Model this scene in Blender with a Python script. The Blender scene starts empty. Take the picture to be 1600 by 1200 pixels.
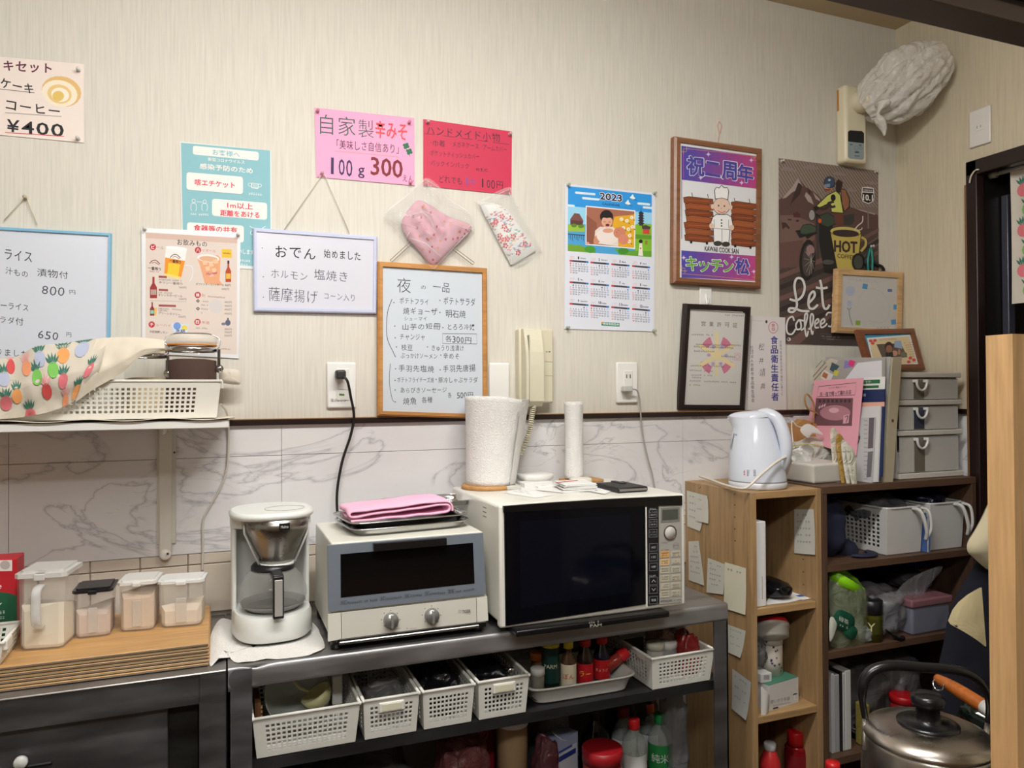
import bpy, bmesh, math, random
from mathutils import Vector, Matrix, noise
from mathutils.geometry import tessellate_polygon
random.seed(7)
PI = math.pi
SC = bpy.context.scene
COL = SC.collection
# ---------------------------------------------------------------- camera
F, YAW, PIT, ROL = 1171.77, 0.37352, 0.01032, -0.00573
CAM = Vector((0.0, -1.9, 1.38))
_fw = Vector((math.sin(YAW)*math.cos(PIT), math.cos(YAW)*math.cos(PIT), math.sin(PIT)))
_rt = Vector((math.cos(YAW), -math.sin(YAW), 0.0))
_up = _rt.cross(_fw)
RT = _rt*math.cos(ROL) + _up*math.sin(ROL)
UP = _up*math.cos(ROL) - _rt*math.sin(ROL)
cd = bpy.data.cameras.new('camera'); cam = bpy.data.objects.new('camera', cd); COL.objects.link(cam)
cd.sensor_width = 36.0; cd.lens = F*36.0/1600.0; cd.clip_start = 0.02
m3 = Matrix((RT, UP, -_fw)).transposed()
cam.matrix_world = Matrix.Translation(CAM) @ m3.to_4x4()
SC.camera = cam
# ---------------------------------------------------------------- world, lamps, exposure
w = bpy.data.worlds.new('world'); SC.world = w; w.use_nodes = True
w.node_tree.nodes['Background'].inputs[0].default_value = (0.9, 0.88, 0.85, 1)
w.node_tree.nodes['Background'].inputs[1].default_value = 0.25
SC.view_settings.view_transform = 'Standard'; SC.view_settings.look = 'None'
SC.view_settings.exposure = -0.10; SC.view_settings.gamma = 1.0
SC.view_settings.use_curve_mapping = False
LAMPS = [  # x, y, z, size_x, size_y, watts: ceiling lamps of the room
    (0.35, -1.15, 2.52, 1.2, 0.12, 26.0),
    (-0.2, -2.60, 2.52, 1.2, 0.30, 26.0),
]
for (lx, ly, lz, sx, sy, en) in LAMPS:
    ld = bpy.data.lights.new('ceiling_lamp_light', 'AREA'); ld.shape = 'RECTANGLE'
    ld.size = sx; ld.size_y = sy; ld.energy = en; ld.color = (1.0, 0.985, 0.955)
    lo = bpy.data.objects.new('ceiling_lamp_light', ld); COL.objects.link(lo); lo.location = (lx, ly, lz)
    for dx in (-0.4, 0.0, 0.4):   # the bare tube also shines sideways
        pd = bpy.data.lights.new('lamp_tube_light', 'POINT'); pd.energy = en*0.36; pd.shadow_soft_size = 0.07; pd.color = ld.color
        po = bpy.data.objects.new('lamp_tube_light', pd); COL.objects.link(po); po.location = (lx+dx, ly, lz-0.08)

# ---------------------------------------------------------------- pixel rays onto real planes
def ray(px, py): return RT*((px-800)/F) - UP*((py-600)/F) + _fw
def onP(px, py, o, n):
    d = ray(px, py); return CAM + d*((o-CAM).dot(n)/d.dot(n))
def oY(px, py, Y): return onP(px, py, Vector((0, Y, 0)), Vector((0, 1, 0)))
def oZ(px, py, Z): return onP(px, py, Vector((0, 0, Z)), Vector((0, 0, 1)))
def oX(px, py, X): return onP(px, py, Vector((X, 0, 0)), Vector((1, 0, 0)))

# ---------------------------------------------------------------- materials
def lin(c):
    c = c/255.0
    return c/12.92 if c <= 0.04045 else ((c+0.055)/1.055)**2.4
_M = {}
def mt(rgb, rough=0.5, metal=0.0, kind='', alpha=1.0, sc=1.0, trans=0.0):
    key = (tuple(rgb), rough, metal, kind, alpha, sc, trans)
    if key in _M: return _M[key]
    m = bpy.data.materials.new('mat_%d' % len(_M)); m.use_nodes = True
    nt = m.node_tree; N = nt.nodes; L = nt.links; b = N['Principled BSDF']
    c = (lin(rgb[0]), lin(rgb[1]), lin(rgb[2]), 1)
    b.inputs['Base Color'].default_value = c
    b.inputs['Roughness'].default_value = rough; b.inputs['Metallic'].default_value = metal
    b.inputs['Alpha'].default_value = alpha
    if trans: b.inputs['Transmission Weight'].default_value = trans; b.inputs['IOR'].default_value = 1.4
    def tex(scale=(1, 1, 1)):
        tc = N.new('ShaderNodeTexCoord'); mp = N.new('ShaderNodeMapping'); L.new(tc.outputs['Object'], mp.inputs[0])
        mp.inputs['Scale'].default_value = scale; return mp
    def nz(mp, s, det=3, dist=0):
        n = N.new('ShaderNodeTexNoise'); n.inputs['Scale'].default_value = s; n.inputs['Detail'].default_value = det
        n.inputs['Distortion'].default_value = dist; L.new(mp.outputs[0], n.inputs['Vector']); return n
    def ramp(src, stops):
        r = N.new('ShaderNodeValToRGB'); L.new(src, r.inputs[0])
        while len(r.color_ramp.elements) < len(stops): r.color_ramp.elements.new(0.5)
        for e, (p, cc) in zip(r.color_ramp.elements, stops): e.position = p; e.color = cc
        return r
    def mul(k): return (c[0]*k, c[1]*k, c[2]*k, 1)
    def bump(src, st, d=0.001):
        bp = N.new('ShaderNodeBump'); bp.inputs['Strength'].default_value = st; bp.inputs['Distance'].default_value = d
        L.new(src, bp.inputs['Height']); L.new(bp.outputs[0], b.inputs['Normal'])
    if kind == 'lowspec': b.inputs['Specular IOR Level'].default_value = 0.16
    if kind == 'wallpaper':
        n = nz(tex((1, 1, 0.035)), 230, 4); n2 = nz(tex((1, 1, 0.02)), 60, 3)
        r = ramp(n.outputs[0], [(0.3, mul(0.90)), (0.5, mul(0.98)), (0.7, mul(1.04))]); L.new(r.outputs[0], b.inputs['Base Color'])
        ad = N.new('ShaderNodeMath'); ad.operation = 'ADD'; L.new(n.outputs[0], ad.inputs[0]); L.new(n2.outputs[0], ad.inputs[1])
        bump(ad.outputs[0], 0.5, 0.0016)
    elif kind == 'marble':
        mp = tex((1.0, 1, 2.3)); mp.inputs['Rotation'].default_value = (0, -0.55, 0); n = nz(mp, 2.3, 9, 0.9); n2 = nz(mp, 5.5, 8, 0.8); cl = nz(mp, 2.2, 4)
        def vein(nn, wd):
            a = N.new('ShaderNodeMath'); a.operation = 'SUBTRACT'; L.new(nn.outputs[0], a.inputs[0]); a.inputs[1].default_value = 0.5
            q = N.new('ShaderNodeMath'); q.operation = 'ABSOLUTE'; L.new(a.outputs[0], q.inputs[0])
            return ramp(q.outputs[0], [(0, (0.50, 0.50, 0.54, 1)), (wd, (0.8, 0.8, 0.82, 1)), (wd*3.5, (1, 1, 1, 1))])
        v1, v2 = vein(n, 0.005), vein(n2, 0.004)
        clr = ramp(cl.outputs[0], [(0.35, mul(0.90)), (0.62, mul(1.0))])
        m1 = N.new('ShaderNodeMix'); m1.data_type = 'RGBA'; m1.blend_type = 'MULTIPLY'; m1.inputs[0].default_value = 0.72
        L.new(clr.outputs[0], m1.inputs[6]); L.new(v1.outputs[0], m1.inputs[7])
        m2 = N.new('ShaderNodeMix'); m2.data_type = 'RGBA'; m2.blend_type = 'MULTIPLY'
        mk = ramp(cl.outputs[0], [(0.48, (0, 0, 0, 1)), (0.6, (0.8, 0.8, 0.8, 1))]); L.new(mk.outputs[0], m2.inputs[0])
        L.new(m1.outputs[2], m2.inputs[6]); L.new(v2.outputs[0], m2.inputs[7]); L.new(m2.outputs[2], b.inputs['Base Color'])
    elif kind in ('wood', 'woodz', 'wood_y'):
        s = {'wood': (1.2, 14, 14), 'woodz': (14, 14, 0.9), 'wood_y': (14, 1.2, 14)}[kind]
        mp = tex(s); n = nz(mp, 3.0*sc, 6, 1.0); n2 = nz(mp, 14*sc, 3)
        r = ramp(n.outputs[0], [(0.25, mul(0.72)), (0.5, mul(1.0)), (0.75, mul(1.14))])
        r2 = ramp(n2.outputs[0], [(0.3, (0.84, 0.84, 0.84, 1)), (0.6, (1, 1, 1, 1))])
        mx = N.new('ShaderNodeMix'); mx.data_type = 'RGBA'; mx.blend_type = 'MULTIPLY'; mx.inputs[0].default_value = 1
        L.new(r.outputs[0], mx.inputs[6]); L.new(r2.outputs[0], mx.inputs[7]); L.new(mx.outputs[2], b.inputs['Base Color'])
        bump(n2.outputs[0], 0.08)
    elif kind == 'steel':
        n = nz(tex((0.25, 1, 1)), 30*sc, 4); r = ramp(n.outputs[0], [(0.3, mul(0.82)), (0.7, mul(1.1))]); L.new(r.outputs[0], b.inputs['Base Color'])
        r3 = ramp(n.outputs[0], [(0.3, (rough*0.75,)*3+(1,)), (0.7, (min(1, rough*1.35),)*3+(1,))]); L.new(r3.outputs[0], b.inputs['Roughness'])
    elif kind == 'cloth':
        n = nz(tex(), 600*sc, 2); bump(n.outputs[0], 0.35, 0.0006)
        n3 = nz(tex(), 12, 2); r = ramp(n3.outputs[0], [(0.3, mul(0.93)), (0.7, mul(1.03))]); L.new(r.outputs[0], b.inputs['Base Color'])
    elif kind == 'crinkle':
        n = nz(tex(), 22*sc, 5, 1.5); bump(n.outputs[0], 0.9, 0.012)
    elif kind == 'emboss':
        v = N.new('ShaderNodeTexWave'); v.inputs['Scale'].default_value = 42; v.inputs['Distortion'].default_value = 22
        v.inputs['Detail Scale'].default_value = 1.6; v.inputs['Detail'].default_value = 1.0
        L.new(tex((1, 1, 1)).outputs[0], v.inputs['Vector']); bump(v.outputs[0], 0.55, 0.0012)
    elif kind == 'mottle':
        n = nz(tex(), 9*sc, 5, 0.6); r = ramp(n.outputs[0], [(0.3, mul(0.55)), (0.5, mul(1)), (0.7, mul(1.5))]); L.new(r.outputs[0], b.inputs['Base Color'])
    elif kind == 'speck':
        n = nz(tex(), 160*sc, 3); r = ramp(n.outputs[0], [(0.35, mul(0.8)), (0.65, mul(1.12))]); L.new(r.outputs[0], b.inputs['Base Color'])
    elif kind == 'powder':
        n = nz(tex(), 90, 5); bump(n.outputs[0], 0.4, 0.002)
    _M[key] = m
    return m
WHITE = mt((232, 232, 228), 0.45); PLASTIC = mt((226, 226, 220), 0.38); CREAM = mt((214, 208, 184), 0.42)
BLACK = mt((16, 16, 18), 0.3); PAPER = mt((228, 228, 226), 0.7); INK = mt((28, 28, 34), 0.7)
CHROME = mt((200, 200, 200), 0.16, 1.0); STEEL = mt((150, 150, 150), 0.34, 1.0, 'steel')
CLEAR = mt((235, 238, 240), 0.08, 0, '', 0.22); FILM = mt((240, 240, 240), 0.12, 0, 'crinkle', 0.2)

# ---------------------------------------------------------------- mesh builder
def cr(pts, k=6, closed=False):
    pts = [Vector(p) for p in pts]; n = len(pts); out = []
    if n < 3: return pts
    rng = range(n) if closed else range(n-1)
    for i in rng:
        g = (lambda j: pts[j % n]) if closed else (lambda j: pts[max(0, min(n-1, j))])
        a, b, c, d = g(i-1), g(i), g(i+1), g(i+2)
        for s in range(k):
            t = s/k
            out.append(0.5*((2*b) + (c-a)*t + (2*a-5*b+4*c-d)*t*t + (3*b-a-3*c+d)*t**3))
    if not closed: out.append(pts[-1])
    return out
_RB = {}
def is_axis(q):
    n = (q[1]-q[0]).cross(q[2]-q[1]); n.normalize(); return max(abs(n.x), abs(n.y), abs(n.z)) > 0.9999
class MB:
    def __init__(s): s.v = []; s.f = []; s.mi = []; s.sm = []; s.mats = []
    def add(s, vs, fs, mat, sm=False, T=None):
        if mat not in s.mats: s.mats.append(mat)
        k = s.mats.index(mat); o = len(s.v)
        s.v += [(T @ Vector(p)) if T is not None else Vector(p) for p in vs]
        for f in fs: s.f.append([o+i for i in f]); s.mi.append(k); s.sm.append(sm)
        return s
    def box(s, a, b, mat, T=None):
        x0, x1 = sorted((a[0], b[0])); y0, y1 = sorted((a[1], b[1])); z0, z1 = sorted((a[2], b[2]))
        vs = [(x0, y0, z0), (x1, y0, z0), (x1, y1, z0), (x0, y1, z0), (x0, y0, z1), (x1, y0, z1), (x1, y1, z1), (x0, y1, z1)]
        return s.add(vs, [(0, 3, 2, 1), (4, 5, 6, 7), (0, 1, 5, 4), (1, 2, 6, 5), (2, 3, 7, 6), (3, 0, 4, 7)], mat, False, T)
    def rbox(s, a, b, r, mat, T=None, seg=3):
        d = tuple(round(abs(b[i]-a[i]), 5) for i in range(3)); r = min(r, min(d)*0.49); key = (d, r, seg)
        if key not in _RB:
            bm = bmesh.new(); bmesh.ops.create_cube(bm, size=1)
            for v in bm.verts: v.co = Vector((v.co.x*d[0], v.co.y*d[1], v.co.z*d[2]))
            bmesh.ops.bevel(bm, geom=list(bm.edges), offset=r, segments=seg, profile=0.5, affect='EDGES')
            bm.verts.index_update(); _RB[key] = ([v.co.copy() for v in bm.verts], [[v.index for v in f.verts] for f in bm.faces]); bm.free()
        vs, fs = _RB[key]; c = (Vector(a)+Vector(b))/2; P_ = [v+c for v in vs]
        big = [f for f in fs if is_axis([vs[i] for i in f])]; sml = [f for f in fs if not is_axis([vs[i] for i in f])]
        s.add(P_, big, mat, False, T); o = len(s.v)-len(P_); k = s.mats.index(mat)
        for f in sml: s.f.append([o+i for i in f]); s.mi.append(k); s.sm.append(seg > 1)
        return s
    def prism(s, pts, d0, d1, mat, axis='z', T=None, sm=False):
        n = len(pts); mk = {'z': lambda p, d: (p[0], p[1], d), 'y': lambda p, d: (p[0], d, p[1]), 'x': lambda p, d: (d, p[0], p[1])}[axis]
        vs = [mk(p, d0) for p in pts] + [mk(p, d1) for p in pts]
        fs = [tuple(range(n))[::-1], tuple(range(n, 2*n))]
        s.add(vs, fs, mat, False, T)
        return s.add(vs, [(i, (i+1) % n, n+(i+1) % n, n+i) for i in range(n)], mat, sm, T)
    def lathe(s, prof, mat, c=(0, 0, 0), n=32, T=None, a0=0, a1=2*PI):
        full = abs(a1-a0-2*PI) < 1e-6; m = n if full else n+1; vs = []; fs = []
        for i in range(m):
            t = a0+(a1-a0)*i/n
            for r, z in prof: vs.append((c[0]+r*math.cos(t), c[1]+r*math.sin(t), c[2]+z))
        k = len(prof)
        for i in range(n):
            j = (i+1) % m
            for q in range(k-1): fs.append((i*k+q, j*k+q, j*k+q+1, i*k+q+1))
        return s.add(vs, fs, mat, True, T)
    def tube(s, pts, r, mat, n=8, closed=False, T=None, flat=1.0):
        pts = [Vector(p) for p in pts]; L = len(pts); vs = []; fs = []; prev = None
        rr = r if isinstance(r, (list, tuple)) else [r]*L
        for i in range(L):
            if closed: t = pts[(i+1) % L]-pts[i-1]
            else: t = pts[min(L-1, i+1)]-pts[max(0, i-1)]
            t.normalize()
            if prev is None:
                a = Vector((0, 0, 1)) if abs(t.z) < 0.9 else Vector((1, 0, 0)); u = t.cross(a).normalized()
            else:
                u = prev - t*prev.dot(t)
                u = u.normalized() if u.length > 1e-6 else t.orthogonal().normalized()
            prev = u; w_ = t.cross(u)
            for k in range(n):
                g = 2*PI*k/n; vs.append(pts[i] + u*math.cos(g)*rr[i] + w_*math.sin(g)*rr[i]*flat)
        for i in range(L if closed else L-1):
            j = (i+1) % L
            for k in range(n): fs.append((i*n+k, i*n+(k+1) % n, j*n+(k+1) % n, j*n+k))
        if not closed: fs.append(tuple(range(n))[::-1]); fs.append(tuple((L-1)*n+k for k in range(n)))
        return s.add(vs, fs, mat, True, T)
    def grid(s, fn, nu, nv, mat, sm=True, T=None):
        vs = [fn(i/nu, j/nv) for j in range(nv+1) for i in range(nu+1)]
        fs = [(j*(nu+1)+i, j*(nu+1)+i+1, (j+1)*(nu+1)+i+1, (j+1)*(nu+1)+i) for j in range(nv) for i in range(nu)]
        return s.add(vs, fs, mat, sm, T)
    def build(s, name, parent=None, label=None, kind=None, thick=0, sub=0):
        me = bpy.data.meshes.new(name)
        off = parent_loc(parent)
        me.from_pydata([tuple(v-off) for v in s.v], [], s.f)
        for m in s.mats: me.materials.append(m)
        for p, k, q in zip(me.polygons, s.mi, s.sm): p.material_index = k; p.use_smooth = q
        o = bpy.data.objects.new(name, me); COL.objects.link(o)
        if parent: o.parent = parent
        if label: o['label'] = label
        if kind: o['kind'] = kind
        if sub: q = o.modifiers.new('s', 'SUBSURF'); q.levels = q.render_levels = sub
        if thick > 0.0007: q = o.modifiers.new('t', 'SOLIDIFY'); q.thickness = thick; q.offset = 0
        return o
def parent_loc(p):
    off = Vector((0, 0, 0))
    while p is not None: off += p.location; p = p.parent
    return off
def thing(name, label, cat, loc, group=None):
    o = bpy.data.objects.new(name, None); o.empty_display_size = 0.02; COL.objects.link(o); o.location = loc
    o['label'] = label; o['category'] = cat
    if group: o['group'] = group
    return o
def tag(o, label, cat, group=None):
    o['label'] = label; o['category'] = cat
    if group: o['group'] = group
    return o
def struct(mb, name, parent=None): return mb.build(name, parent, None, 'structure' if parent is None else None)
def dup(root, loc, rz, label, group=None):
    r = root.copy(); COL.objects.link(r); r.location = loc; r.rotation_euler = (0, 0, rz); r['label'] = label
    if group: r['group'] = group
    for ch in list(root.children):
        c = ch.copy(); COL.objects.link(c); c.parent = r
        for g in list(ch.children): d = g.copy(); COL.objects.link(d); d.parent = c
    return r
def RZ(a, o=(0, 0, 0)): return Matrix.Translation(Vector(o)) @ Matrix.Rotation(a, 4, 'Z') @ Matrix.Translation(-Vector(o))
def ROT(a, ax, o=(0, 0, 0)): return Matrix.Translation(Vector(o)) @ Matrix.Rotation(a, 4, ax) @ Matrix.Translation(-Vector(o))

# ---------------------------------------------------------------- lettering and flat print on a real plane
_G = {}
def glyph(t, off=0.0):
    if (t, off) not in _G:
        cu = bpy.data.curves.new('t', 'FONT'); cu.body = t; cu.resolution_u = 2; cu.offset = off
        ob = bpy.data.objects.new('t', cu); me = bpy.data.meshes.new_from_object(ob)
        _G[(t, off)] = ([(v.co.x, v.co.y) for v in me.vertices], [tuple(p.vertices) for p in me.polygons])
        bpy.data.objects.remove(ob); bpy.data.curves.remove(cu); bpy.data.meshes.remove(me)
    return _G[(t, off)]
class Print:
    def __init__(s, o, n=(0, -1, 0), step=0.00006):
        s.o = Vector(o); s.n = Vector(n).normalized(); s.step = step; s.k = 1; s.mb = MB(); s.tf = (0, 0, 1.0); s.hist = []; s.fix = None; s.base = 0
    def at(s, p): return onP(s.tf[0]+p[0]/s.tf[2], s.tf[1]+p[1]/s.tf[2], s.o + s.n*(s.k*s.step), s.n)
    def _lay(s, vs, extra=0.0):
        """just enough lift to lie over what is already printed there"""
        if s.fix is not None: s.k = s.fix; return
        ox, oy, c = s.tf; xs = [ox+p[0]/c for p in vs]; ys = [oy+p[1]/c for p in vs]; a, b, d, e = min(xs)+.02, max(xs)-.02, min(ys)+.02, max(ys)-.02
        k = s.base
        for (A, B_, D, E, K) in s.hist:
            if K > k and A < b and B_ > a and D < e and E > d: k = K
        s.k = k+1; s.hist.append((a, b, d, e, s.k+extra))
    def _put(s, vs, fs, col):
        m = col if not isinstance(col, tuple) else mt(col, 0.65); s._lay(vs)
        s.mb.add([s.at(p) for p in vs], fs, m)
    def up(s): return s
    def poly(s, pts, col):
        tr = tessellate_polygon([[Vector((p[0], p[1], 0)) for p in pts]]); s._put(pts, [tuple(t) for t in tr], col); return s.up()
    def rect(s, x0, y0, x1, y1, h, col, h2=None):
        h2 = h if h2 is None else h2
        return s.poly([(x0, y0), (x1, y1), (x1, y1+h2), (x0, y0+h)], col)
    def rrect(s, x0, y0, x1, y1, h, r, col):
        k = (y1-y0)/(x1-x0); pts = []
        for cx, cy, a in ((x1-r, r, -90), (x1-r, h-r, 0), (x0+r, h-r, 90), (x0+r, r, 180)):
            for q in (0, 30, 60, 90):
                t = math.radians(a+q); X = cx+r*math.cos(t); pts.append((X, y0+k*(X-x0)+cy+r*math.sin(t)))
        return s.poly(pts, col)
    def disc(s, cx, cy, rx, ry, col, n=20, k=0.0, rot=0.0):
        pts = []
        for i in range(n):
            t = 2*PI*i/n; a = rx*math.cos(t); b = ry*math.sin(t)
            X = a*math.cos(rot)-b*math.sin(rot); pts.append((cx+X, cy+a*math.sin(rot)+b*math.cos(rot)+k*X))
        return s.poly(pts, col)
    def stroke(s, pts, wd, col, smooth=True, closed=False):
        P = cr([(p[0], p[1], 0) for p in pts], 5, closed) if smooth else [Vector((p[0], p[1], 0)) for p in pts]
        n = len(P); vs = []
        for i in range(n):
            t = (P[(i+1) % n]-P[i-1]) if closed else (P[min(n-1, i+1)]-P[max(0, i-1)])
            t = t.normalized() if t.length > 1e-9 else Vector((1, 0, 0)); q = Vector((-t.y, t.x, 0))*wd/2
            vs += [(P[i].x+q.x, P[i].y+q.y), (P[i].x-q.x, P[i].y-q.y)]
        fs = [(2*i, 2*i+1, (2*i+3) % (2*n), (2*i+2) % (2*n)) for i in range(n if closed else n-1)]
        s._put(vs, fs, col); return s.up()
    def ring(s, cx, cy, rx, ry, wd, col, n=24):
        return s.stroke([(cx+rx*math.cos(2*PI*i/n), cy+ry*math.sin(2*PI*i/n)) for i in range(n)], wd, col, False, True)
    def text(s, t, x0, y0, x1, y1, h, col, off=0.0, jit=0.0, ital=0.0, h2=None):
        if off > 0.009:
            fx0 = s.fix
            if fx0 is None: s._lay([(x0, min(y0, y1)), (x1, min(y0, y1)), (x1, max(y0, y1)+h), (x0, max(y0, y1)+h)], 2.0); s.fix = s.k
            e = off*h*1.0; st = random.getstate(); dirs = [(1, 0), (-1, 0), (0, 1), (0, -1)]
            if e*h > 0 and off > 0.028: dirs += [(0.7, 0.7), (-0.7, 0.7), (0.7, -0.7), (-0.7, -0.7)]
            for dx, dy in dirs:
                random.setstate(st); s.text(t, x0+dx*e, y0+dy*e, x1+dx*e, y1+dy*e, h, col, 0.004, jit, ital, h2); s.fix += 0.35
            s.fix = fx0; return s
        """print t with its box from top-left (x0,y0) to top-right (x1,y1), h high (photograph pixels)"""
        h2 = h if h2 is None else h2; m = col
        if jit:
            ws = [0.35 if c in ' ・' else (0.55 if ord(c) < 256 else 1.0) for c in t]; tot = sum(ws); acc = 0
            for c, w_ in zip(t, ws):
                if c != ' ':
                    vs, fs = glyph(c, off)
                    if vs:
                        xs = [v[0] for v in vs]; mn, mx = min(xs), max(xs); em = 1.0 if ord(c) > 255 else max(0.3, mx-mn+0.08)
                        ys = [v[1] for v in vs]; ymn, ymx = (min(ys), max(ys)) if ord(c) < 256 else (-0.12, 0.84)
                        if ord(c) < 256: ymn, ymx = -0.0, 0.73
                        u0 = acc/tot; du = w_/tot; a = random.uniform(-1, 1)*jit*0.12; sc_ = 1+random.uniform(-1, 0.4)*jit*0.16; dy = random.uniform(-1, 1)*jit*0.06
                        pts = []
                        for (x, y) in vs:
                            gx = ((x-(mn if ord(c) < 256 else 0.0))/em-0.5)*sc_; gy = ((y-ymn)/(ymx-ymn)-0.5)*sc_
                            gx, gy = gx-a*gy+ital*gy, gy+a*gx
                            u = u0+du*(0.5+gx*0.98); v = 0.5-gy+dy
                            pts.append((x0+(x1-x0)*u, y0+(y1-y0)*u+(h+(h2-h)*u)*v))
                        s._put(pts, fs, m)
                acc += w_
            return s
        vs, fs = glyph(t, off)
        if not vs: return s
        xs = [v[0] for v in vs]; ys = [v[1] for v in vs]; a, b, c, d = min(xs), max(xs), min(ys), max(ys)
        pts = []
        for (x, y) in vs:
            u = (x-a)/(b-a or 1); v = (d-y)/((d-c) or 1); u += ital*(0.5-v)*h/max(1, x1-x0)
            pts.append((x0+(x1-x0)*u, y0+(y1-y0)*u+(h+(h2-h)*u)*v))
        s._put(pts, fs, m); return s
    def vtext(s, t, x0, y0, w_, h, col, off=0.0, sl=0.0, jit=0.0, x_end=None):
        """vertical Japanese column: centre x0, from y0, cell height h"""
        for i, c in enumerate(t):
            yy = y0+i*h; X = x0+((x_end-x0)*i/max(1, len(t)-1) if x_end is not None else 0)
            s.text(c, X-w_/2, yy-sl*w_/2, X+w_/2, yy+sl*w_/2, h*0.86, col, off, jit)
        return s
    def scribble(s, x0, y0, x1, y1, h, col, dens=1.0):
        """a line of print too small to read: separate little marks"""
        n = max(2, int((x1-x0)/(h*0.95)*dens)); s._lay([(x0, min(y0, y1)), (x1, max(y0, y1)+h)], 1.0); K0 = s.k
        for i in range(n):
            if random.random() < 0.1: continue
            u = i/n; X = x0+(x1-x0)*u; Yy = y0+(y1-y0)*u; wd = (x1-x0)/n*0.72
            k = random.randint(0, 2); t = h*0.17; s.fix = K0
            if k != 1: s._put([(X, Yy), (X+wd, Yy), (X+wd, Yy+t), (X, Yy+t)], [(0, 1, 2, 3)], col)
            s._put([(X, Yy+h*0.5), (X+wd, Yy+h*0.5), (X+wd, Yy+h*0.5+t), (X, Yy+h*0.5+t)], [(0, 1, 2, 3)], col)
            s.fix = K0+0.6
            if k != 2: s._put([(X+wd*0.4, Yy), (X+wd*0.4+t, Yy), (X+wd*0.4+t, Yy+h), (X+wd*0.4, Yy+h)], [(0, 1, 2, 3)], col)
            s.fix = K0+1.0
            if k: s._put([(X, Yy+h*0.86), (X+wd*0.9, Yy+h*0.86), (X+wd*0.9, Yy+h), (X, Yy+h)], [(0, 1, 2, 3)], col)
        s.fix = None; return s
    def done(s, parent, name='print'):
        if s.mb.v: return s.mb.build(name, parent)
def slab(corners, o, n, thick, mat):
    """flat sheet whose corners (TL,TR,BR,BL pixels) lie on the plane o,n; thickness goes behind"""
    o = Vector(o); n = Vector(n).normalized(); q = [onP(c[0], c[1], o, n) for c in corners]; b = [p-n*thick for p in q]
    return MB().add(q+b, [(0, 1, 2, 3)[::-1], (4, 5, 6, 7), (0, 1, 5, 4), (1, 2, 6, 5), (2, 3, 7, 6), (3, 0, 4, 7)], mat)
from mathutils.bvhtree import BVHTree
def caster(*objs):
    V = []; Fc = []
    for o in objs:
        off = parent_loc(o); k = len(V); V += [v.co+off for v in o.data.vertices]; Fc += [[k+i for i in p.vertices] for p in o.data.polygons]
    t = BVHTree.FromPolygons(V, Fc)
    def hit(px, py, lift=0.0006):
        d = ray(px, py).normalized(); l, n, i, ds = t.ray_cast(CAM, d)
        return None if l is None else l-d*lift
    return hit
class SPrint(Print):
    """print laid on the surface of real meshes"""
    def __init__(s, *objs): Print.__init__(s, (0, 0, 0)); s.hit = caster(*objs)
    def _put(s, vs, fs, col):
        m = col if not isinstance(col, tuple) else mt(col, 0.65); s._lay(vs)
        P = [s.hit(s.tf[0]+p[0]/s.tf[2], s.tf[1]+p[1]/s.tf[2], 0.0006+s.k*0.0001) for p in vs]
        fs = [f for f in fs if all(P[i] is not None for i in f)]
        P = [q if q is not None else Vector((0, 0, 0)) for q in P]
        used = sorted({i for f in fs for i in f}); mp = {i: k for k, i in enumerate(used)}
        if fs: s.mb.add([P[i] for i in used], [[mp[i] for i in f] for f in fs], m)
def pin(parent, px, py, y=-0.004, col=(230, 226, 220)):
    p = oY(px, py, y); m = MB(); T = Matrix.Translation(p) @ Matrix.Rotation(PI/2, 4, 'X')
    m.lathe([(0, 0), (0.0045, 0), (0.0045, 0.002), (0.0022, 0.003), (0.0022, 0.009), (0.004, 0.0105), (0.004, 0.012), (0, 0.0125)], mt(col, 0.2, 0, '', 0.7), n=12, T=T)
    return m.build('push_pin', parent)
def poster(name, label, cat, corners, mat, y=-0.002, thick=0.0006, pins=(), pc=(230, 226, 220)):
    b = [oY(c[0], c[1], y) for c in corners]; loc = (b[2]+b[3])/2
    root = thing(name, label, cat, loc)
    slab(corners, (0, y, 0), (0, -1, 0), thick, mat).build('sheet', root)
    for (x, yy) in pins: pin(root, x, yy, y, pc)
    return root, Print((0, y, 0))
def frame(corners, o, n, wd, depth, mat, parent, inner=None):
    """four mitred frame rails along the corner quad; wd in pixels"""
    o = Vector(o); n = Vector(n).normalized()
    C = [Vector((c[0], c[1], 0)) for c in corners]; cc = sum(C, Vector())/4; I = []
    for i in range(4):
        a = (C[(i+1) % 4]-C[i]).normalized(); b = (C[i-1]-C[i]).normalized()
        sA = abs(a.x*b.y-a.y*b.x); I.append(C[i]+(a+b)*wd/sA)
    for i in range(4):
        j = (i+1) % 4; q = [C[i], C[j], I[j], I[i]]
        mid = [(C[i]*0.65+I[i]*0.35), (C[j]*0.65+I[j]*0.35)]
        top = [onP(p.x, p.y, o+n*0, n) for p in (C[i], C[j], I[j], I[i])]
        f1 = [onP(p.x, p.y, o, n) for p in (mid[0], mid[1], I[j], I[i])]
        m = MB(); back = [p-n*depth for p in top]
        bev = [onP(p.x, p.y, o, n)-n*depth*0.22 for p in (C[i], C[j])]
        inn = [p-n*depth*0.35 for p in (top[3], top[2])]
        vs = [bev[0], bev[1], f1[1], f1[0], f1[2], f1[3], inn[1], inn[0], back[0], back[1], back[2], back[3]]
        m.add(vs, [(0, 1, 2, 3), (3, 2, 4, 5), (5, 4, 6, 7), (8, 9, 1, 0), (7, 6, 10, 11), (8, 11, 10, 9), (0, 3, 5, 7, 11, 8), (1, 9, 10, 6, 4, 2)], mat)
        m.build('frame_rail', parent)
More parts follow.
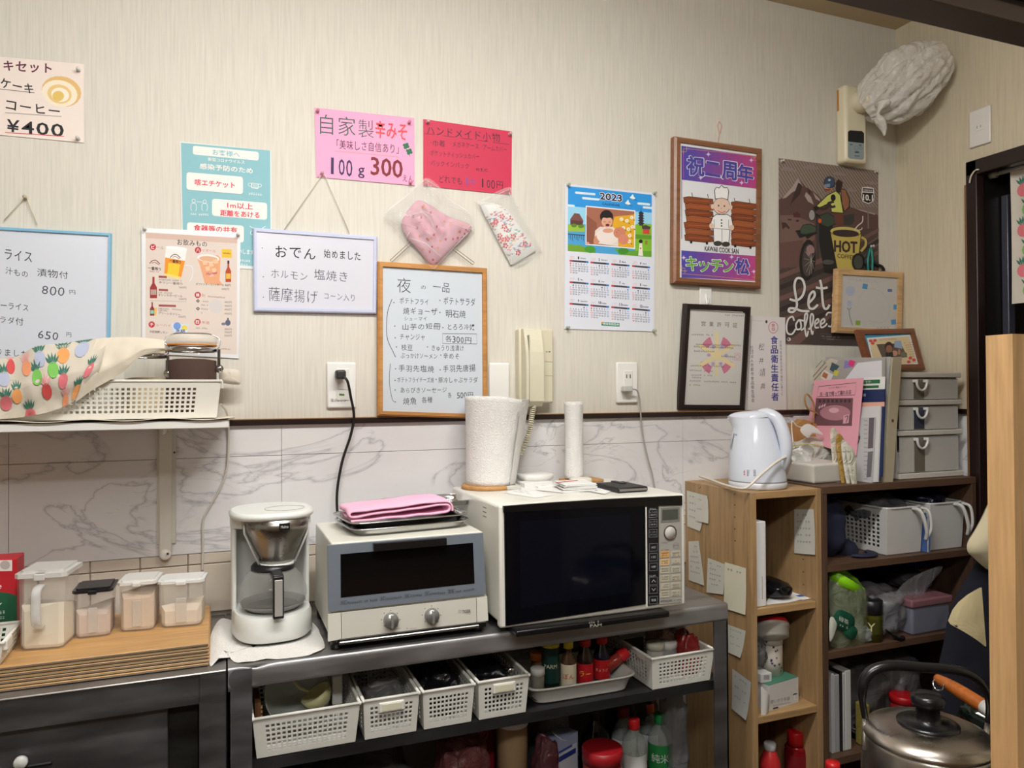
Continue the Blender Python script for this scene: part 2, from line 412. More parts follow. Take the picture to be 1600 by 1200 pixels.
# ================================================================ THE SETTING
WX = 2.164; CH = 2.613; WALLC = (214, 210, 199)
wp = mt(WALLC, 0.75, 0, 'wallpaper'); wpr = mt((206, 195, 170), 0.8, 0, 'wallpaper')
ceilm = mt((190, 172, 140), 0.85); dark = mt((38, 26, 24), 0.32); darkj = mt((24, 21, 20), 0.45)
marb = mt((232, 231, 232), 0.28, 0, 'marble'); tilem = mt((205, 194, 180), 0.3); grout = mt((160, 152, 140), 0.8)
wall = struct(MB().box((-2.2, 0.0, 1.31), (WX+0.1, 0.1, CH), wp).box((-2.2, 0.006, 0), (WX+0.1, 0.1, 1.31), grout), 'wall_back')
xs = [-2.19, -1.62, -1.02, -0.42, 0.143, 0.743, 1.29, 1.75, WX]
for a, b in zip(xs, xs[1:]):
    for z0, z1 in ((1.008, 1.229), (1.230, 1.303)):
        MB().rbox((a+0.0004, -0.001, z0), (b-0.0004, 0.007, z1), 0.0006, marb, seg=1).build('marble_panel', wall)
x = -0.666
while x < 1.5:
    for z0, z1 in ((0.868, 0.980), (0.982, 1.0065)):
        MB().rbox((x+0.0012, 0.0, z0), (x+0.0988, 0.008, z1), 0.0016, tilem, seg=1).build('wall_tile', wall)
    x += 0.1
t = MB().box((-2.2, -0.010, 1.303), (WX, 0.0, 1.3165), dark).box((-2.2, -0.0105, 1.3165), (WX, 0.0, 1.3185), mt((150, 115, 75), 0.5)); struct(t, 'trim_1')
# right wall with doorway
DY0, DY1, DZ = -0.262, -1.12, 2.08
wr = MB().box((WX, DY0, 1.31), (WX+0.1, 0.1, CH), wpr).box((WX, DY0, 0), (WX+0.1, 0.1, 1.31), marb)
wr.box((WX, -4.0, 0), (WX+0.1, DY1, CH), wpr).box((WX, DY1, DZ), (WX+0.1, DY0, CH), wpr)
struct(wr, 'wall_right')
struct(MB().box((WX-0.010, -0.262, 1.303), (WX, 0, 1.3185), dark), 'trim_2')
struct(MB().box((-2.3, -4.1, 0), (-2.2, 0.1, CH), wp), 'wall_left')
struct(MB().box((-2.3, -4.1, 0), (WX+0.1, -4.0, CH), mt((110, 84, 62), 0.7, 0, 'woodz')), 'wall_front')
struct(MB().box((-2.3, -4.1, -0.1), (3.4, 0.4, 0), mt((120, 110, 100), 0.5, 0, 'speck')), 'floor')
struct(MB().box((-2.3, -4.1, CH), (WX+0.1, 0.1, CH+0.1), ceilm), 'ceiling')
# doorway: casing, deep jamb, passage behind
d = thing('door_1', None, None, (WX, -0.7, 0)); del d['label']; del d['category']; d['kind'] = 'structure'
MB().rbox((WX-0.014, DY0-0.036, 0), (WX+0.02, DY0, DZ), 0.003, dark).build('door_casing', d)
MB().rbox((WX-0.014, DY1, DZ-0.046), (WX+0.02, DY0-0.001, DZ+0.0), 0.003, dark).build('door_casing', d)
MB().rbox((WX-0.014, DY1, 0), (WX+0.02, DY1+0.036, DZ-0.047), 0.003, dark).build('door_casing', d)
MB().box((WX+0.02, DY0-0.028, 0), (WX+0.16, DY0, DZ), darkj).box((WX+0.02, DY1, DZ-0.034), (WX+0.16, DY0-0.028, DZ), darkj).build('door_jamb', d)
MB().rbox((WX+0.10, DY0-0.052, 0), (WX+0.13, DY0-0.029, DZ-0.10), 0.004, mt((62, 62, 74), 0.22)).build('sliding_door_edge', d)
MB().rbox((WX-0.017, DY0-0.003, 0.02), (WX-0.0, DY0+0.003, DZ-0.07), 0.0015, mt((120, 84, 48), 0.5)).build('edge_strip', d)
struct(MB().box((3.2, -1.4, 0), (3.3, 0.2, CH), mt((70, 64, 50), 0.8)).box((WX+0.17, -0.2, 0), (3.3, -0.15, CH), mt((60, 52, 44), 0.8)).box((WX+0.17, -1.45, 0), (3.3, -1.4, CH), mt((60, 52, 44), 0.8)), 'wall_passage')
MB()
# low hanging eave of the counter, dark brown
e = thing('hanging_eave', 'dark brown lintel board hanging across the top right corner', 'beam', (1.6, -1.3, 1.823))
MB().rbox((-0.6, -1.285, 1.823), (WX, -1.24, 1.85), 0.002, mt((74, 64, 58), 0.35)).build('bottom_rail', e)
MB().box((-0.6, -1.30, 1.85), (WX, -1.262, 1.93), darkj).box((-0.6, -1.40, 1.925), (WX, -1.30, 1.945), darkj).build('fascia_board', e)
# ceiling lamps (out of the frame, they are what lights the room)
for i, (lx, ly, lz, sx, sy, en) in enumerate(LAMPS):
    r = thing('ceiling_lamp', ['long white ceiling lamp above the counter', 'long white ceiling lamp over the guest side'][i], 'lamp', (lx, ly, CH))
    MB().rbox((lx-sx/2-0.05, ly-sy/2-0.04, lz+0.02), (lx+sx/2+0.05, ly+sy/2+0.04, CH), 0.01, WHITE).build('lamp_housing', r)

# ================================================================ PAPERS AND BOARDS ON THE BACK WALL
# --- cake set poster
r, p = poster('menu_poster', 'white handwritten cake and coffee price poster with a cake roll drawing, far upper left', 'poster',
              [(-75, 82), (131, 100), (131, 223), (-75, 204)], mt((236, 222, 214), 0.7), pins=[(123, 110), (122, 217)])
for s_, a in (("キセット", (3, 93, 84, 99, 18)),): p.text(s_, *a, (96, 22, 60), 0.02, 0.5)
p.text('ケーキ', 0, 121, 54, 131, 17, INK, 0.012, 0.5); p.stroke([(0, 139), (54, 145)], 0.8, INK, False)
p.text('コーヒー', 6, 154, 96, 166, 18, INK, 0.012, 0.5); p.stroke([(8, 176), (96, 182)], 0.8, (120, 120, 110), False)
p.text('¥400', 10, 186, 103, 194, 20, INK, 0.02, 0.4); p.stroke([(8, 207), (100, 213)], 1.2, (200, 60, 60), False)
p.disc(96, 143, 31, 24, (222, 184, 118), k=0.1); p.disc(93, 146, 28, 21, (240, 228, 205), k=0.1); p.disc(93, 147, 19, 15, (228, 196, 130), k=0.1)
p.disc(94, 148, 14, 11, (242, 232, 215), k=0.1); p.disc(91, 150, 9, 8, (222, 190, 100)); p.done(r)
# --- whiteboards
def board(name, label, C, fcol, wd, y, dep, surf=(208, 213, 224)):
    b = [oY(c[0], c[1], y) for c in C]; r = thing(name, label, 'whiteboard', (b[2]+b[3])/2)
    cx = sum(c[0] for c in C)/4; cy = sum(c[1] for c in C)/4; k = wd*0.6
    I = [(c[0]+(k if c[0] < cx else -k), c[1]+(k if c[1] < cy else -k)) for c in C]
    slab(I, (0, y+dep*0.35, 0), (0, -1, 0), 0.004, mt(surf, 0.25)).build('writing_surface', r)
    frame(C, (0, y, 0), (0, -1, 0), wd, dep, fcol, r)
    return r, Print((0, y+dep*0.35, 0))
def string(parent, pts, y, rad, mat, name='hanging_string'):
    return MB().tube([oY(a, b, y) for a, b in pts], rad, mat, 6).build(name, parent)
r, p = board('whiteboard', 'large whiteboard in a light blue frame with rice dish prices, left edge', [(-230, 341), (174, 364), (171, 580), (-230, 590)], mt((120, 176, 208), 0.4), 4.5, -0.014, 0.012)
for s_, a in (('ライス', (5, 386, 52, 392, 20)), ('汁もの', (8, 417, 45, 423, 12)), ('漬物付', (57, 419, 108, 424, 13)), ('ーライス', (0, 470, 46, 475, 13)),
              ('ラダ付', (-2, 493, 37, 497, 12)), ('円', (107, 452, 119, 453, 8)), ('円', (103, 518, 112, 519, 8)), ('りました.', (-8, 543, 52, 548, 13))): p.text(s_, *a, INK, 0, 0.7)
p.text('800', 65, 444, 103, 449, 15, (70, 70, 80), -0.004, 0.5, 0.15); p.text('650', 59, 515, 93, 519, 14, (60, 60, 70), 0, 0.5, 0.15); p.done(r, 'handwriting')
string(r, [(6, 345), (38, 309), (42, 309), (58, 351)], -0.006, 0.0009, mt((214, 208, 180), 0.6)); pin(r, 40, 309, -0.003, (200, 190, 160))
r, p = poster('notice_poster', 'light blue infection prevention notice with white boxes and red lettering', 'poster',
              [(281, 221), (423.5, 235), (425, 423), (285, 413)], mt((222, 226, 224), 0.6), -0.0014)
TQ = (132, 184, 194); RD = (214, 62, 84); BX = (232, 230, 224)
p.tf = (276, 215, 5.714); p.poly([(38, 45), (835, 115), (840, 1160), (60, 1105)], TQ)
p.rrect(145, 72, 732, 128, 78, 18, BX); p.text('お客様へ', 320, 103, 565, 128, 50, TQ, 0.015)
p.text('新型コロナウイルス', 280, 176, 607, 204, 32, BX, 0.012); p.text('感染予防のため', 207, 228, 680, 272, 50, BX, 0.025)
p.rrect(88, 308, 592, 350, 156, 24, BX); p.text('咳エチケット', 163, 368, 520, 398, 56, RD, 0.025)
p.rrect(316, 545, 808, 583, 152, 24, BX); p.text('1m以上', 452, 575, 680, 590, 54, RD, 0.02); p.text('距離をあける', 390, 643, 740, 666, 54, RD, 0.02)
p.rrect(93, 755, 600, 787, 150, 24, BX); p.text('食器等の共有', 153, 776, 540, 802, 54, RD, 0.025)
for cx in (152, 250): p.ring(cx, 565+(cx-152)*0.08, 15, 16, 4, BX, 12); p.stroke([(cx-14, 650), (cx-24, 640), (cx-22, 595), (cx, 585), (cx+22, 597), (cx+24, 642), (cx+14, 652)], 4, BX)
p.stroke([(178, 572), (228, 576)], 4, BX, False); p.rrect(665, 402, 730, 410, 48, 10, BX); p.rrect(670, 408, 725, 414, 36, 8, TQ); p.ring(655, 420, 16, 14, 4, BX, 12); p.ring(742, 428, 16, 14, 4, BX, 12)
for q in (418, 428, 438): p.stroke([(678, q), (718, q+4)], 3, BX, False)
p.scribble(645, 490, 765, 500, 20, BX); p.scribble(125, 670, 290, 682, 18, BX); p.text('お願いします', 480, 985, 690, 1005, 44, BX, 0.01); p.scribble(470, 1080, 660, 1095, 20, BX); p.scribble(470, 1115, 640, 1130, 20, BX)
p.stroke([(650, 790), (690, 812)], 5, BX, False); p.stroke([(795, 790), (760, 812)], 5, BX, False); p.ring(675, 850, 16, 18, 5, BX); p.ring(760, 858, 16, 18, 5, BX); p.done(r)
# --- drinks menu
r, p = poster('drinks_menu', 'laminated beige drinks menu with beer mug and highball pictures', 'poster', [(221, 356), (376, 363), (373, 560), (222, 552)],
              mt((226, 226, 230), 0.22), -0.0035, pins=[(226, 358), (372, 367)])
p.tf = (220, 350, 5.456); p.poly([(42, 72), (822, 118), (818, 1112), (40, 1075)], (216, 202, 193)); p.poly([(42, 72), (822, 118), (822, 165), (42, 120)], (206, 178, 166))
RB = (186, 40, 58)
p.text('お飲みもの', 305, 128, 570, 148, 52, INK, 0.006, 0.3)
for cx, cy, c, rest, x1 in ((103, 197, 'ビ', 'ール', 195), (487, 222, 'ハ', 'イボール', 640), (485, 605, '焼', '酎', 550), (483, 835, '日', '本酒', 585), (93, 857, 'チ', 'ューハイ', 255)):
    p.disc(cx, cy, 27, 27, RB); p.text(c, cx-14, cy-15, cx+14, cy-13, 28, (240, 232, 228), 0.02); p.text(rest, cx+35, cy-12, x1, cy-4, 26, (190, 110, 110) if cx > 400 or c == 'チ' else (150, 120, 110))
p.poly([(215, 195), (395, 215), (388, 245), (375, 318), (205, 290)], (232, 230, 228)); p.poly([(208, 285), (377, 315), (345, 450), (330, 470), (200, 432)], (232, 142, 24)); p.poly([(235, 330), (335, 345), (318, 450), (225, 430)], (246, 196, 40))
p.poly([(203, 420), (340, 450), (330, 472), (200, 440)], (238, 210, 120)); p.disc(303, 205, 92, 14, (240, 240, 240), k=0.1)
p.stroke([(385, 350), (430, 360), (445, 390), (438, 450), (415, 490)], 10, (200, 204, 214)); p.stroke([(385, 350), (430, 360), (445, 390), (438, 450), (415, 490)], 4, (235, 235, 238))
for cx, cy in ((290, 285), (115, 335)): p.stroke([(cx-40, cy+2), (cx-15, cy-22), (cx+15, cy-24), (cx+48, cy+6)], 7, (120, 60, 40)); p.stroke([(cx-20, cy), (cx+5, cy-8), (cx+40, cy+14)], 5, (120, 60, 40))
p.text('一番搾り', 245, 298, 342, 312, 28, INK, 0.02); p.text('一番搾り', 62, 360, 170, 372, 28, INK, 0.02); p.scribble(75, 395, 155, 402, 12, RB)
p.poly([(482, 300), (500, 340), (545, 505), (700, 522), (672, 480), (680, 290), (660, 268), (520, 262), (490, 280)], (222, 160, 118)); p.disc(575, 292, 95, 34, (228, 224, 226), k=0.08); p.disc(578, 298, 80, 24, (214, 168, 132), k=0.08)
for cx, cy in ((545, 330), (600, 345), (640, 320), (570, 380), (625, 395), (600, 430)): p.poly([(cx-22, cy-14), (cx+14, cy-20), (cx+22, cy+14), (cx-12, cy+20)], (236, 190, 152))
p.text('Highball', 560, 415, 648, 405, 26, (190, 60, 120), 0.02); p.stroke([(680, 370), (725, 362), (730, 380)], 9, (200, 204, 214))
p.rect(690, 212, 775, 218, 72, (226, 186, 40)); p.text('whisky', 700, 240, 765, 243, 18, (120, 60, 30), 0.02)
def bottle2d(cx, y0, y1, wd, col, lab): p.poly([(cx-wd*0.28, y0), (cx+wd*0.28, y0), (cx+wd*0.32, y0+(y1-y0)*0.3), (cx+wd, y0+(y1-y0)*0.5), (cx+wd, y1), (cx-wd, y1), (cx-wd, y0+(y1-y0)*0.5), (cx-wd*0.32, y0+(y1-y0)*0.3)], col); p.rect(cx-wd*0.8, y0+(y1-y0)*0.6, cx+wd*0.8, y0+(y1-y0)*0.6, (y1-y0)*0.25, lab)
bottle2d(108, 450, 632, 30, (150, 36, 34), (180, 150, 140)); bottle2d(97, 665, 782, 19, (130, 40, 36), (130, 200, 170)); bottle2d(746, 312, 495, 24, (176, 60, 24), (226, 178, 60)); p.rect(738, 312, 755, 313, 26, INK)
p.poly([(116, 715), (138, 715), (132, 780), (120, 780)], (232, 180, 80))
for x0, y0, x1, y1, s_ in ((155, 485, 355, 500, 'キリン一番搾り'), (150, 592, 355, 605, 'キリンラガービール'), (150, 745, 335, 762, 'グリーンズフリー'), (470, 500, 765, 512, 'ホワイトホースハイボール 400円'), (75, 905, 228, 915, '氷結無糖レモン')): p.text(s_, x0, y0, x1, y1, 22, (60, 50, 50), 0.008)
for x0, y0, s_ in ((325, 530, '500円'), (325, 628, '500円'), (320, 780, '350円'), (712, 655, '400円'), (712, 687, '400円'), (712, 718, '400円'), (712, 753, '400円'), (690, 543, '600円'), (712, 885, '400円'), (712, 912, '700円'), (712, 940, '500円')): p.text(s_, x0, y0, x0+62, y0+4, 20, (90, 84, 84))
for x0, y0, w_ in ((152, 440, 70), (152, 552, 80), (152, 686, 148)): p.rect(x0, y0, x0+w_, y0+4, 18, (150, 70, 70))
for x0, y0, x1 in ((155, 468, 350), (150, 578, 270), (150, 715, 350), (150, 730, 230), (560, 612, 720), (515, 652, 580), (515, 685, 575), (515, 718, 575), (515, 750, 555), (470, 880, 570), (670, 1058, 765)): p.scribble(x0, y0, x1, y0+(x1-x0)*0.06, 12, (90, 80, 80))
for cy in (656, 722): p.poly([(487, cy-16), (503, cy), (487, cy+16), (471, cy)], INK); p.disc(487, cy, 5, 5, (230, 220, 215), 8)
p.disc(640, 700, 60, 60, (206, 200, 198)); p.disc(742, 842, 23, 26, (84, 90, 116)); p.rect(736, 800, 750, 801, 24, (84, 90, 116)); p.disc(705, 852, 19, 12, (110, 116, 140))
p.poly([(262, 845), (412, 855), (395, 935), (275, 925)], (206, 216, 232)); p.disc(310, 870, 32, 32, (110, 150, 214)); p.disc(372, 885, 26, 24, (222, 206, 80)); p.text('氷結', 298, 892, 378, 898, 34, (40, 70, 130), 0.02)
p.stroke([(75, 652), (390, 664)], 2.5, (150, 140, 136), False); p.done(r)
# --- small whiteboard (oden)
r, p = board('whiteboard', 'small whiteboard in a pale lilac frame hung from a string', [(395.5, 355.5), (590, 369.5), (588.5, 490), (396.5, 486)], mt((192, 198, 224), 0.4), 5.5, -0.012, 0.010, (212, 213, 224))
p.tf = (380, 340, 3.75)
p.text('おでん', 178, 158, 432, 176, 80, INK, 0.004, 0.5); p.text('始めました', 470, 182, 692, 200, 56, INK, 0.006, 0.5)
p.text('ホルモン', 158, 298, 382, 318, 58, (90, 92, 100), -0.006, 0.5); p.text('塩焼き', 412, 300, 622, 318, 66, (80, 82, 90), -0.004, 0.5)
p.text('薩摩揚げ', 146, 405, 440, 428, 84, (80, 82, 90), -0.006, 0.4); p.text('コーン入り', 468, 436, 662, 448, 46, (80, 82, 90), -0.004, 0.5)
for q in ((112, 178), (118, 347), (118, 466)): p.disc(q[0], q[1], 3, 3, INK, 8)
p.done(r, 'handwriting'); string(r, [(444, 359), (502, 274), (508, 274), (546, 364)], -0.006, 0.0010, mt((222, 218, 196), 0.6)); pin(r, 503, 271, -0.006, (224, 180, 190))
# --- pink and crimson papers
r, p = poster('price_poster', 'light pink handwritten poster with dark green title, three pins', 'poster', [(491.5, 168), (647.5, 184.5), (648, 290), (494.5, 276.5)], mt((240, 164, 200), 0.7), -0.0025, pins=[(496, 174), (639, 192), (641, 286)], pc=(228, 150, 170))
p.tf = (470, 150, 4); GN = (54, 82, 78)
p.text('自', 120, 112, 202, 120, 124, GN, -0.006); p.text('家', 235, 125, 342, 135, 118, GN, -0.006); p.text('製', 360, 145, 455, 152, 112, GN, -0.008)
p.text('辛みそ', 462, 150, 672, 172, 112, (226, 74, 84), 0.012, 0.3); p.text('「美味しさ自信あり」', 195, 268, 640, 304, 62, INK, 0.0, 0.4)
p.stroke([(215, 345), (420, 362), (615, 382)], 2.5, (232, 140, 90)); p.text('100', 188, 380, 330, 395, 108, (46, 26, 84), 0.008, 0.3); p.text('g', 358, 445, 398, 450, 66, (46, 26, 84), 0.01)
p.text('300', 438, 380, 636, 402, 112, (122, 24, 34), 0.014); p.text('えん', 632, 488, 706, 498, 48, (122, 24, 60), 0.004, 0.5)
for cx, cy in ((658, 312), (678, 348)):
    for a in (0.4, 2.0, 3.6, 5.2): p.disc(cx+11*math.cos(a), cy+11*math.sin(a), 11, 10, (34, 110, 74), 10)
    p.stroke([(cx, cy), (cx+4, cy+30)], 3, (34, 110, 74), False)
p.done(r)
r, p = poster('price_poster', 'crimson handwritten poster listing handmade goods, right of the pink one', 'poster', [(661.5, 186), (800, 205.5), (799, 304.5), (661.5, 290.5)], mt((200, 42, 78), 0.6), -0.0025, pins=[(668, 191), (796, 210)], pc=(230, 190, 196))
p.tf = (470, 150, 4); NV = (44, 26, 44)
p.text('ハンドメイド小物', 782, 183, 1250, 232, 62, NV, -0.002, 0.5)
for a in ((772, 235, 838, 241), (890, 248, 960, 257), (1002, 263, 1075, 272), (1105, 277, 1172, 285), (1200, 290, 1305, 303)): p.stroke([(a[0], a[1]), (a[2], a[3])], 2.5, NV, False)
for s_, a in (('・巾着', (805, 270, 905, 280, 42)), ('・メガネケース', (935, 278, 1115, 296, 40)), ('・アームカバー', (1128, 300, 1290, 318, 38)), ('・ポケットティッシュカバー', (800, 335, 1118, 362, 38)), ('・バックインバック', (800, 398, 1055, 420, 38)),
              ('etc', (1095, 440, 1172, 448, 26)), ('どれでも', (858, 492, 1012, 508, 50)), ('100円', (1132, 512, 1270, 532, 58))): p.text(s_, *a, NV, -0.002, 0.5)
p.text('1つ', 1036, 508, 1090, 516, 48, (90, 84, 170), 0.01, 0.4); p.done(r)
# --- wooden whiteboard (evening menu)
r, p = board('menu_board', 'tall wood framed whiteboard listing evening dishes, hung on a wire', [(590.7, 408), (761.5, 418.7), (763, 655), (590.7, 649.5)], mt((196, 138, 74), 0.5, 0, 'wood'), 7.5, -0.022, 0.018, (204, 213, 222))
p.tf = (380, 340, 3.75)
p.text('夜', 902, 352, 982, 356, 86, INK, -0.012); p.text('の', 1042, 398, 1070, 400, 20, INK); p.text('一品', 1108, 372, 1215, 382, 64, INK, -0.006, 0.5)
for s_, x0, y0, x1, y1, h in (('ポテトフライ', 915, 465, 1090, 478, 40), ('ポテトサラダ', 1172, 462, 1362, 475, 48), ('焼ギョーザ', 935, 525, 1140, 530, 44), ('明石焼', 1185, 540, 1305, 545, 46),
        ('シューマイ', 940, 580, 1080, 580, 26), ('山芋の短冊', 928, 620, 1158, 618, 40), ('とろろ冷奴', 1192, 622, 1358, 622, 38), ('チャンジャ', 915, 678, 1068, 680, 40), ('各300円', 1182, 690, 1340, 700, 40),
        ('枝豆', 925, 742, 995, 742, 40), ('きゅうり浅漬け', 1100, 745, 1295, 748, 38), ('ぶっかけソーメン', 922, 790, 1140, 795, 36), ('辛めそ', 1170, 790, 1270, 795, 40), ('手羽先塩焼', 908, 862, 1120, 868, 42),
        ('手羽先唐揚', 1168, 866, 1362, 860, 44), ('ポテトフライチーズ焼', 902, 935, 1118, 935, 34), ('豚冷しゃぶサラダ', 1143, 935, 1376, 935, 36), ('あらびきソーセージ', 918, 995, 1195, 992, 36),
        ('焼魚', 935, 1055, 1018, 1055, 44), ('各種', 1045, 1052, 1110, 1050, 36), ('各', 1198, 1022, 1222, 1022, 36), ('500円', 1252, 1022, 1350, 1022, 36)):
    p.text(s_, x0, y0, x1, y1, h, (44, 46, 56), 0.001, 0.6)
for q in ((883, 498), (1152, 485), (1152, 556), (888, 636), (1170, 645), (890, 704), (898, 758), (1080, 758), (1158, 806), (893, 886), (1154, 892), (890, 954), (1130, 948), (890, 1010), (892, 1080)): p.disc(q[0], q[1], 3.5, 3.5, INK, 8)
p.stroke([(872, 478), (845, 560), (843, 700), (880, 790), (893, 818)], 3.5, INK); p.stroke([(862, 855), (856, 960), (872, 1060), (888, 1082)], 3, (60, 60, 70))
p.stroke([(1168, 680), (1368, 682), (1370, 740), (1168, 738)], 3, INK, False, True); p.done(r, 'handwriting')
for a, b in (((611, 408), (648, 374)), ((740, 412), (692, 376))):
    q = Vector((b[0]-a[0], b[1]-a[1])).normalized(); n_ = (q[1]*2.0, -q[0]*2.0)
    string(r, [(a[0]+n_[0], a[1]+n_[1]), (b[0]+n_[0], b[1]+n_[1]), (b[0]-n_[0], b[1]-n_[1]), (a[0]-n_[0], a[1]-n_[1]), (a[0]+n_[0], a[1]+n_[1])], -0.014, 0.0008, mt((120, 105, 80), 0.3, 0.6), 'hanging_wire')
# --- calendar
r, p = poster('wall_calendar', 'year calendar with blue sky picture and a family photo, pinned at four corners', 'calendar', [(883, 287), (1024, 302), (1021.5, 518), (882, 514)],
              mt((222, 226, 238), 0.3), -0.0025, pins=[(887, 289.5), (1021.5, 302.5), (886, 512), (1021, 517)], pc=(180, 190, 170))
p.tf = (880, 280, 5)
p.poly([(38, 54), (692, 122), (690, 608), (36, 560)], (40, 150, 226)); p.poly([(37, 210), (691, 262), (690, 360), (36, 350)], (150, 210, 240)); p.poly([(36, 350), (170, 360), (170, 412), (36, 408)], (150, 190, 60))
p.poly([(36, 408), (690, 420), (690, 608), (36, 560)], (72, 160, 214)); p.poly([(560, 355), (600, 345), (691, 352), (690, 608), (560, 590)], (126, 184, 40)); p.poly([(36, 508), (130, 515), (250, 560), (250, 576), (36, 560)], (110, 160, 40))
p.poly([(400, 540), (560, 560), (690, 560), (690, 608), (440, 590)], (96, 160, 44)); p.disc(210, 548, 42, 28, (70, 150, 40), k=0.05); p.disc(470, 560, 40, 26, (60, 140, 44)); p.poly([(560, 430), (691, 440), (690, 470), (560, 465)], (90, 150, 40))
for cx, cy, wd in ((172, 105, 80), (215, 148, 68), (630, 190, 50), (660, 220, 38), (60, 205, 30)): p.rrect(cx-wd, cy-10, cx+wd, cy+wd*0.18-10, 18, 8, (214, 232, 244))
p.poly([(55, 312), (88, 265), (126, 270), (158, 325), (152, 360), (56, 355)], (120, 76, 70)); p.rect(56, 318, 152, 328, 34, (90, 54, 52)); p.disc(85, 362, 22, 15, (90, 130, 40)); p.disc(140, 368, 24, 14, (90, 130, 40))
p.stroke([(36, 428), (170, 440)], 7, (60, 48, 40), False)
for q in range(9): p.stroke([(44+q*14, 430+q*1.2), (46+q*14, 462+(q % 3)*10)], 3.5, (60, 48, 40), False)
for q in range(5): p.poly([(586-q*1, 262+q*20), (608, 250+q*20), (632+q, 266+q*20), (626, 272+q*20), (592, 270+q*20)], (44, 40, 56)); p.rect(594, 268+q*20, 624, 270+q*20, 14, (60, 48, 60))
p.stroke([(607, 225), (607, 255)], 3, (44, 40, 56), False)
p.poly([(615, 365), (645, 358), (682, 372), (678, 392), (616, 390)], (70, 62, 60)); p.rect(622, 390, 674, 393, 36, (196, 70, 60)); p.rect(640, 480, 658, 481, 30, (150, 110, 60))
p.disc(606, 486, 15, 15, (24, 22, 24)); p.poly([(596, 500), (616, 500), (624, 600), (586, 597)], (236, 228, 214)); p.disc(604, 540, 6, 6, RB, 8)
for cx, cy in ((545, 142), (508, 185)): p.poly([(cx-28, cy+6), (cx, cy-26), (cx+6, cy-6), (cx+20, cy+8), (cx, cy+18)], (240, 244, 248)); p.stroke([(cx-34, cy+4), (cx, cy+14), (cx+34, cy+26)], 2.5, INK)
p.text('2023', 288, 104, 458, 124, 52, (240, 240, 244), 0.11); p.up(); p.text('2023', 288, 104, 458, 124, 52, (46, 34, 44), 0.035); p.up(); p.text('CALENDAR', 305, 182, 442, 196, 18, INK, 0.01)
p.poly([(176, 206), (564, 243), (562, 546), (174, 512)], (232, 234, 238)); p.poly([(184, 216), (556, 252), (554, 536), (182, 504)], (166, 104, 82)); p.poly([(182, 280), (260, 340), (270, 420), (230, 510), (182, 504)], (140, 84, 66))
p.poly([(400, 292), (556, 276), (554, 536), (400, 520), (376, 400)], (226, 172, 36))
for cx, cy in ((455, 312), (498, 325), (510, 390), (540, 372), (520, 440), (470, 380), (536, 300), (516, 486)): p.disc(cx, cy, 14, 14, (240, 236, 220), 10); p.disc(cx, cy, 4.5, 4.5, (226, 150, 40), 8); p.stroke([(cx+14, cy+16), (cx+22, cy+24)], 5, INK, False)
p.poly([(240, 500), (250, 400), (285, 372), (390, 372), (430, 420), (430, 524)], (226, 214, 204)); p.disc(265, 470, 26, 40, (206, 140, 110), rot=0.4); p.disc(345, 448, 85, 62, (234, 222, 216), k=0.08); p.disc(440, 418, 48, 44, (206, 132, 104)); p.disc(470, 470, 42, 40, (214, 136, 112)); p.disc(350, 402, 42, 18, (222, 160, 130))
p.disc(338, 292, 51, 52, (26, 20, 22)); p.disc(342, 332, 43, 45, (222, 166, 140)); p.poly([(294, 280), (386, 282), (388, 306), (366, 300), (340, 304), (316, 299), (293, 308)], (26, 20, 22)); p.disc(346, 358, 16, 10, (110, 30, 36)); p.stroke([(316, 336), (324, 330), (332, 336)], 3, (70, 40, 36)); p.stroke([(354, 338), (362, 332), (370, 338)], 3, (70, 40, 36))
p.stroke([(410, 412), (420, 418)], 3, (90, 50, 40), False); p.stroke([(428, 396), (438, 400)], 3, (90, 50, 40), False); p.disc(190, 500, 14, 10, (220, 150, 130))
names = ['January', 'February', 'March', 'April', 'May', 'June', 'July', 'August', 'September', 'October', 'November', 'December']
ndays = [31, 28, 31, 30, 31, 30, 31, 31, 30, 31, 30, 31]; st = [0, 3, 3, 6, 1, 4, 6, 2, 5, 0, 3, 5]
for m_ in range(12):
    c_, r_ = m_ % 4, m_ // 4; X0 = 50+c_*163; Y0 = 600+r_*168+c_*14; W = 148-c_*3; k = 0.085
    p.text(str(m_+1), X0+W*0.44, Y0+4, X0+W*0.44+(9 if m_ < 9 else 18), Y0+5, 20, INK, 0.03); p.text(names[m_], X0+W*0.58, Y0+12, X0+W*0.58+len(names[m_])*6, Y0+15, 12, INK, 0.02)
    p.rect(X0, Y0+29, X0+W, Y0+29+W*k, 14, (62, 62, 72)); p.rect(X0, Y0+29, X0+W/7, Y0+29+W*k/7, 14, (196, 50, 60)); p.rect(X0+W*6/7, Y0+29+W*k*6/7, X0+W, Y0+29+W*k, 14, (50, 120, 190))
    for q in range(2): p.scribble(X0+5, Y0+q*11, X0+40, Y0+3+q*11, 6, (226, 130, 140))
    for d_ in range(ndays[m_]):
        cell = st[m_]+d_; cx, cy = cell % 7, cell // 7
        if cy > 4: cy = 4
        X = X0+(cx+0.15)*W/7; Yy = Y0+52+cy*17.5+(cx*W/7)*k
        p.text(str(d_+1), X, Yy, X+(8 if d_ < 9 else 14), Yy+0.8, 11, (214, 60, 70) if cx == 0 else ((60, 120, 200) if cx == 6 else (50, 50, 58)), 0.02)
p.rect(298, 1115, 440, 1124, 28, (34, 130, 104)); p.text('明治安田生命', 312, 1119, 436, 1127, 18, (230, 240, 234), 0.02); p.disc(303, 1122, 8, 8, (226, 160, 50), 8); p.done(r)
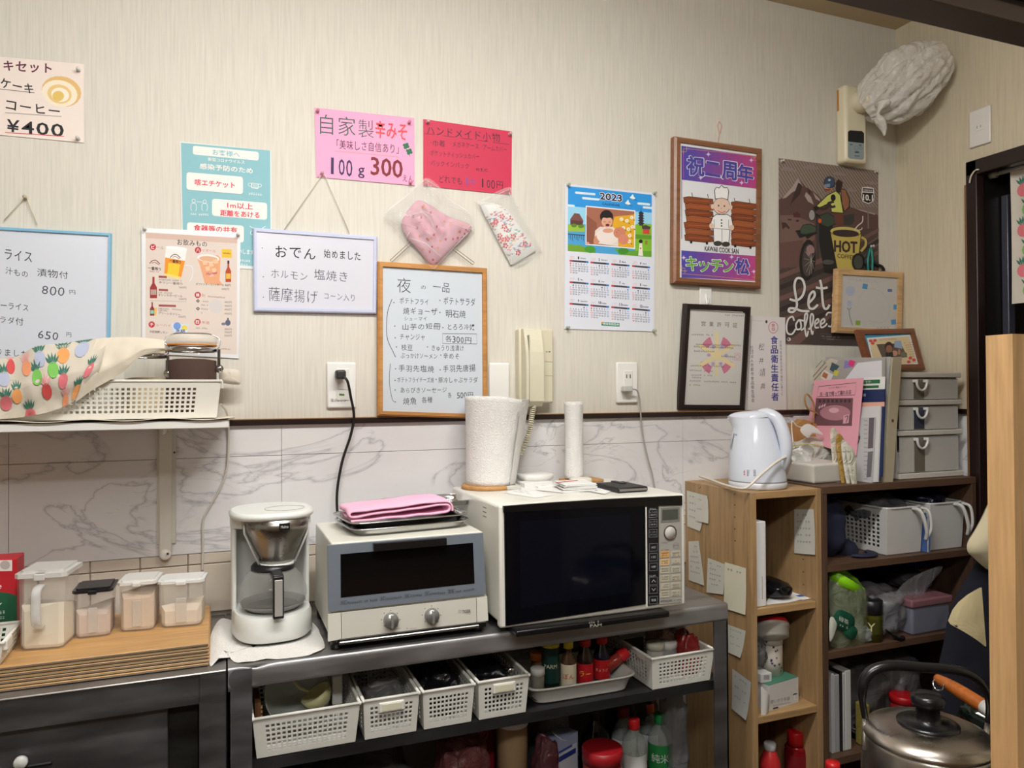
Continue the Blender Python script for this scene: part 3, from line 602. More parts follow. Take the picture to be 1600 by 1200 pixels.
# --- framed anniversary picture
C = [(1055, 212), (1192.5, 232), (1190.5, 450.5), (1053.5, 441.5)]; y = -0.026
r = thing('framed_poster', 'brown wood framed anniversary poster with a chef drawing in front of planks', 'picture', oY(1122, 447, y))
slab([(1062, 222), (1186, 240), (1184, 443), (1061, 434)], (0, y+0.006, 0), (0, -1, 0), 0.003, mt((226, 228, 232), 0.25)).build('backing_sheet', r)
frame(C, (0, y, 0), (0, -1, 0), 8.6, 0.024, mt((140, 94, 64), 0.35, 0, 'wood'), r)
p = Print((0, y+0.006, 0)); p.tf = (1050, 200, 4.615)
def band(y0, y1, z0, z1, n=10):
    for i in range(n):
        a, b = i/n, (i+1)/n; X0, X1 = 68+(622-68)*a, 68+(622-68)*b; t_ = (i+0.5)/n
        p._put([(X0, y0+(y1-y0)*a), (X1, y0+(y1-y0)*b), (X1, z0+(z1-z0)*b), (X0, z0+(z1-z0)*a)], [(0, 1, 2, 3)], (int(76+120*t_), int(74-2*t_), int(170-34*t_)))
    p.up()
band(128, 205, 372, 440); band(882, 925, 1078, 1105)
for q in ((262, 190), (572, 232), (207, 358), (502, 395), (84, 935), (430, 930), (590, 1035)):
    p.disc(q[0], q[1], 9, 9, (236, 220, 240), 10); p.disc(q[0], q[1], 20, 2.5, (210, 190, 230), 8); p.disc(q[0], q[1], 2.5, 20, (210, 190, 230), 8)
p.stroke([(70, 128), (70, 800)], 4, (60, 50, 110), False); p.stroke([(110, 150), (430, 182), (610, 208)], 3, (214, 150, 90), False); p.stroke([(84, 380), (82, 180)], 4, (190, 60, 140), False); p.stroke([(70, 1050), (250, 1064), (430, 1082), (612, 1100)], 3, (214, 150, 90), False)
for x0, y0, sx, sy in ((100, 150, 1, 1), (600, 215, -1, 1), (88, 1030, 1, -1), (600, 1075, -1, -1)):
    p.stroke([(x0-30*sx, y0+20*sy), (x0+5*sx, y0+20*sy), (x0+5*sx, y0-15*sy)], 4, (206, 160, 80), False); p.stroke([(x0-18*sx, y0+36*sy), (x0-18*sx, y0), (x0+22*sx, y0)], 4, (206, 160, 80), False)
KJ = (78, 70, 160)
for s_, a in (('祝', (112, 200, 232, 214, 135)), ('二', (240, 238, 346, 255, 100)), ('周', (362, 236, 464, 252, 128)), ('年', (474, 258, 584, 275, 122)), ('松', (458, 935, 556, 948, 112))):
    p.text(s_, a[0]-3, a[1]-2, a[2]+3, a[3]-2, a[4]+4, (232, 234, 244), 0.045); p.up(); p.text(s_, *a, KJ, 0.03); p.up()
for s_, a in (('キ', (104, 925, 180, 935, 95)), ('ッ', (196, 960, 266, 968, 72)), ('チ', (284, 942, 362, 955, 88)), ('ン', (374, 955, 440, 965, 80))):
    p.text(s_, a[0]-3, a[1]-2, a[2]+3, a[3]-2, a[4]+4, (226, 232, 230), 0.05); p.up(); p.text(s_, *a, (106, 168, 60), 0.022); p.up()
for i in range(7):   # planks
    y0 = 500+i*45; j = random.uniform(-12, 12)
    c_ = [(134, 72, 40), (150, 80, 42), (124, 64, 36), (156, 86, 48), (138, 70, 36), (146, 82, 44), (128, 66, 34)][i]
    for xa, xb, dy in ((92+j, 296, 0), (424, 612+j*0.5, 34)):
        q = [(xa, y0+dy), (xa+40, y0+dy-8), (xb, y0+dy+12), (xb+4, y0+dy+50), (xb-60, y0+dy+56), (xa+6, y0+dy+42)]
        p.poly(q, (40, 26, 20)); p.poly([(a+(2 if a < (xa+xb)/2 else -2), b+(3 if k_ < 3 else -3)) for k_, (a, b) in enumerate(q)], c_); p.stroke([(xa+30, y0+dy+20), (xb-30, y0+dy+28)], 5, (178, 88, 44))
for q in ((138, 812), (252, 820), (456, 840), (566, 850)): p.rect(q[0]-8, q[1], q[0]+8, q[1], 20, (40, 26, 20))
for q in ((148, 480), (262, 490), (455, 520), (562, 525)): p.stroke([(q[0]-6, q[1]-14), (q[0], q[1]+14)], 5, (70, 66, 60), False)
# a plain cook: white hat, round head, jacket with buttons, dark shoes
SK = (226, 196, 178); LW = (240, 240, 240)
p.poly([(292, 640), (318, 622), (400, 622), (430, 640), (446, 720), (420, 725), (412, 830), (362, 838), (300, 830), (296, 725), (268, 715)], INK); p.poly([(296, 643), (320, 626), (398, 626), (426, 643), (440, 715), (416, 720), (408, 826), (362, 832), (304, 826), (300, 720), (274, 711)], LW)
p.stroke([(302, 724), (414, 732)], 3, INK, False); p.stroke([(360, 730), (360, 832)], 3, INK, False); p.stroke([(304, 660), (306, 720)], 2.5, INK, False); p.stroke([(408, 662), (410, 722)], 2.5, INK, False)
p.disc(286, 706, 18, 20, SK); p.disc(430, 718, 18, 20, SK); p.disc(330, 832, 30, 18, (60, 56, 50)); p.disc(388, 838, 30, 18, (60, 56, 50))
p.disc(357, 562, 62, 62, INK); p.disc(357, 562, 59, 59, SK); p.disc(293, 566, 13, 18, SK); p.disc(423, 572, 13, 18, SK)
p.disc(336, 560, 5, 7, INK, 10); p.disc(378, 563, 5, 7, INK, 10); p.stroke([(330, 596), (357, 610), (386, 600)], 5, (190, 80, 60)); p.disc(357, 580, 8, 6, (214, 170, 150), 10)
p.poly([(310, 515), (304, 450), (318, 425), (340, 430), (357, 410), (376, 428), (400, 428), (412, 455), (404, 520), (357, 506)], INK); p.poly([(314, 510), (309, 450), (320, 430), (341, 436), (357, 416), (375, 434), (398, 433), (407, 456), (400, 514), (357, 502)], LW)
for q in (664, 686, 706): p.disc(357, q, 6, 6, (60, 66, 60), 8)
p.text('KAWAII COOK SAN', 236, 850, 480, 872, 36, (54, 34, 44), 0.012); p.done(r)
string(r, [(1122, 222), (1124, 208), (1121, 196), (1124, 189), (1128, 196), (1125, 208)], -0.004, 0.0007, mt((226, 150, 150), 0.5))
# --- hygiene licence in a black frame (hangs a little forward at the top)
o = oY(1112, 640, -0.012); n = Vector((0, -1, -0.085)).normalized()
r = thing('framed_certificate', 'black framed business licence certificate standing on the dado rail', 'certificate', o)
slab([(1078, 483), (1168, 489), (1160, 634), (1069, 632)], o-n*0.006, n, 0.003, mt((208, 206, 202), 0.3)).build('certificate_sheet', r)
frame([(1071.3, 474.2), (1174.5, 479.5), (1165, 641.2), (1061, 640.5)], o, n, 8.0, 0.016, mt((34, 25, 24), 0.35), r)
p = Print(o-n*0.006, n); p.tf = (1055, 470, 6.665); PK = (204, 122, 150); YL = (224, 208, 160)
for i in range(8):
    a0, a1 = [(20, 68), (80, 100), (112, 160), (172, 188), (200, 245), (258, 282), (295, 340), (348, 372)][i]
    if i in (1, 3, 5, 7): continue
    pts = [(432+180*math.cos(math.radians(a0+(a1-a0)*k/8)), 570-210*math.sin(math.radians(a0+(a1-a0)*k/8))) for k in range(9)]
    pts += [(432+112*math.cos(math.radians(a1-(a1-a0)*k/8)), 570-130*math.sin(math.radians(a1-(a1-a0)*k/8))) for k in range(9)]; p.poly(pts, PK)
for q in (90, 210, 330, 30, 150): a = math.radians(q); p.stroke([(432, 570), (432+215*math.cos(a), 570-(245 if q == 90 else 225)*math.sin(a))], 40, YL, False)
p.stroke([(430, 600), (428, 790)], 26, YL, False)
for q in ((350, 565), (530, 570), (400, 480), (490, 480), (395, 655), (475, 655)): p.disc(q[0], q[1], 20, 18, (180, 160, 190), 12)
for i, c in enumerate('営業許可証'): p.text(c, 272+i*82, 212+i*4, 318+i*82, 214+i*4, 50, (60, 56, 60), -0.002)
G5 = (90, 84, 86)
for x0, y0, x1 in ((170, 345, 300), (325, 348, 415), (215, 445, 690), (195, 470, 610), (195, 515, 430), (480, 572, 625), (160, 668, 300), (305, 670, 515), (150, 716, 280), (300, 722, 395), (150, 765, 275), (300, 768, 390), (175, 792, 275), (150, 826, 270), (300, 832, 640), (148, 868, 268), (520, 142, 720)): p.scribble(x0, y0, x1, y0+(x1-x0)*0.03, 15, G5, 0.8)
p.stroke([(620, 545), (680, 547), (678, 622), (618, 620)], 4, (214, 140, 150), False, True); p.ring(648, 583, 18, 24, 4, (214, 140, 150)); p.done(r)
r, p = poster('certificate_plate', 'white upright food hygiene plate with blue vertical lettering', 'sign', [(1175, 493.5), (1226.8, 496), (1229, 641), (1168.5, 640.7)], mt((218, 214, 214), 0.35), -0.010, 0.004)
p.tf = (1055, 470, 6.665)
p.vtext('食品衛生責任者', 1032, 368, 74, 98, (40, 44, 140), 0.014, 0.02, 0, 1040); p.vtext('京都市食品衛生法施行細則に基づく', 1098, 415, 20, 36, (70, 70, 90), 0, 0, 0, 1112)
p.vtext('社団法人京都市食品衛生協会', 795, 465, 32, 46, (50, 50, 64), 0.002, 0, 0, 810)
for c, q in (('松', (865, 440, 932, 440, 85)), ('井', (870, 590, 925, 590, 65)), ('靖', (875, 705, 942, 700, 95)), ('典', (885, 860, 942, 855, 70))): p.text(c, *q, INK, -0.008, 0.4, 0.15)
p.ring(1021, 278, 48, 58, 5, (190, 40, 50)); p.text('食', 1000, 235, 1042, 236, 36, (190, 40, 50), 0); p.text('協', 1002, 276, 1042, 277, 36, (190, 40, 50), 0)
p.stroke([(800, 205), (915, 210)], 2.5, (160, 156, 156), False); p.disc(950, 218, 12, 18, (60, 70, 60), 8); p.done(r)
# --- coffee poster
CP = [(1216.7, 247), (1372, 267), (1374, 541), (1218, 535)]
r, p = poster('coffee_poster', 'tall brown coffee poster with a motorcycle rider and yellow mug', 'poster', CP, mt((128, 112, 104), 0.45), -0.002, pins=[(1221, 252), (1367, 269)])
p.tf = (1210, 240, 6.665); D1 = (62, 44, 42); D2 = (92, 68, 64); SN = (172, 156, 150); K = (30, 28, 28)
for i in range(46):   # hatched sky
    x0 = 45+i*32-300; a = [(x0, 45+(x0-45)*0.13), (x0+300, 560)]
    if x0 < 45: t_ = (45-x0)/300; a[0] = (45, 45+(560-45)*t_)
    if a[1][0] > 1075: t_ = (1075-a[0][0])/(a[1][0]-a[0][0]); a[1] = (1075, a[0][1]+(a[1][1]-a[0][1])*t_)
    if a[0][0] < 1060 and a[1][0] > 50: p.stroke(a, 6, (176, 160, 148), False)
p.up()
for cx, cy, wd in ((380, 148, 80), (150, 170, 90), (680, 215, 75), (1010, 310, 60), (800, 385, 50)): p.disc(cx, cy, wd, 16, (150, 134, 128), k=0.1); p.disc(cx-10, cy-14, wd*0.5, 14, (150, 134, 128), k=0.1)
p.poly([(45, 480), (110, 440), (245, 260), (330, 350), (440, 420), (560, 560), (620, 600), (620, 1200), (55, 1200)], D2); p.poly([(600, 620), (780, 555), (1078, 640), (1084, 1200), (600, 1200)], D2)
for q in ([(245, 258), (300, 340), (260, 330), (235, 380), (190, 400), (120, 460), (80, 470), (180, 350)], [(330, 400), (380, 450), (410, 530), (350, 500), (315, 440)], [(400, 400), (470, 470), (480, 500), (430, 470)], [(830, 565), (1050, 625), (1045, 638), (900, 595)]): p.poly(q, SN)
for q in ([(250, 300), (290, 330), (270, 420), (160, 540), (200, 430)], [(340, 350), (385, 400), (360, 420)]): p.poly(q, D1)
p.poly([(60, 640), (200, 640), (420, 730), (420, 900), (60, 1010)], (118, 92, 84)); p.poly([(60, 930), (300, 900), (300, 1180), (60, 1190)], (104, 76, 70)); p.poly([(720, 790), (1080, 780), (1086, 1200), (720, 1200)], (78, 64, 58))
for i in range(4): p.stroke([(1080, 800+i*70), (880, 900+i*110)], 16, (106, 92, 84), False)
p.poly([(75, 715), (120, 720), (160, 770), (150, 790), (120, 760), (85, 790)], D1); p.disc(160, 688, 24, 8, D1); p.disc(240, 700, 18, 12, D1); p.poly([(195, 620), (240, 605), (272, 630), (265, 668), (200, 662)], (84, 44, 44))
p.stroke([(975, 540), (978, 780)], 12, (130, 120, 114), False)
# road stripes of the lower half
p.tf = (1210, 400, 6.317)
p.poly([(52, 130), (620, 60), (1030, 60), (1036, 890), (112, 862), (50, 855)], (74, 62, 58))
for i in range(7): y0 = 120+i*110; p.poly([(52, y0+60), (360, y0-60), (620, y0-170), (1030, y0-400), (1030, y0-360), (620, y0-120), (360, y0-10), (52, y0+110)] if i < 6 else [(100, 862), (420, 640), (560, 560), (560, 600), (250, 866)], (112, 84, 78) if i % 2 == 0 else (52, 44, 44))
p.tf = (1210, 240, 6.665)
p.disc(345, 1110, 84, 215, K, 28, rot=0.06); p.disc(352, 1110, 62, 170, (74, 66, 64), 24, rot=0.06); p.disc(375, 1010, 44, 60, (150, 118, 116), 16); p.disc(395, 1085, 34, 50, K, 16)
for i in range(12): a = i*PI/6+0.1; p.stroke([(385, 1110), (365+55*math.cos(a), 1110+155*math.sin(a))], 3, (180, 170, 160), False)
p.up(); p.poly([(430, 620), (600, 700), (640, 1180), (600, 1250), (520, 1240), (440, 760)], K); p.poly([(720, 640), (830, 630), (835, 700), (800, 750), (720, 740)], (56, 56, 54)); p.disc(560, 1130, 60, 26, (80, 80, 80))
p.poly([(470, 640), (560, 612), (630, 660), (645, 730), (560, 770), (480, 740)], K); p.poly([(478, 648), (560, 620), (624, 664), (636, 724), (560, 762), (486, 734)], (58, 74, 60))
p.poly([(218, 800), (265, 795), (300, 740), (370, 728), (440, 760), (440, 830), (340, 890), (325, 860), (265, 880)], K); p.poly([(272, 790), (305, 745), (368, 736), (432, 766), (430, 815), (340, 840), (275, 830)], (66, 84, 66)); p.stroke([(225, 812), (300, 842), (430, 818)], 10, (40, 40, 40))
p.stroke([(455, 660), (452, 1100)], 22, (60, 60, 62), False); p.disc(392, 640, 36, 62, K); p.disc(390, 640, 30, 54, (160, 158, 156)); p.disc(472, 700, 18, 24, (222, 84, 40), 12)
p.poly([(690, 360), (740, 370), (790, 480), (785, 560), (730, 610), (700, 520)], K); p.poly([(696, 372), (738, 378), (778, 480), (775, 552), (732, 598), (706, 520)], (150, 100, 74)); p.poly([(640, 300), (668, 262), (712, 300), (705, 350), (680, 410), (640, 380)], (54, 36, 34))
p.poly([(612, 612), (722, 620), (712, 750), (640, 750)], (104, 62, 50)); p.poly([(435, 540), (550, 430), (640, 385), (690, 430), (712, 560), (722, 625), (590, 615), (585, 520), (460, 570)], K); p.poly([(445, 542), (553, 438), (640, 393), (682, 432), (704, 560), (714, 616), (598, 606), (588, 505), (462, 562)], (206, 212, 112))
p.disc(612, 460, 26, 36, K); p.stroke([(620, 500), (560, 520), (600, 555), (635, 545)], 26, (60, 50, 46)); p.stroke([(440, 560), (520, 575), (570, 540)], 24, (62, 46, 40))
p.disc(562, 345, 44, 52, (200, 130, 100)); p.disc(575, 300, 58, 64, K); p.disc(575, 300, 52, 58, (58, 78, 106)); p.poly([(522, 320), (580, 312), (578, 350), (524, 350)], (120, 150, 180)); p.stroke([(528, 372), (556, 380), (584, 374)], 12, (70, 34, 28)); p.disc(572, 275, 14, 12, (190, 200, 210), 8)
p.poly([(400, 560), (430, 545), (470, 570), (430, 600)], K)
YM = (196, 178, 92)
p.stroke([(905, 870), (950, 900), (950, 960), (900, 1020)], 34, (40, 36, 30)); p.stroke([(905, 870), (948, 900), (948, 960), (900, 1018)], 26, YM)
p.poly([(576, 790), (910, 820), (880, 1100), (820, 1250), (690, 1250), (650, 1200)], (40, 36, 30)); p.poly([(582, 800), (902, 830), (874, 1095), (815, 1240), (695, 1240), (655, 1190)], YM); p.disc(740, 815, 165, 54, (40, 36, 30), k=0.05); p.disc(740, 813, 158, 50, (206, 192, 110), k=0.05); p.disc(742, 828, 138, 36, (58, 42, 42), k=0.05)
p.text('HOT', 625, 905, 860, 920, 115, (62, 42, 46), 0.04); p.text('COFFEE', 655, 1040, 835, 1062, 44, (62, 42, 46), 0.015)
p.stroke([(830, 800), (870, 750), (915, 710), (920, 650)], 12, (214, 206, 190)); p.stroke([(850, 800), (905, 790), (912, 770)], 9, (214, 206, 190))
p.poly([(912, 350), (975, 345), (1035, 360), (1042, 450), (1030, 500), (978, 525), (918, 500), (905, 440)], (226, 222, 218)); p.poly([(918, 405), (1030, 412), (1036, 450), (1024, 494), (978, 515), (924, 492), (912, 440)], K); p.poly([(920, 358), (1026, 366), (1028, 400), (920, 394)], (60, 40, 44)); p.text('COFFEE ROAD', 926, 370, 1020, 378, 18, (220, 214, 210), 0.02); p.text('10.1', 924, 425, 1024, 432, 60, (238, 236, 232), 0.04)
p.disc(875, 1130, 70, 95, K, 20); p.disc(875, 1130, 48, 70, (70, 74, 66), 18)
p.tf = (1210, 400, 6.317)
LT = [[(150, 425), (215, 440), (275, 395), (300, 310), (275, 232), (222, 222), (198, 290), (212, 400), (222, 490), (192, 548), (146, 548), (150, 518), (205, 520), (270, 542), (345, 545)],
      [(335, 470), (395, 400), (388, 350), (352, 380), (335, 450), (345, 510), (385, 520), (430, 480)], [(450, 235), (465, 300), (475, 430), (490, 510), (520, 520), (545, 480)], [(410, 310), (470, 320), (525, 310)],
      [(610, 360), (585, 370), (580, 400), (610, 430), (625, 470), (590, 490)],
      [(195, 640), (180, 600), (140, 620), (120, 690), (130, 760), (175, 770), (210, 720)], [(240, 630), (212, 680), (225, 725), (262, 710), (258, 650), (240, 630), (290, 640)], [(262, 735), (300, 700), (325, 600), (320, 565), (300, 590), (300, 700), (312, 780), (322, 790), (335, 740)], [(335, 725), (370, 690), (385, 600), (368, 570), (355, 610), (358, 700), (375, 775), (380, 740)],
      [(395, 680), (435, 650), (430, 620), (402, 650), (405, 705), (440, 705)], [(450, 680), (495, 650), (488, 620), (458, 650), (462, 705), (500, 690), (520, 665)], [(510, 590), (530, 560), (580, 560), (640, 545)], [(585, 570), (575, 650), (560, 695), (530, 690)]]
for L_ in LT: p.stroke([(a+3, b+3) for a, b in L_], 29 if L_[0][1] < 500 else 23, (36, 30, 30))
for L_ in LT: p.stroke(L_, 23 if L_[0][1] < 500 else 17, (226, 224, 222))
p.disc(143, 822, 20, 18, (214, 208, 204), 10); p.disc(137, 820, 8, 10, K, 8); p.stroke([(460, 800), (455, 765), (660, 785), (660, 828), (470, 812)], 2, (140, 128, 122), False); p.scribble(470, 785, 650, 796, 14, (170, 160, 152)); p.scribble(520, 815, 590, 820, 10, (170, 160, 152)); p.done(r)
# --- small birch framed whiteboard with stickers, and the brown photo frame
C = [(1307.8, 419.2), (1413.5, 425.5), (1411, 524), (1304.5, 519.5)]
r, p = board('whiteboard', 'small whiteboard in a light birch frame with blue square stickers', C, mt((208, 170, 122), 0.5, 0, 'wood'), 9.0, -0.030, 0.016, (196, 194, 192))
p.tf = (1210, 400, 6.317)
p.text('いつもありがとう。', 722, 212, 1048, 240, 34, (150, 150, 150), -0.006, 0.5)
p.stroke([(820, 500), (845, 400), (900, 335), (970, 322), (1060, 360), (1125, 470), (1130, 590), (1050, 658), (930, 640)], 2.5, (165, 165, 165))
for q in ((895, 300, 50, 0.15), (1200, 504, 48, 0), (1176, 652, 48, -0.1)): p.disc(q[0], q[1], q[2]*0.72, q[2]*0.72, (84, 152, 200), 4, rot=PI/4+q[3])
p.disc(825, 660, 33, 33, (140, 170, 60), 4, rot=PI/4+0.1); p.rect(1118, 325, 1162, 326, 28, (96, 108, 160)); p.stroke([(738, 530), (745, 600), (772, 685)], 6, (80, 120, 110)); p.stroke([(718, 510), (738, 530), (758, 508)], 6, (80, 120, 110))
p.disc(750, 345, 46, 52, (172, 180, 200)); p.disc(742, 470, 26, 30, (172, 180, 200)); p.scribble(1010, 700, 1145, 698, 18, (150, 150, 150), 0.6); p.done(r, 'drawing')
# ================================================================ THINGS FIXED ON THE WALLS
def plate(px0, py0, px1, py1, yf, yb, r, mat, mb=None, seg=3):
    a = oY(px0, py1, yf); b = oY(px1, py0, yf); mb = mb or MB()
    return mb.rbox((a.x, yf, a.z), (b.x, yb, b.z), r, mat, seg=seg)
def q4(pr, px0, py0, px1, py1, h, col): pr.rect(px0, py0, px1, py1, h, col)
r = thing('wall_outlet', 'white wall outlet with a black plug, left of the wood framed menu', 'outlet', oY(533, 638, 0))
plate(511, 566, 556.5, 638, -0.009, 0, 0.006, WHITE).build('cover_plate', r); plate(526, 576, 546, 626, -0.0115, -0.005, 0.002, PLASTIC).build('socket_insert', r)
p = Print((0, -0.0116, 0)); p.rect(530, 615, 538, 615.5, 3, (70, 120, 40)); p.rect(527, 608, 546, 609, 0.6, (120, 120, 116)); p.text('電子レンジ', 517, 623, 541, 624, 4.5, (90, 90, 90)); p.done(r)
r = thing('power_cord', 'black power cord hanging from the left outlet down behind the toaster', 'cord', oY(535, 590, -0.02))
plate(525.5, 578, 541, 592, -0.042, -0.0117, 0.005, mt((44, 44, 44), 0.45)).build('plug', r)
MB().tube(cr([oY(536, 588, -0.040), oY(543, 596, -0.045), oY(548, 620, -0.035), oY(553, 650, -0.022), oY(548, 680, -0.022), oY(535, 720, -0.022), oY(527, 765, -0.025), oY(527, 800, -0.03), oY(531, 830, -0.04)], 8), 0.0034, mt((22, 22, 22), 0.4), 8).build('cable', r)
r = thing('switch_plate', 'blank white cover plate right of the wood framed menu', 'cover plate', oY(780, 640, 0))
plate(765, 567, 796.5, 652, -0.010, 0, 0.008, WHITE).build('cover_plate', r)
r = thing('wall_outlet', 'white wall outlet with a grey plug, right of the intercom', 'outlet', oY(979, 632, 0))
plate(964, 566, 997, 630, -0.009, 0, 0.006, WHITE).build('cover_plate', r); plate(975, 579, 989, 615, -0.0115, -0.005, 0.002, PLASTIC).build('socket_insert', r)
p = Print((0, -0.0116, 0)); p.rect(978.5, 585, 980, 585, 6, (60, 60, 60)); p.rect(984, 585, 985.5, 585, 6, (60, 60, 60)); p.done(r)
r = thing('power_cord', 'thin grey cord from the right outlet down behind the microwave', 'cord', oY(985, 610, -0.02))
plate(976, 603, 989, 612, -0.034, -0.0117, 0.003, mt((196, 196, 192), 0.4)).build('plug', r)
MB().tube(cr([oY(988, 608, -0.030), oY(996, 611, -0.03), oY(1000, 630, -0.02), oY(1003, 670, -0.014), oY(1012, 715, -0.014), oY(1019, 740, -0.016), oY(1024, 770, -0.02)], 8), 0.0022, mt((170, 168, 164), 0.4), 6).build('cable', r)
# intercom
r = thing('intercom_phone', 'cream wall intercom handset with a coiled cord', 'intercom', oY(836, 641, 0))
a = oY(818, 629, -0.03); b = oY(864.5, 514.5, -0.03); xl = a.x-0.012
MB().rbox((xl, -0.030, a.z-0.002), (b.x, 0, b.z), 0.005, CREAM).build('base_unit', r)
hl, hr = xl+0.006, oY(849, 560, -0.062).x
prof = [(-0.030, a.z-0.010), (-0.052, a.z-0.010), (-0.064, a.z+0.004), (-0.066, a.z+0.100), (-0.064, a.z+0.135), (-0.056, a.z+0.168), (-0.047, b.z-0.004), (-0.038, b.z-0.001), (-0.030, b.z-0.003)]
MB().prism(prof, hl, hr, mt((216, 211, 188), 0.4), 'x').build('handset', r)
MB().box((hl+0.008, -0.0665, a.z+0.0), (hl+0.0092, -0.045, b.z-0.02), mt((150, 146, 128), 0.5)).build('seam', r)
p = Print((0, -0.0302, 0)); p.rect(851, 564.5, 864, 565.5, 0.8, (150, 146, 130)); p.rect(851, 586.5, 864, 587, 0.8, (150, 146, 130)); p.rect(857, 549, 860, 549, 1.5, INK); p.rect(853.5, 549, 855, 549, 1.5, INK); p.done(r)
c0, c1 = oY(835, 640, -0.045), oY(823, 700, -0.05); hp = []
ctr = cr([oY(834, 634, -0.045), oY(831, 650, -0.042), oY(828, 670, -0.045), oY(822, 690, -0.05), oY(812, 712, -0.06)], 60)
for i, q in enumerate(ctr): t_ = i*0.62; hp.append(q+Vector((math.cos(t_)*0.0065, math.sin(t_)*0.0065, 0)))
MB().tube(hp, 0.0019, CREAM, 5).tube([oY(835, 629, -0.045), oY(834.5, 636, -0.045)], 0.0035, CREAM, 8).build('coiled_cord', r)
# adhesive hook
r = thing('wall_hook', 'white plastic adhesive hook above the black framed licence', 'hook', oY(1103, 475, 0))
plate(1094, 448.5, 1112.5, 476, -0.007, 0, 0.003, WHITE).build('base', r)
MB().tube(cr([oY(1103, 460, -0.008), oY(1104, 470, -0.012), oY(1106, 475, -0.024), oY(1108, 466, -0.030)], 6), 0.0028, WHITE, 8).build('hook', r)
# wall dispenser with plastic bag over its arm
Y = -0.045; a = oY(1322, 252, Y); b = oY(1353.5, 136, Y)
r = thing('wall_dispenser', 'cream wall mounted unit with a small control panel near the corner', 'dispenser', Vector(((a.x+b.x)/2, 0, a.z)))
xl = oY(1309, 190, -0.012).x
MB().rbox((xl, Y, a.z), (b.x+0.004, 0, b.z), 0.012, mt((226, 218, 190), 0.35)).build('body', r)
p = Print((0, Y-0.0002, 0)); p.rrect(1325, 203.5, 1350, 206, 44, 4, (146, 162, 166)); p.poly([(1325, 206), (1328, 203.5), (1347, 205), (1350, 208), (1350, 224), (1325, 221)], (24, 26, 28)); p.ring(1338, 231, 3, 3, 0.6, (110, 124, 128)); p.ring(1345, 231.5, 2.2, 2.2, 0.6, (110, 124, 128)); p.rect(1328, 225, 1332, 225.3, 1.4, (60, 70, 74)); p.rect(1342, 226, 1346, 226.3, 1.4, (60, 70, 74)); p.rect(1336, 236, 1342, 236.3, 3, (80, 90, 94)); p.rect(1335, 243, 1343, 243.3, 1.2, (70, 80, 84)); p.done(r, 'control_panel')
MB().box((xl-0.0006, -0.018, oX(1313, 172, xl).z), (xl+0.001, -0.010, oX(1313, 139, xl).z), mt((190, 130, 60), 0.5)).build('side_label', r)
MB().tube(cr([oY(1340, 158, -0.03), oY(1350, 158, -0.07), oY(1366, 150, -0.11)], 6), [0.036]*6+[0.032]*6+[0.028], mt((222, 213, 188), 0.35), 16).build('arm', r)
A = oY(1355, 170, -0.075); B = oY(1482, 80, -0.235); ax = (B-A); Ln = ax.length; ax.normalize(); sd = ax.cross(Vector((0, 1, 0))).normalized(); dp = ax.cross(sd)
def bagf(u, v):
    t = v; rr = 0.112*(math.sin(PI*min(1, max(0, (t*0.90+0.06))))**0.5); g = u*2*PI
    rr *= 1+0.10*noise.noise(Vector((math.cos(g)*2.2, math.sin(g)*2.2, t*5)))-0.16*(1-min(1, 3.2*abs(noise.noise(Vector((math.cos(g+t*0.8)*3.1, math.sin(g+t*0.8)*3.1, t*1.6))))))
    q = A+ax*(Ln*t*1.02-0.012)+sd*math.cos(g)*rr*1.0+dp*math.sin(g)*rr*0.68
    q += noise.noise_vector(q*26)*0.007+noise.noise_vector(q*70)*0.003; q.x = min(q.x, WX-0.004); return q
bagm = mt((232, 228, 220), 0.28, 0, 'crinkle', 0.72)
r = thing('plastic_bag', 'crumpled white translucent plastic bag tied over the wall unit arm', 'bag', A)
bm_ = MB().grid(bagf, 110, 60, bagm)
kn = oY(1372, 176, -0.15); bm_.build('bag_film', r, thick=0.0)
MB().tube(cr([kn+Vector((0.02, 0, 0.03)), kn, kn+Vector((0.004, 0, -0.02)), oY(1380, 200, -0.15), oY(1382, 212, -0.15)], 5), [0.03, 0.022, 0.015, 0.010, 0.007, 0.006, 0.0055, 0.007, 0.010, 0.013, 0.016, 0.018, 0.017, 0.016, 0.015, 0.013, 0.011, 0.008, 0.006, 0.005, 0.003], bagm, 9, flat=0.6).build('knotted_tail', r)
# outlet on the right wall
a = oX(1517, 226, WX); b = oX(1550, 170, WX)
r = thing('wall_outlet', 'white double slot outlet on the right wall above the doorway', 'outlet', Vector((WX, (a.y+b.y)/2, a.z)))
z0_ = oX(1534, 226, WX-0.008).z; z1_ = oX(1534, 168, WX-0.008).z
MB().rbox((WX-0.009, b.y, z0_), (WX, a.y, z1_), 0.005, mt((226, 222, 218), 0.35)).build('cover_plate', r)
cy_, cz_ = (a.y+b.y)/2, (z0_+z1_)/2
MB().rbox((WX-0.0105, cy_-0.012, cz_-0.011), (WX-0.008, cy_+0.012, cz_+0.011), 0.001, PLASTIC).box((WX-0.0109, cy_-0.006, cz_-0.004), (WX-0.0104, cy_-0.0048, cz_+0.004), BLACK).box((WX-0.0109, cy_+0.0048, cz_-0.004), (WX-0.0104, cy_+0.006, cz_+0.004), BLACK).build('socket_insert', r)
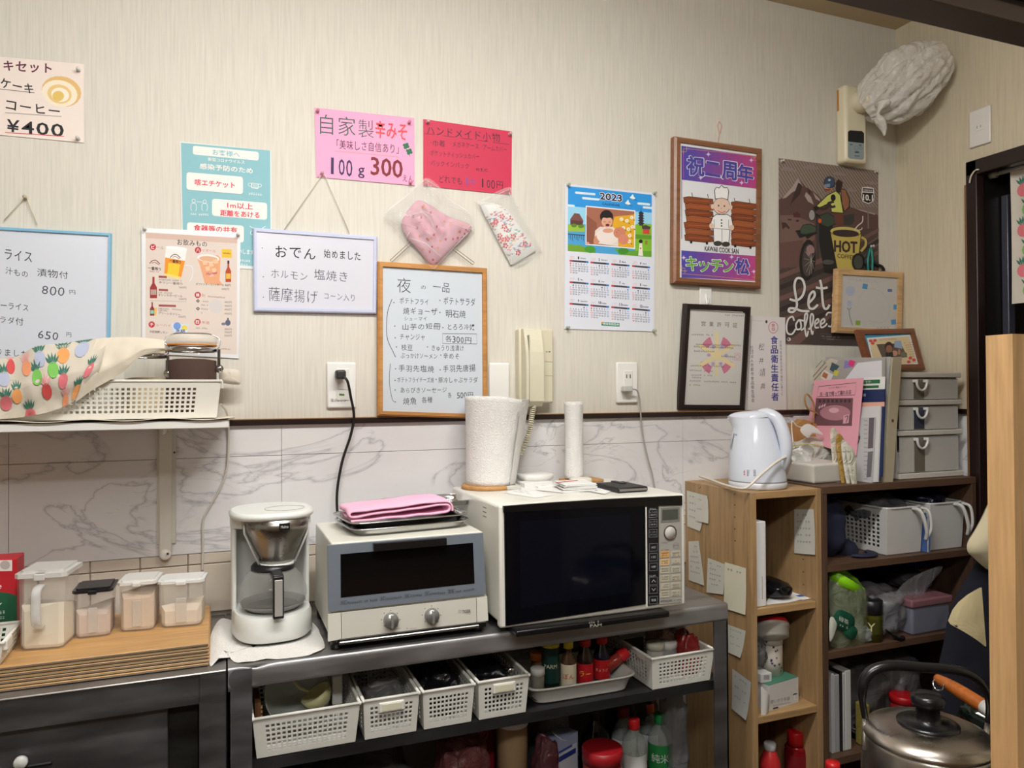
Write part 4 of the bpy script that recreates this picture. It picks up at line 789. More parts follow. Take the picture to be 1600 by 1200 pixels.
# ---------------------------------------------------------------- pineapple cloths
PC = [(222, 120, 130), (232, 160, 96), (206, 78, 78), (120, 190, 90), (176, 184, 208), (228, 150, 110)]
def pines(fm, spots, name, parent):
    """printed fruit motifs laid on the cloth surface fm(u,v) -> point"""
    m = MB()
    for (u, v, su, sv, k) in spots:
        c = mt(PC[k % 6], 0.8); n = 12; vs = [fm(u, v)]+[fm(u+su*math.cos(2*PI*i/n), v+sv*1.15*math.sin(2*PI*i/n)) for i in range(n)]
        m.add(vs, [(0, 1+i, 1+(i+1) % n) for i in range(n)], c, True)
        lf = mt((58, 116, 100), 0.8) if k % 3 != 2 else mt((232, 170, 170), 0.8)
        for a in (-0.9, -0.45, 0, 0.45, 0.9):
            tip = (u+su*1.5*math.sin(a), v-sv*(1.1+1.5*math.cos(a))); bs = (u+su*0.3*a, v-sv*0.85)
            px_, py_ = su*0.2*math.cos(a), sv*0.2*math.sin(a)
            mid = ((tip[0]+bs[0])/2, (tip[1]+bs[1])/2)
            m.add([fm(*bs), fm(mid[0]-px_, mid[1]-py_), fm(*tip), fm(mid[0]+px_, mid[1]+py_)], [(0, 1, 2, 3)], lf, True)
    return m.build(name, parent)
def lifted(f, d, e=0.004):
    def g(u, v):
        p0 = f(u, v); a = f(u+e, v)-f(u-e, v); b = f(u, v+e)-f(u, v-e); n = a.cross(b).normalized(); return p0+n*d
    return g
clm = mt((210, 202, 188), 0.85, 0, 'cloth')
r = thing('door_curtain', 'cream doorway curtain printed with coloured pineapples', 'curtain', (WX+0.055, -0.72, 1.635))
NX = WX+0.055
def nor(u, v):
    return Vector((NX+0.008*math.sin(u*26)+0.003*math.sin(u*55+v*3), -0.354-u*0.74, 2.035-v*0.40))
MB().grid(nor, 60, 10, clm).build('fabric', r)
pines(lifted(nor, -0.0012), [(0.045+0.077*i+0.02*(j % 2), 0.16+0.15*j, 0.024, 0.043, (i*2+j*3) % 6) for i in range(12) for j in range(6)], 'pineapple_print', r)
MB().tube([(NX, -0.292, 2.038), (NX, -1.118, 2.038)], 0.007, mt((200, 196, 186), 0.4), 10).tube([(NX, -0.291, 2.038), (NX, -0.312, 2.038)], 0.011, mt((190, 186, 174), 0.5), 12).build('tension_rod', r)
r = thing('cable', 'thin white cable arching over the top corner of the doorway', 'cable', oX(1515, 284, WX))
MB().tube(cr([oX(1515, 286, WX-0.017), oX(1517, 276, WX-0.019), oX(1523, 267, WX-0.018), oX(1529, 265, WX-0.016), oX(1534, 266.5, WX+0.05), oX(1545, 269, WX+0.05), oX(1560, 273, WX+0.05)], 6), 0.0026, mt((206, 198, 180), 0.5), 6).build('wire', r)
# hair ties pinned above the small whiteboard
r = thing('hair_tie', 'teal hair tie with a black loop pinned above the birch framed board', 'hair tie', oY(1361, 400, -0.012))
MB().tube(cr([oY(1360, 388, -0.012), oY(1356, 405, -0.014), oY(1357, 424, -0.012), oY(1362, 424, -0.012), oY(1363, 405, -0.014), oY(1361, 388, -0.012)], 5), 0.004, mt((24, 128, 120), 0.35), 7).build('teal_loop', r)
MB().tube(cr([oY(1362, 392, -0.010), oY(1366, 410, -0.012), oY(1378, 417, -0.012), oY(1380, 424, -0.010), oY(1366, 424, -0.010), oY(1352, 410, -0.010), oY(1360, 392, -0.010)], 5), 0.005, mt((30, 32, 34), 0.6), 7).build('black_loop', r)
pin(r, 1361, 385, -0.014, (220, 220, 225))

# ---------------------------------------------------------------- small cellophane bags pinned to the wall
r = thing('gift_bag', 'clear cellophane bag holding a pink printed fabric pouch', 'bag', oY(668, 350, -0.01))
OUT = [(665, 278), (686, 290), (697, 305), (735, 333), (741, 352), (735, 370), (677, 420), (628, 375), (622, 362), (600, 336), (640, 300)]
def quilt(outl, cpx, dep, y0, mat, rings=7, seed=0, wr=0.006, sc=60, gath=0, back=0):
    """puffed soft shape filling an outline drawn on the plane y0"""
    n = len(outl); O = cr([Vector((a, b, 0)) for a, b in outl], 4, True); N_ = len(O); vs = []; fs = []
    for k in range(rings+1):
        t = k/rings
        for q in O:
            X = cpx[0]+(q.x-cpx[0])*t; Z = cpx[1]+(q.y-cpx[1])*t; h = dep*math.sqrt(max(0, 1-t**2.6))
            w0 = oY(X, Z, y0); nn = noise.noise(Vector((w0.x*sc+seed, w0.z*sc, seed))); 
            if gath: g_ = (X-outl[0][0])*0.7-(Z-outl[0][1])*0.45; h += gath*math.sin(g_*0.34)*(1-t**3)*math.exp(-((X-645)**2+(Z-345)**2)/2600)
            vs.append(Vector((w0.x, y0-h-abs(nn)*wr*(1-t**4), w0.z)))
    for k in range(rings):
        for i in range(N_): j = (i+1) % N_; fs.append((k*N_+i, k*N_+j, (k+1)*N_+j, (k+1)*N_+i))
    m_ = MB().add(vs, fs, mat, True)
    if back: m_.add([Vector((v.x, y0+(y0-v.y)*back, v.z)) for v in vs], [f[::-1] for f in fs], mat, True)
    return m_
pk = mt((206, 150, 166), 0.8, 0, 'cloth'); PIN_ = [(650, 314), (668, 318), (700, 338), (738, 356), (700, 395), (677, 417), (655, 392), (635, 370), (628, 345)]
pm = quilt(PIN_, (680, 365), 0.020, -0.012, pk, 22, 3, 0.007, 38, 0.009); pmo = pm.build('fabric_pouch', r)
p = SPrint(pmo); random.seed(3)
for i in range(60):
    X = random.uniform(632, 732); Yq = random.uniform(318, 412)
    if True:
        p._put([(X+1.8*math.cos(a*PI/3), Yq+2.3*math.sin(a*PI/3)) for a in range(6)], [tuple(range(6))], (176, 30, 50) if i % 3 else (206, 130, 70))
p.done(r, 'berry_print')
quilt(OUT, (672, 350), 0.027, -0.010, FILM, 9, 9, 0.018, 30).build('cellophane_film', r); pin(r, 667, 286, -0.008, (226, 150, 160))
r = thing('gift_bag', 'clear cellophane sleeve holding a small floral fabric case', 'bag', oY(792, 350, -0.01))
quilt([(750, 319), (768, 317), (790, 326), (812, 352), (835, 388), (833, 394), (800, 413), (795, 408), (770, 360)], (792, 362), 0.012, -0.008, mt((226, 228, 224), 0.8, 0, 'cloth'), 6, 1, 0.002).build('fabric_case', r)
p = SPrint(r.children[0]); random.seed(11)
for i in range(150):
    t_ = random.random(); s_ = random.uniform(-1, 1); cx, cy = 768+46*t_, 332+62*t_; X = cx+s_*17; Yq = cy-s_*12
    k = 3.2 if i % 9 == 0 else 1.5; c_ = [(206, 50, 70), (70, 120, 180), (222, 180, 60), (80, 160, 150), (60, 80, 160), (230, 90, 110)][(i*5+i//7) % 6]
    if k > 3: c_ = (206, 40, 64)
    for a in range(5 if k > 3 else 3): g = a*2*PI/5; p._put([(X+k*0.9*math.cos(g)+k*0.5*math.cos(b_*PI/3), Yq+k*0.9*math.sin(g)+k*0.5*math.sin(b_*PI/3)) for b_ in range(6)], [tuple(range(6))], c_)
p.done(r, 'flower_print')
quilt([(795, 292), (802, 312), (845, 388), (838, 396), (800, 414), (745, 322), (748, 315)], (792, 358), 0.016, -0.007, FILM, 7, 5, 0.006).build('cellophane_film', r); pin(r, 792, 299, -0.006, (226, 150, 160))

glint = mt((240, 240, 240), 0.15, 0, '', 0.55)  # painted highlights: white tubes along the film's folds and edges
def crease_glints(parent, lines, y, rad=0.0005):
    m_ = MB()
    for L_ in lines: m_.tube([oY(a_, b_, y) for a_, b_ in L_], rad, glint, 5)
    m_.build('film_crease_glint', parent)
gb_ = [o for o in COL.objects if o.name.startswith('gift_bag')]
crease_glints(gb_[0], [[(665, 280), (600, 336), (624, 352)], [(665, 280), (690, 296), (702, 312), (738, 338), (741, 353), (678, 420), (632, 378), (640, 362)], [(668, 285), (672, 305), (686, 318)], [(672, 290), (682, 300), (690, 318)], [(604, 336), (628, 330), (648, 340)], [(622, 346), (652, 356)], [(700, 322), (722, 330), (735, 340)]], -0.030, 0.0006)
crease_glints(gb_[0], [[(640, 372), (665, 380), (690, 402)], [(655, 326), (672, 342), (680, 362)], [(716, 352), (730, 358), (736, 350)], [(645, 336), (662, 330), (676, 336)]], -0.040, 0.0009)
crease_glints(gb_[1], [[(794, 296), (748, 318), (756, 330)], [(797, 294), (804, 312), (845, 388), (838, 396), (800, 414)], [(752, 320), (790, 308)], [(795, 300), (806, 322), (812, 326)]], -0.018, 0.0006)
# ================================================================ WALL SHELF AND WHAT STANDS ON IT
SX = 0.0205; SZ = 1.325
r = thing('wall_shelf', 'white wall shelf board on a metal bracket, upper left of the counter', 'shelf', (-0.4, -0.12, 1.309))
MB().rbox((-0.95, -0.25, 1.309), (SX, 0, SZ), 0.0015, WHITE, seg=1).build('shelf_board', r)
bx0, bx1 = -0.1270, -0.0870
brk = MB().rbox((bx0, -0.012, 1.012), (bx1-0.012, -0.001, 1.308), 0.004, mt((214, 210, 200), 0.4)).rbox((bx0+0.010, -0.10, 1.290), (bx1-0.022, -0.012, 1.3085), 0.003, mt((214, 210, 200), 0.4))
brk.rbox((bx0-0.004, -0.007, 1.035), (bx1-0.004, -0.0012, 1.308), 0.002, mt((206, 202, 192), 0.4)); brk.lathe([(0, 0), (0.0125, 0), (0.0125, 0.014), (0.009, 0.016), (0, 0.016)], mt((218, 214, 204), 0.4), T=Matrix.Translation((bx0+0.014, 0.001, 1.012)) @ Matrix.Rotation(PI/2, 4, 'X')); brk.build('bracket', r)
for a, b in ((254.5, 699), (272.5, 707), (262.5, 864)):
    q = oY(a, b, -0.0075); MB().lathe([(0, 0), (0.0026, 0), (0.002, 0.002), (0, 0.002)], mt((60, 56, 50), 0.4), n=10, T=Matrix.Translation(q+Vector((0, -0.009 if b > 800 else 0, 0))) @ Matrix.Rotation(PI/2, 4, 'X')).build('screw', r)
r = thing('shelf_liner', 'thin cream liner sheet with a wavy front edge on the wall shelf', 'liner', (-0.4, -0.12, SZ))
MB().grid(lambda u, v: Vector((-0.95+u*0.982, -0.012-v*0.243, SZ+0.0015+(0.0045*(0.5+0.5*math.sin(u*44+1)) if v > 0.85 else 0.0))), 120, 12, mt((222, 214, 198), 0.7)).build('sheet', r, thick=0.0008)
r = thing('power_cord', 'thin white cord hanging from the end of the wall shelf', 'cord', (SX+0.006, -0.01, 1.3))
MB().tube(cr([oY(345, 632, -0.06), oY(352, 640, -0.03), oY(356.5, 655, -0.012), oY(357, 690, -0.006), oY(354, 735, -0.006), oY(343, 765, -0.006), oY(326, 795, -0.006), oY(317, 815, -0.006), oY(317, 850, -0.005), oY(316, 892, -0.004)], 7), 0.0026, mt((206, 200, 190), 0.45), 7).build('cable', r)

# --- perforated plastic baskets
def perf_wall(m, c, nu, nv, hu, hv, mat, mu=0.12, mv=(0.16, 0.12), skip=None):
    """wall quad c = [bottom-left, bottom-right, top-right, top-left] with nu x nv real square holes"""
    c = [Vector(q) for q in c]
    def P(u, v): return (c[0]*(1-u)+c[1]*u)*(1-v)+(c[3]*(1-u)+c[2]*u)*v
    us = [0.0]; vs_ = [0.0]
    for i in range(nu): a = mu+(1-2*mu)*i/nu; w_ = (1-2*mu)/nu; us += [a+w_*(1-hu)/2, a+w_*(1+hu)/2]
    for j in range(nv): a = mv[0]+(1-mv[0]-mv[1])*j/nv; w_ = (1-mv[0]-mv[1])/nv; vs_ += [a+w_*(1-hv)/2, a+w_*(1+hv)/2]
    us.append(1.0); vs_.append(1.0); W = len(us)
    V = [P(u, v) for v in vs_ for u in us]; fs = []
    for j in range(len(vs_)-1):
        for i in range(W-1):
            if i % 2 == 1 and j % 2 == 1 and 0 < i < W-1 and 0 < j < len(vs_)-1 and not (skip and skip(us[i], vs_[j])): continue
            fs.append((j*W+i, j*W+i+1, (j+1)*W+i+1, (j+1)*W+i))
    m.add(V, fs, mat, False)
def basket(name, L, D, H, mat, tap=0.88, nf=(16, 6), ns=(8, 6), rim=0.004, tagp=False, skip=None, hole=0.58, root=None):
    """open basket, origin at the middle of its floor; front faces -y"""
    b = lambda k: [(-L/2*k, -D/2*k), (L/2*k, -D/2*k), (L/2*k, D/2*k), (-L/2*k, D/2*k)]
    lo, hi = b(tap), b(1.0); m = MB()
    for i, nn in ((0, nf), (1, ns), (2, nf), (3, ns)):
        j = (i+1) % 4; perf_wall(m, [(*lo[i], 0.002), (*lo[j], 0.002), (*hi[j], H), (*hi[i], H)], nn[0], nn[1], hole, hole, mat, 0.10, (0.13, 0.16), skip if i == 0 else None)
    m.add([(*q, 0.002) for q in lo], [(0, 1, 2, 3)], mat); m.build('basket_body', root, thick=0.0016)
    e = rim*1.2; R = MB()
    for i in range(4):
        j = (i+1) % 4; a, c = Vector((*hi[i], H)), Vector((*hi[j], H)); R.tube([a, c], rim*0.72, mat, 8)
    for q in hi: R.lathe([(0, -rim*0.9), (rim*0.8, -rim*0.6), (rim*0.9, 0), (rim*0.8, rim*0.6), (0, rim*0.9)], mat, c=(q[0], q[1], H), n=10)
    R.build('rim', root)
    for q in ((L/2, 1), (-L/2, -1)): MB().rbox((q[0]-0.002, -0.018-D*0.3, H-0.016), (q[0]+0.004*q[1]+0.001, 0.018-D*0.3, H+0.001), 0.001, mat, seg=1).build('handle_lug', root)
    if tagp: MB().rbox((-0.026, -D/2*0.99-0.004, H*0.66), (0.026, -D/2*0.965, H*0.90), 0.0015, mat, seg=1).rbox((-0.021, -D/2*0.99-0.0048, H*0.69), (0.021, -D/2*0.965, H*0.87), 0.001, mt((206, 204, 180), 0.5), seg=1).build('label_plate', root)
    return root
def basket_thing(label, group, loc, rz, *a, **k):
    r = thing('plastic_basket', label, 'basket', (0, 0, 0), group); basket('b', *a, root=r, **k); r.location = loc; r.rotation_euler = (0, 0, rz); return r
bw = mt((226, 224, 216), 0.4)
basket_thing('long white perforated basket on the wall shelf', None, (-0.213, -0.118, SZ+0.003), 0, 0.436, 0.205, 0.078, bw, 0.96, (34, 6), (13, 6))
# --- swing-top jars
def jar(label, px, yj, pt, dia, zb, fill, fcol, open_=False):
    c = oY(px, pt, yj); H = c.z-zb; R = dia/2; r = thing('glass_jar', label, 'jar', (c.x, c.y, zb)); o = (c.x, c.y, zb)
    g = mt((170, 160, 140), 0.04, 0, '', 0.10)
    MB().lathe([(0, 0.003), (R*0.9, 0.003), (R, 0.012), (R, H*0.66), (R*0.96, H*0.74), (R*0.86, H*0.79), (R*0.86, H*0.84)], g, o).build('glass_body', r)
    MB().lathe([(0, 0.006), (R*0.92, 0.006), (R*0.95, 0.014), (R*0.95, H*fill), (R*0.6, H*fill+0.003), (0, H*fill-0.002)], mt(fcol, 0.9, 0, 'speck'), o, 28).build('contents', r)
    MB().lathe([(R*0.84, H*0.845), (R*0.97, H*0.845), (R*0.97, H*0.865), (R*0.84, H*0.865)], mt((206, 140, 70), 0.5), o).build('rubber_ring', r)
    MB().lathe([(0, H*0.87), (R*0.97, H*0.87), (R*1.0, H*0.90), (R*0.98, H*0.955), (R*0.6, H*0.985), (0, H*0.97)], mt((236, 232, 220), 0.04, 0, '', 0.4), o).build('lid', r)
    m = MB().lathe([(R*0.90, H*0.775), (R*0.985, H*0.775), (R*0.985, H*0.825), (R*0.90, H*0.825)], CHROME, o)
    m.tube(cr([(c.x+R*1.0, c.y-R*0.3, zb+H*0.80), (c.x+R*1.08, c.y-R*0.25, zb+H*0.92), (c.x+R*0.7, c.y-R*0.2, zb+H*0.99), (c.x, c.y, zb+H*1.0), (c.x-R*0.7, c.y+R*0.2, zb+H*0.99), (c.x-R*1.05, c.y, zb+H*0.86), (c.x-R*0.98, c.y-R*0.1, zb+H*0.80)], 6), 0.0017, CHROME, 6); m.build('wire_bail', r)
    MB().rbox((c.x+R*0.98, c.y-R*0.42, zb+H*0.60), (c.x+R*1.10, c.y-R*0.12, zb+H*0.82), 0.002, mt((150, 150, 150), 0.2, 1.0)).lathe([(0, -0.003), (0.009, -0.003), (0.009, 0.003), (0, 0.003)], CHROME, T=Matrix.Translation((c.x+R*1.05, c.y-R*0.3, zb+H*0.57)) @ Matrix.Rotation(PI/2, 4, 'X'), n=16).build('clasp', r)
    return r
jar('swing top glass jar of dark brown powder in the shelf basket', 299, -0.115, 521, 0.108, SZ+0.006, 0.67, (58, 26, 22))
jar('glass jar of pale beans half under the pineapple cloth', 228, -0.125, 533, 0.084, SZ+0.006, 0.5, (196, 178, 140))
# --- pineapple cloth over the basket
r = thing('printed_cloth', 'cream cloth printed with pineapples thrown over the shelf basket', 'cloth', (-0.3, -0.2, 1.40))
TOP = [(-190, 560), (-60, 566), (0, 560), (28, 556), (57, 541), (100, 536), (150, 529), (168, 528)]
BOT = [(-190, 663), (-60, 658), (0, 655), (40, 651), (75, 644), (100, 635), (118, 625), (150, 600)]
TP = cr([Vector((a, b, 0)) for a, b in TOP], 8); BP = cr([Vector((a, b, 0)) for a, b in BOT], 8)
def smp(L_, t): t = max(0, min(0.9999, t))*(len(L_)-1); i = int(t); return L_[i]*(1-(t-i))+L_[i+1]*(t-i)
def clf(u, v):
    a, b = smp(TP, u), smp(BP, u); q = a*(1-v)+b*v; yy = -0.150-0.080*min(1, v*2.0)**0.7-0.006*math.sin(v*3)
    w0 = oY(q.x, q.y, yy-0.004); nn = noise.noise(Vector((u*9, v*4, 1))); w0.y += 0.006*nn; return w0
def lft2(u, v): return clf(max(0, min(1, u)), max(0, min(1, v)))+Vector((0, -0.0016, 0.0004))
cm_ = MB().grid(clf, 60, 26, clm)
TP2 = cr([Vector((a, b, 0)) for a, b in [(150, 529), (180, 527), (215, 527), (256, 531)]], 8); BP2 = cr([Vector((a, b, 0)) for a, b in [(118, 628), (150, 606), (190, 583), (222, 556), (258, 551)]], 8)
def clf2(u, v):
    a, b = smp(TP2, u), smp(BP2, u); q = a*(1-v)+b*v; w0 = oY(q.x, q.y, -0.165-0.074*min(1, v*1.6)**0.7*(1-u*0.35)-0.004*math.sin(PI*v)); w0.y += 0.004*noise.noise(Vector((u*7, v*4, 5))); return w0
cm_.grid(clf2, 24, 14, mt((214, 205, 188), 0.85, 0, 'cloth')); cm_.build('fabric', r)
def uv(px, py):   # nearest surface parameters of a printed fruit
    best = None
    for i in range(0, 101):
        a, b = smp(TP, i/100), smp(BP, i/100)
        for j in range(0, 21):
            q = a*(1-j/20)+b*(j/20); d = (q.x-px)**2+(q.y-py)**2
            if best is None or d < best[0]: best = (d, i/100, j/20)
    return best[1:]
sp = [(uv(x, y_)+(0.034, 0.108, k)) for x, y_, k in ((18, 572, 2), (62, 563, 4), (100, 558, 1), (58, 588, 3), (100, 596, 0), (26, 618, 1), (48, 648, 0), (103, 630, 5), (6, 594, 4), (140, 580, 0), (42, 575, 5), (74, 614, 2), (118, 612, 1), (84, 578, 3), (10, 632, 0), (128, 548, 4), (-30, 610, 3), (-60, 590, 1))]
pines(lft2, sp, 'pineapple_print', r)
sc_ = [(343, 578), (356, 576), (368, 577), (376, 582), (376.5, 597), (372, 601), (350, 599), (343, 594)]
quilt(sc_, (360, 588), 0.010, -0.045, clm, 4, 2, 0.004).build('cloth_corner', r)
# ================================================================ COUNTER
CZ = 0.860
stl = mt((165, 165, 168), 0.42, 0.85, 'steel'); stld = mt((112, 113, 116), 0.42, 0.85, 'steel'); stlt = mt((168, 166, 164), 0.36, 0.8, 'steel')
r = thing('steel_cabinet', 'brushed steel cabinet with a sliding door at lower left', 'cabinet', (-0.45, -0.19, 0))
MB().rbox((-0.95, -0.384, 0.856), (0.0135, -0.001, CZ), 0.0015, stlt, seg=1).build('top_panel', r)
MB().box((-0.95, -0.380, 0.802), (-0.034, -0.368, 0.855), stld).build('apron', r)
MB().rbox((-0.034, -0.381, 0.05), (0.0135, -0.34, 0.8555), 0.002, stld, seg=1).build('corner_post', r)
MB().box((-0.95, -0.34, 0.05), (-0.034, -0.004, 0.10), stld).box((-0.95, -0.02, 0.10), (0.0, -0.004, 0.855), stld).box((-0.95, -0.34, 0.05), (-0.93, -0.02, 0.855), stld).build('carcass', r)
dr = MB().rbox((-0.90, -0.362, 0.06), (-0.088, -0.350, 0.81), 0.001, stld, seg=1).build('sliding_door', r)
MB().rbox((-0.092, -0.349, 0.06), (-0.036, -0.343, 0.81), 0.001, mt((60, 60, 56), 0.4, 0.8, 'steel'), seg=1).build('sliding_door', r)
a = oY(10, 1206, -0.362); b = oY(82, 1189, -0.362)
MB().rbox((a.x, -0.3655, a.z), (b.x, -0.361, b.z), 0.002, BLACK, seg=1).build('door_pull', dr)
k = oY(33, 1190, -0.366); MB().lathe([(0, 0), (0.011, 0), (0.011, 0.006), (0.009, 0.009), (0, 0.010)], mt((200, 200, 196), 0.4), T=Matrix.Translation(k) @ Matrix.Rotation(PI/2, 4, 'X')).build('round_knob', dr)
# open steel worktable
TX0, TX1 = 0.0165, 1.159
r = thing('steel_worktable', 'open steel worktable with an inner shelf, its front lip dented at the left', 'table', (0.59, -0.19, 0))
MB().box((TX0, -0.375, 0.856), (TX1, -0.001, CZ), mt((150, 148, 146), 0.4, 0.75, 'steel')).build('table_top', r)
def lip(u, v):
    x = TX0+(TX1-TX0)*u; dnt = math.exp(-((x-0.065)/0.018)**2)*0.006; dn2 = math.exp(-((x-0.045)/0.02)**2-((v-0.6)/0.25)**2)*0.006
    prof = [(-0.374, CZ), (-0.3775, CZ-0.0005), (-0.380, CZ-0.004), (-0.380, CZ-0.015), (-0.380, CZ-0.03), (-0.380, CZ-0.040), (-0.372, CZ-0.043)]
    i = min(5, int(v*6)); t_ = v*6-i; y_ = prof[i][0]*(1-t_)+prof[i+1][0]*t_; z_ = prof[i][1]*(1-t_)+prof[i+1][1]*t_
    return Vector((x, y_+dn2, z_-dnt*(1-v)))
MB().grid(lip, 160, 12, stl).build('front_lip', r)
MB().box((TX1-0.001, -0.375, CZ-0.043), (TX1, -0.001, CZ), stl).build('side_lip', r)
lm = mt((120, 120, 124), 0.42, 0.85, 'steel')
for x0, x1 in ((TX0, 0.0595), (TX1-0.040, TX1)):
    for y0, y1 in ((-0.379, -0.374), (-0.045, -0.005)):
        m = MB().box((x0, y0, 0.0), (x1, y1, CZ-0.005 if y1 < -0.3 else CZ-0.006), lm)
        if y1 < -0.3: m.box((x0 if x0 < 0.5 else x1-0.004, y0, 0.0), (x0+0.004 if x0 < 0.5 else x1, y0+0.04, CZ-0.044), lm)
        m.build('leg', r)
SHZ = 0.672
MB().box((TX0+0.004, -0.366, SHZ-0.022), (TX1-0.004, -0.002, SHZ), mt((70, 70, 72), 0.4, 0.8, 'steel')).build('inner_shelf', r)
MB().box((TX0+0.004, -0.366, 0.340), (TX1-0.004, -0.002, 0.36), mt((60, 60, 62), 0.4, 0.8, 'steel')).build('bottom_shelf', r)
# ---------------------------------------------------------------- wooden trays under the containers
wl = mt((196, 152, 98), 0.42, 0, 'wood'); wsd = mt((150, 122, 88), 0.6)
BZ = CZ+0.0005; th = 0.0063
for i in range(7):
    pos = ['lowest wooden tray board of the stack of seven on the steel cabinet', 'second wooden tray board from the bottom of the stack of seven', 'third wooden tray board from the bottom of the stack of seven', 'middle wooden tray board of the stack of seven', 'third wooden tray board from the top of the stack of seven', 'second wooden tray board from the top of the stack of seven', 'topmost wooden tray board, golden, carrying the clear canisters'][i]
    z0 = BZ+i*th; dx = random.uniform(-0.0015, 0.0015); r = thing('wooden_tray', pos, 'tray', (-0.4, -0.21, z0), 'stacked wooden tray boards')
    MB().rbox((-0.80, -0.352+dx, z0+0.0012), (-0.017+dx, -0.072, z0+th), 0.0018, wl, seg=2).box((-0.798, -0.349, z0+0.0004), (-0.0185, -0.074, z0+0.0014), mt((60, 44, 34), 0.8)).build('board', r)
    MB().box((-0.797, -0.3524+dx, z0+0.0020), (-0.0195, -0.3515+dx, z0+th*0.82), mt((158, 138, 104) if i % 2 else (124, 108, 90), 0.7)).build('edge_band', r)
TZ = BZ+7*th
def local(pL, pR): # frame with origin in the middle of the front edge
    d = (pR-pL); return (pL+pR)/2, math.atan2(d.y, d.x), d.length
def canister(label, pL, pR, dep, H, lidm, fill, fcol, handle=False, over=0.004):
    c, a, W = local(pL, pR); r = thing('food_canister', label, 'canister', (0, 0, 0)); b = mt((214, 210, 202), 0.10, 0, '', 0.26)
    e = W*0.10; sh = [(-W/2+e, 0), (W/2-e, 0), (W/2, e), (W/2, dep-e), (W/2-e, dep), (-W/2+e, dep), (-W/2, dep-e), (-W/2, e)]
    def ring(k, z): return [(x*k, dep/2+(y-dep/2)*k, z) for x, y in sh]
    def stack(rs, mat, cap0=True, cap1=False):
        v = [q for R_ in rs for q in R_]; n = 8; f = [(i*n+j, i*n+(j+1) % n, (i+1)*n+(j+1) % n, (i+1)*n+j) for i in range(len(rs)-1) for j in range(n)]
        if cap0: f.append(tuple(range(n))[::-1])
        if cap1: f.append(tuple((len(rs)-1)*n+j for j in range(n)))
        return MB().add(v, f, mat)
    stack([ring(0.93, 0.001), ring(0.97, 0.006), ring(1.02, H*0.9)], b).build('clear_body', r)
    fm = mt(fcol, 0.9, 0, 'powder'); top = ring(0.94, H*fill); top = [(x, y, z+H*0.09*math.sin(i*1.3+H*40)) for i, (x, y, z) in enumerate(top)]
    stack([ring(0.88, 0.003), ring(0.93, 0.009), top], fm, True, True).build('powder', r)
    L_ = MB(); o_ = over
    L_.prism([(-W/2-o_+e, -o_), (W/2+o_-e, -o_), (W/2+o_, e-o_), (W/2+o_, dep), (-W/2-o_, dep), (-W/2-o_, e-o_)], H*0.9, H*0.955, lidm)
    L_.prism([(-W/2+e, 0.003), (W/2-e, 0.003), (W/2-0.002, e), (W/2-0.002, dep-0.004), (-W/2+0.002, dep-0.004), (-W/2+0.002, e)], H*0.955, H*0.985, lidm)
    L_.rbox((-W*0.12, -o_-0.004, H*0.87), (W*0.12, 0.004, H*0.955), 0.0015, lidm, seg=1); L_.build('lid', r)
    if handle: MB().tube(cr([(0, -0.001, H*0.80), (0, -0.020, H*0.77), (0, -0.024, H*0.62), (0, -0.020, H*0.36), (0, -0.002, H*0.30)], 6), 0.0085, mt((226, 226, 226), 0.12, 0, '', 0.5), 8, flat=0.5).build('handle', r)
    else: MB().rbox((-W*0.13, -0.002, 0.01), (W*0.13, 0.003, H*0.6), 0.001, mt((220, 215, 206), 0.1, 0, '', 0.35), seg=1).build('grip_rib', r)
    r.location = (c.x, c.y, TZ+0.0004); r.rotation_euler = (0, 0, a); return r
Z_ = TZ
canister('tall clear canister with side handle holding white sugar, leftmost of four', oZ(28, 1019, Z_), oZ(99, 1014, Z_), 0.085, 0.150, mt((216, 214, 210), 0.3, 0, '', 0.85), 0.5, (236, 226, 206), True, 0.006)
canister('small clear canister with a black lid', oZ(116, 1000, Z_), oZ(173, 994, Z_), 0.075, 0.098, mt((26, 26, 28), 0.3), 0.52, (206, 184, 170))
canister('small clear canister with white lid nearly full of tan powder', oZ(186, 989.5, Z_), oZ(241, 985, Z_), 0.075, 0.104, mt((216, 214, 210), 0.35), 0.70, (216, 192, 168))
canister('small wide clear canister with a white lid, rightmost of four', oZ(249, 983, Z_), oZ(316, 977.5, Z_), 0.060, 0.099, mt((218, 218, 216), 0.35), 0.40, (224, 208, 188))
# carton, small basket and bottle at the far left
r = thing('carton', 'red and green carton behind the canisters at the left edge', 'box', (-0.44, -0.17, TZ))
a = oY(26.5, 872, -0.19); MB().rbox((a.x-0.13, -0.19, TZ), (a.x, -0.13, a.z), 0.002, mt((176, 26, 38), 0.45), seg=1).build('box', r)
p = Print((0, -0.1902, 0)); p.rect(-30, 876, 19, 875, 17, (214, 206, 200)); p.disc(8, 883, 8, 7, (170, 160, 156), 14)
p.poly([(-70, 940), (-30, 926), (0, 925), (15, 927), (26, 931), (26.5, 1010), (-70, 1015)], (14, 84, 54)); p.text('le', -12, 912, 3, 911, 9, (220, 210, 206), 0, 0, 0.3); p.text('y', -6, 942, 2, 942, 8, (220, 226, 220), 0, 0, 0.3); p.scribble(-40, 956, 9, 954, 5, (190, 206, 196)); p.scribble(-40, 965, 8, 963, 4, (190, 206, 196)); p.done(r)
bc = oZ(25.7, 978, TZ+0.042)
rb = basket_thing('white perforated basket with a bottle at the left edge of the board', None, (0, 0, 0), 0, 0.20, 0.13, 0.042, bw, 0.93, (16, 3), (9, 3)); rb.location = (bc.x-0.098, -0.288, TZ+0.0006)
r = thing('sauce_bottle', 'small bottle with a white cap inside the left edge basket', 'bottle', (bc.x-0.06, -0.275, TZ+0.004))
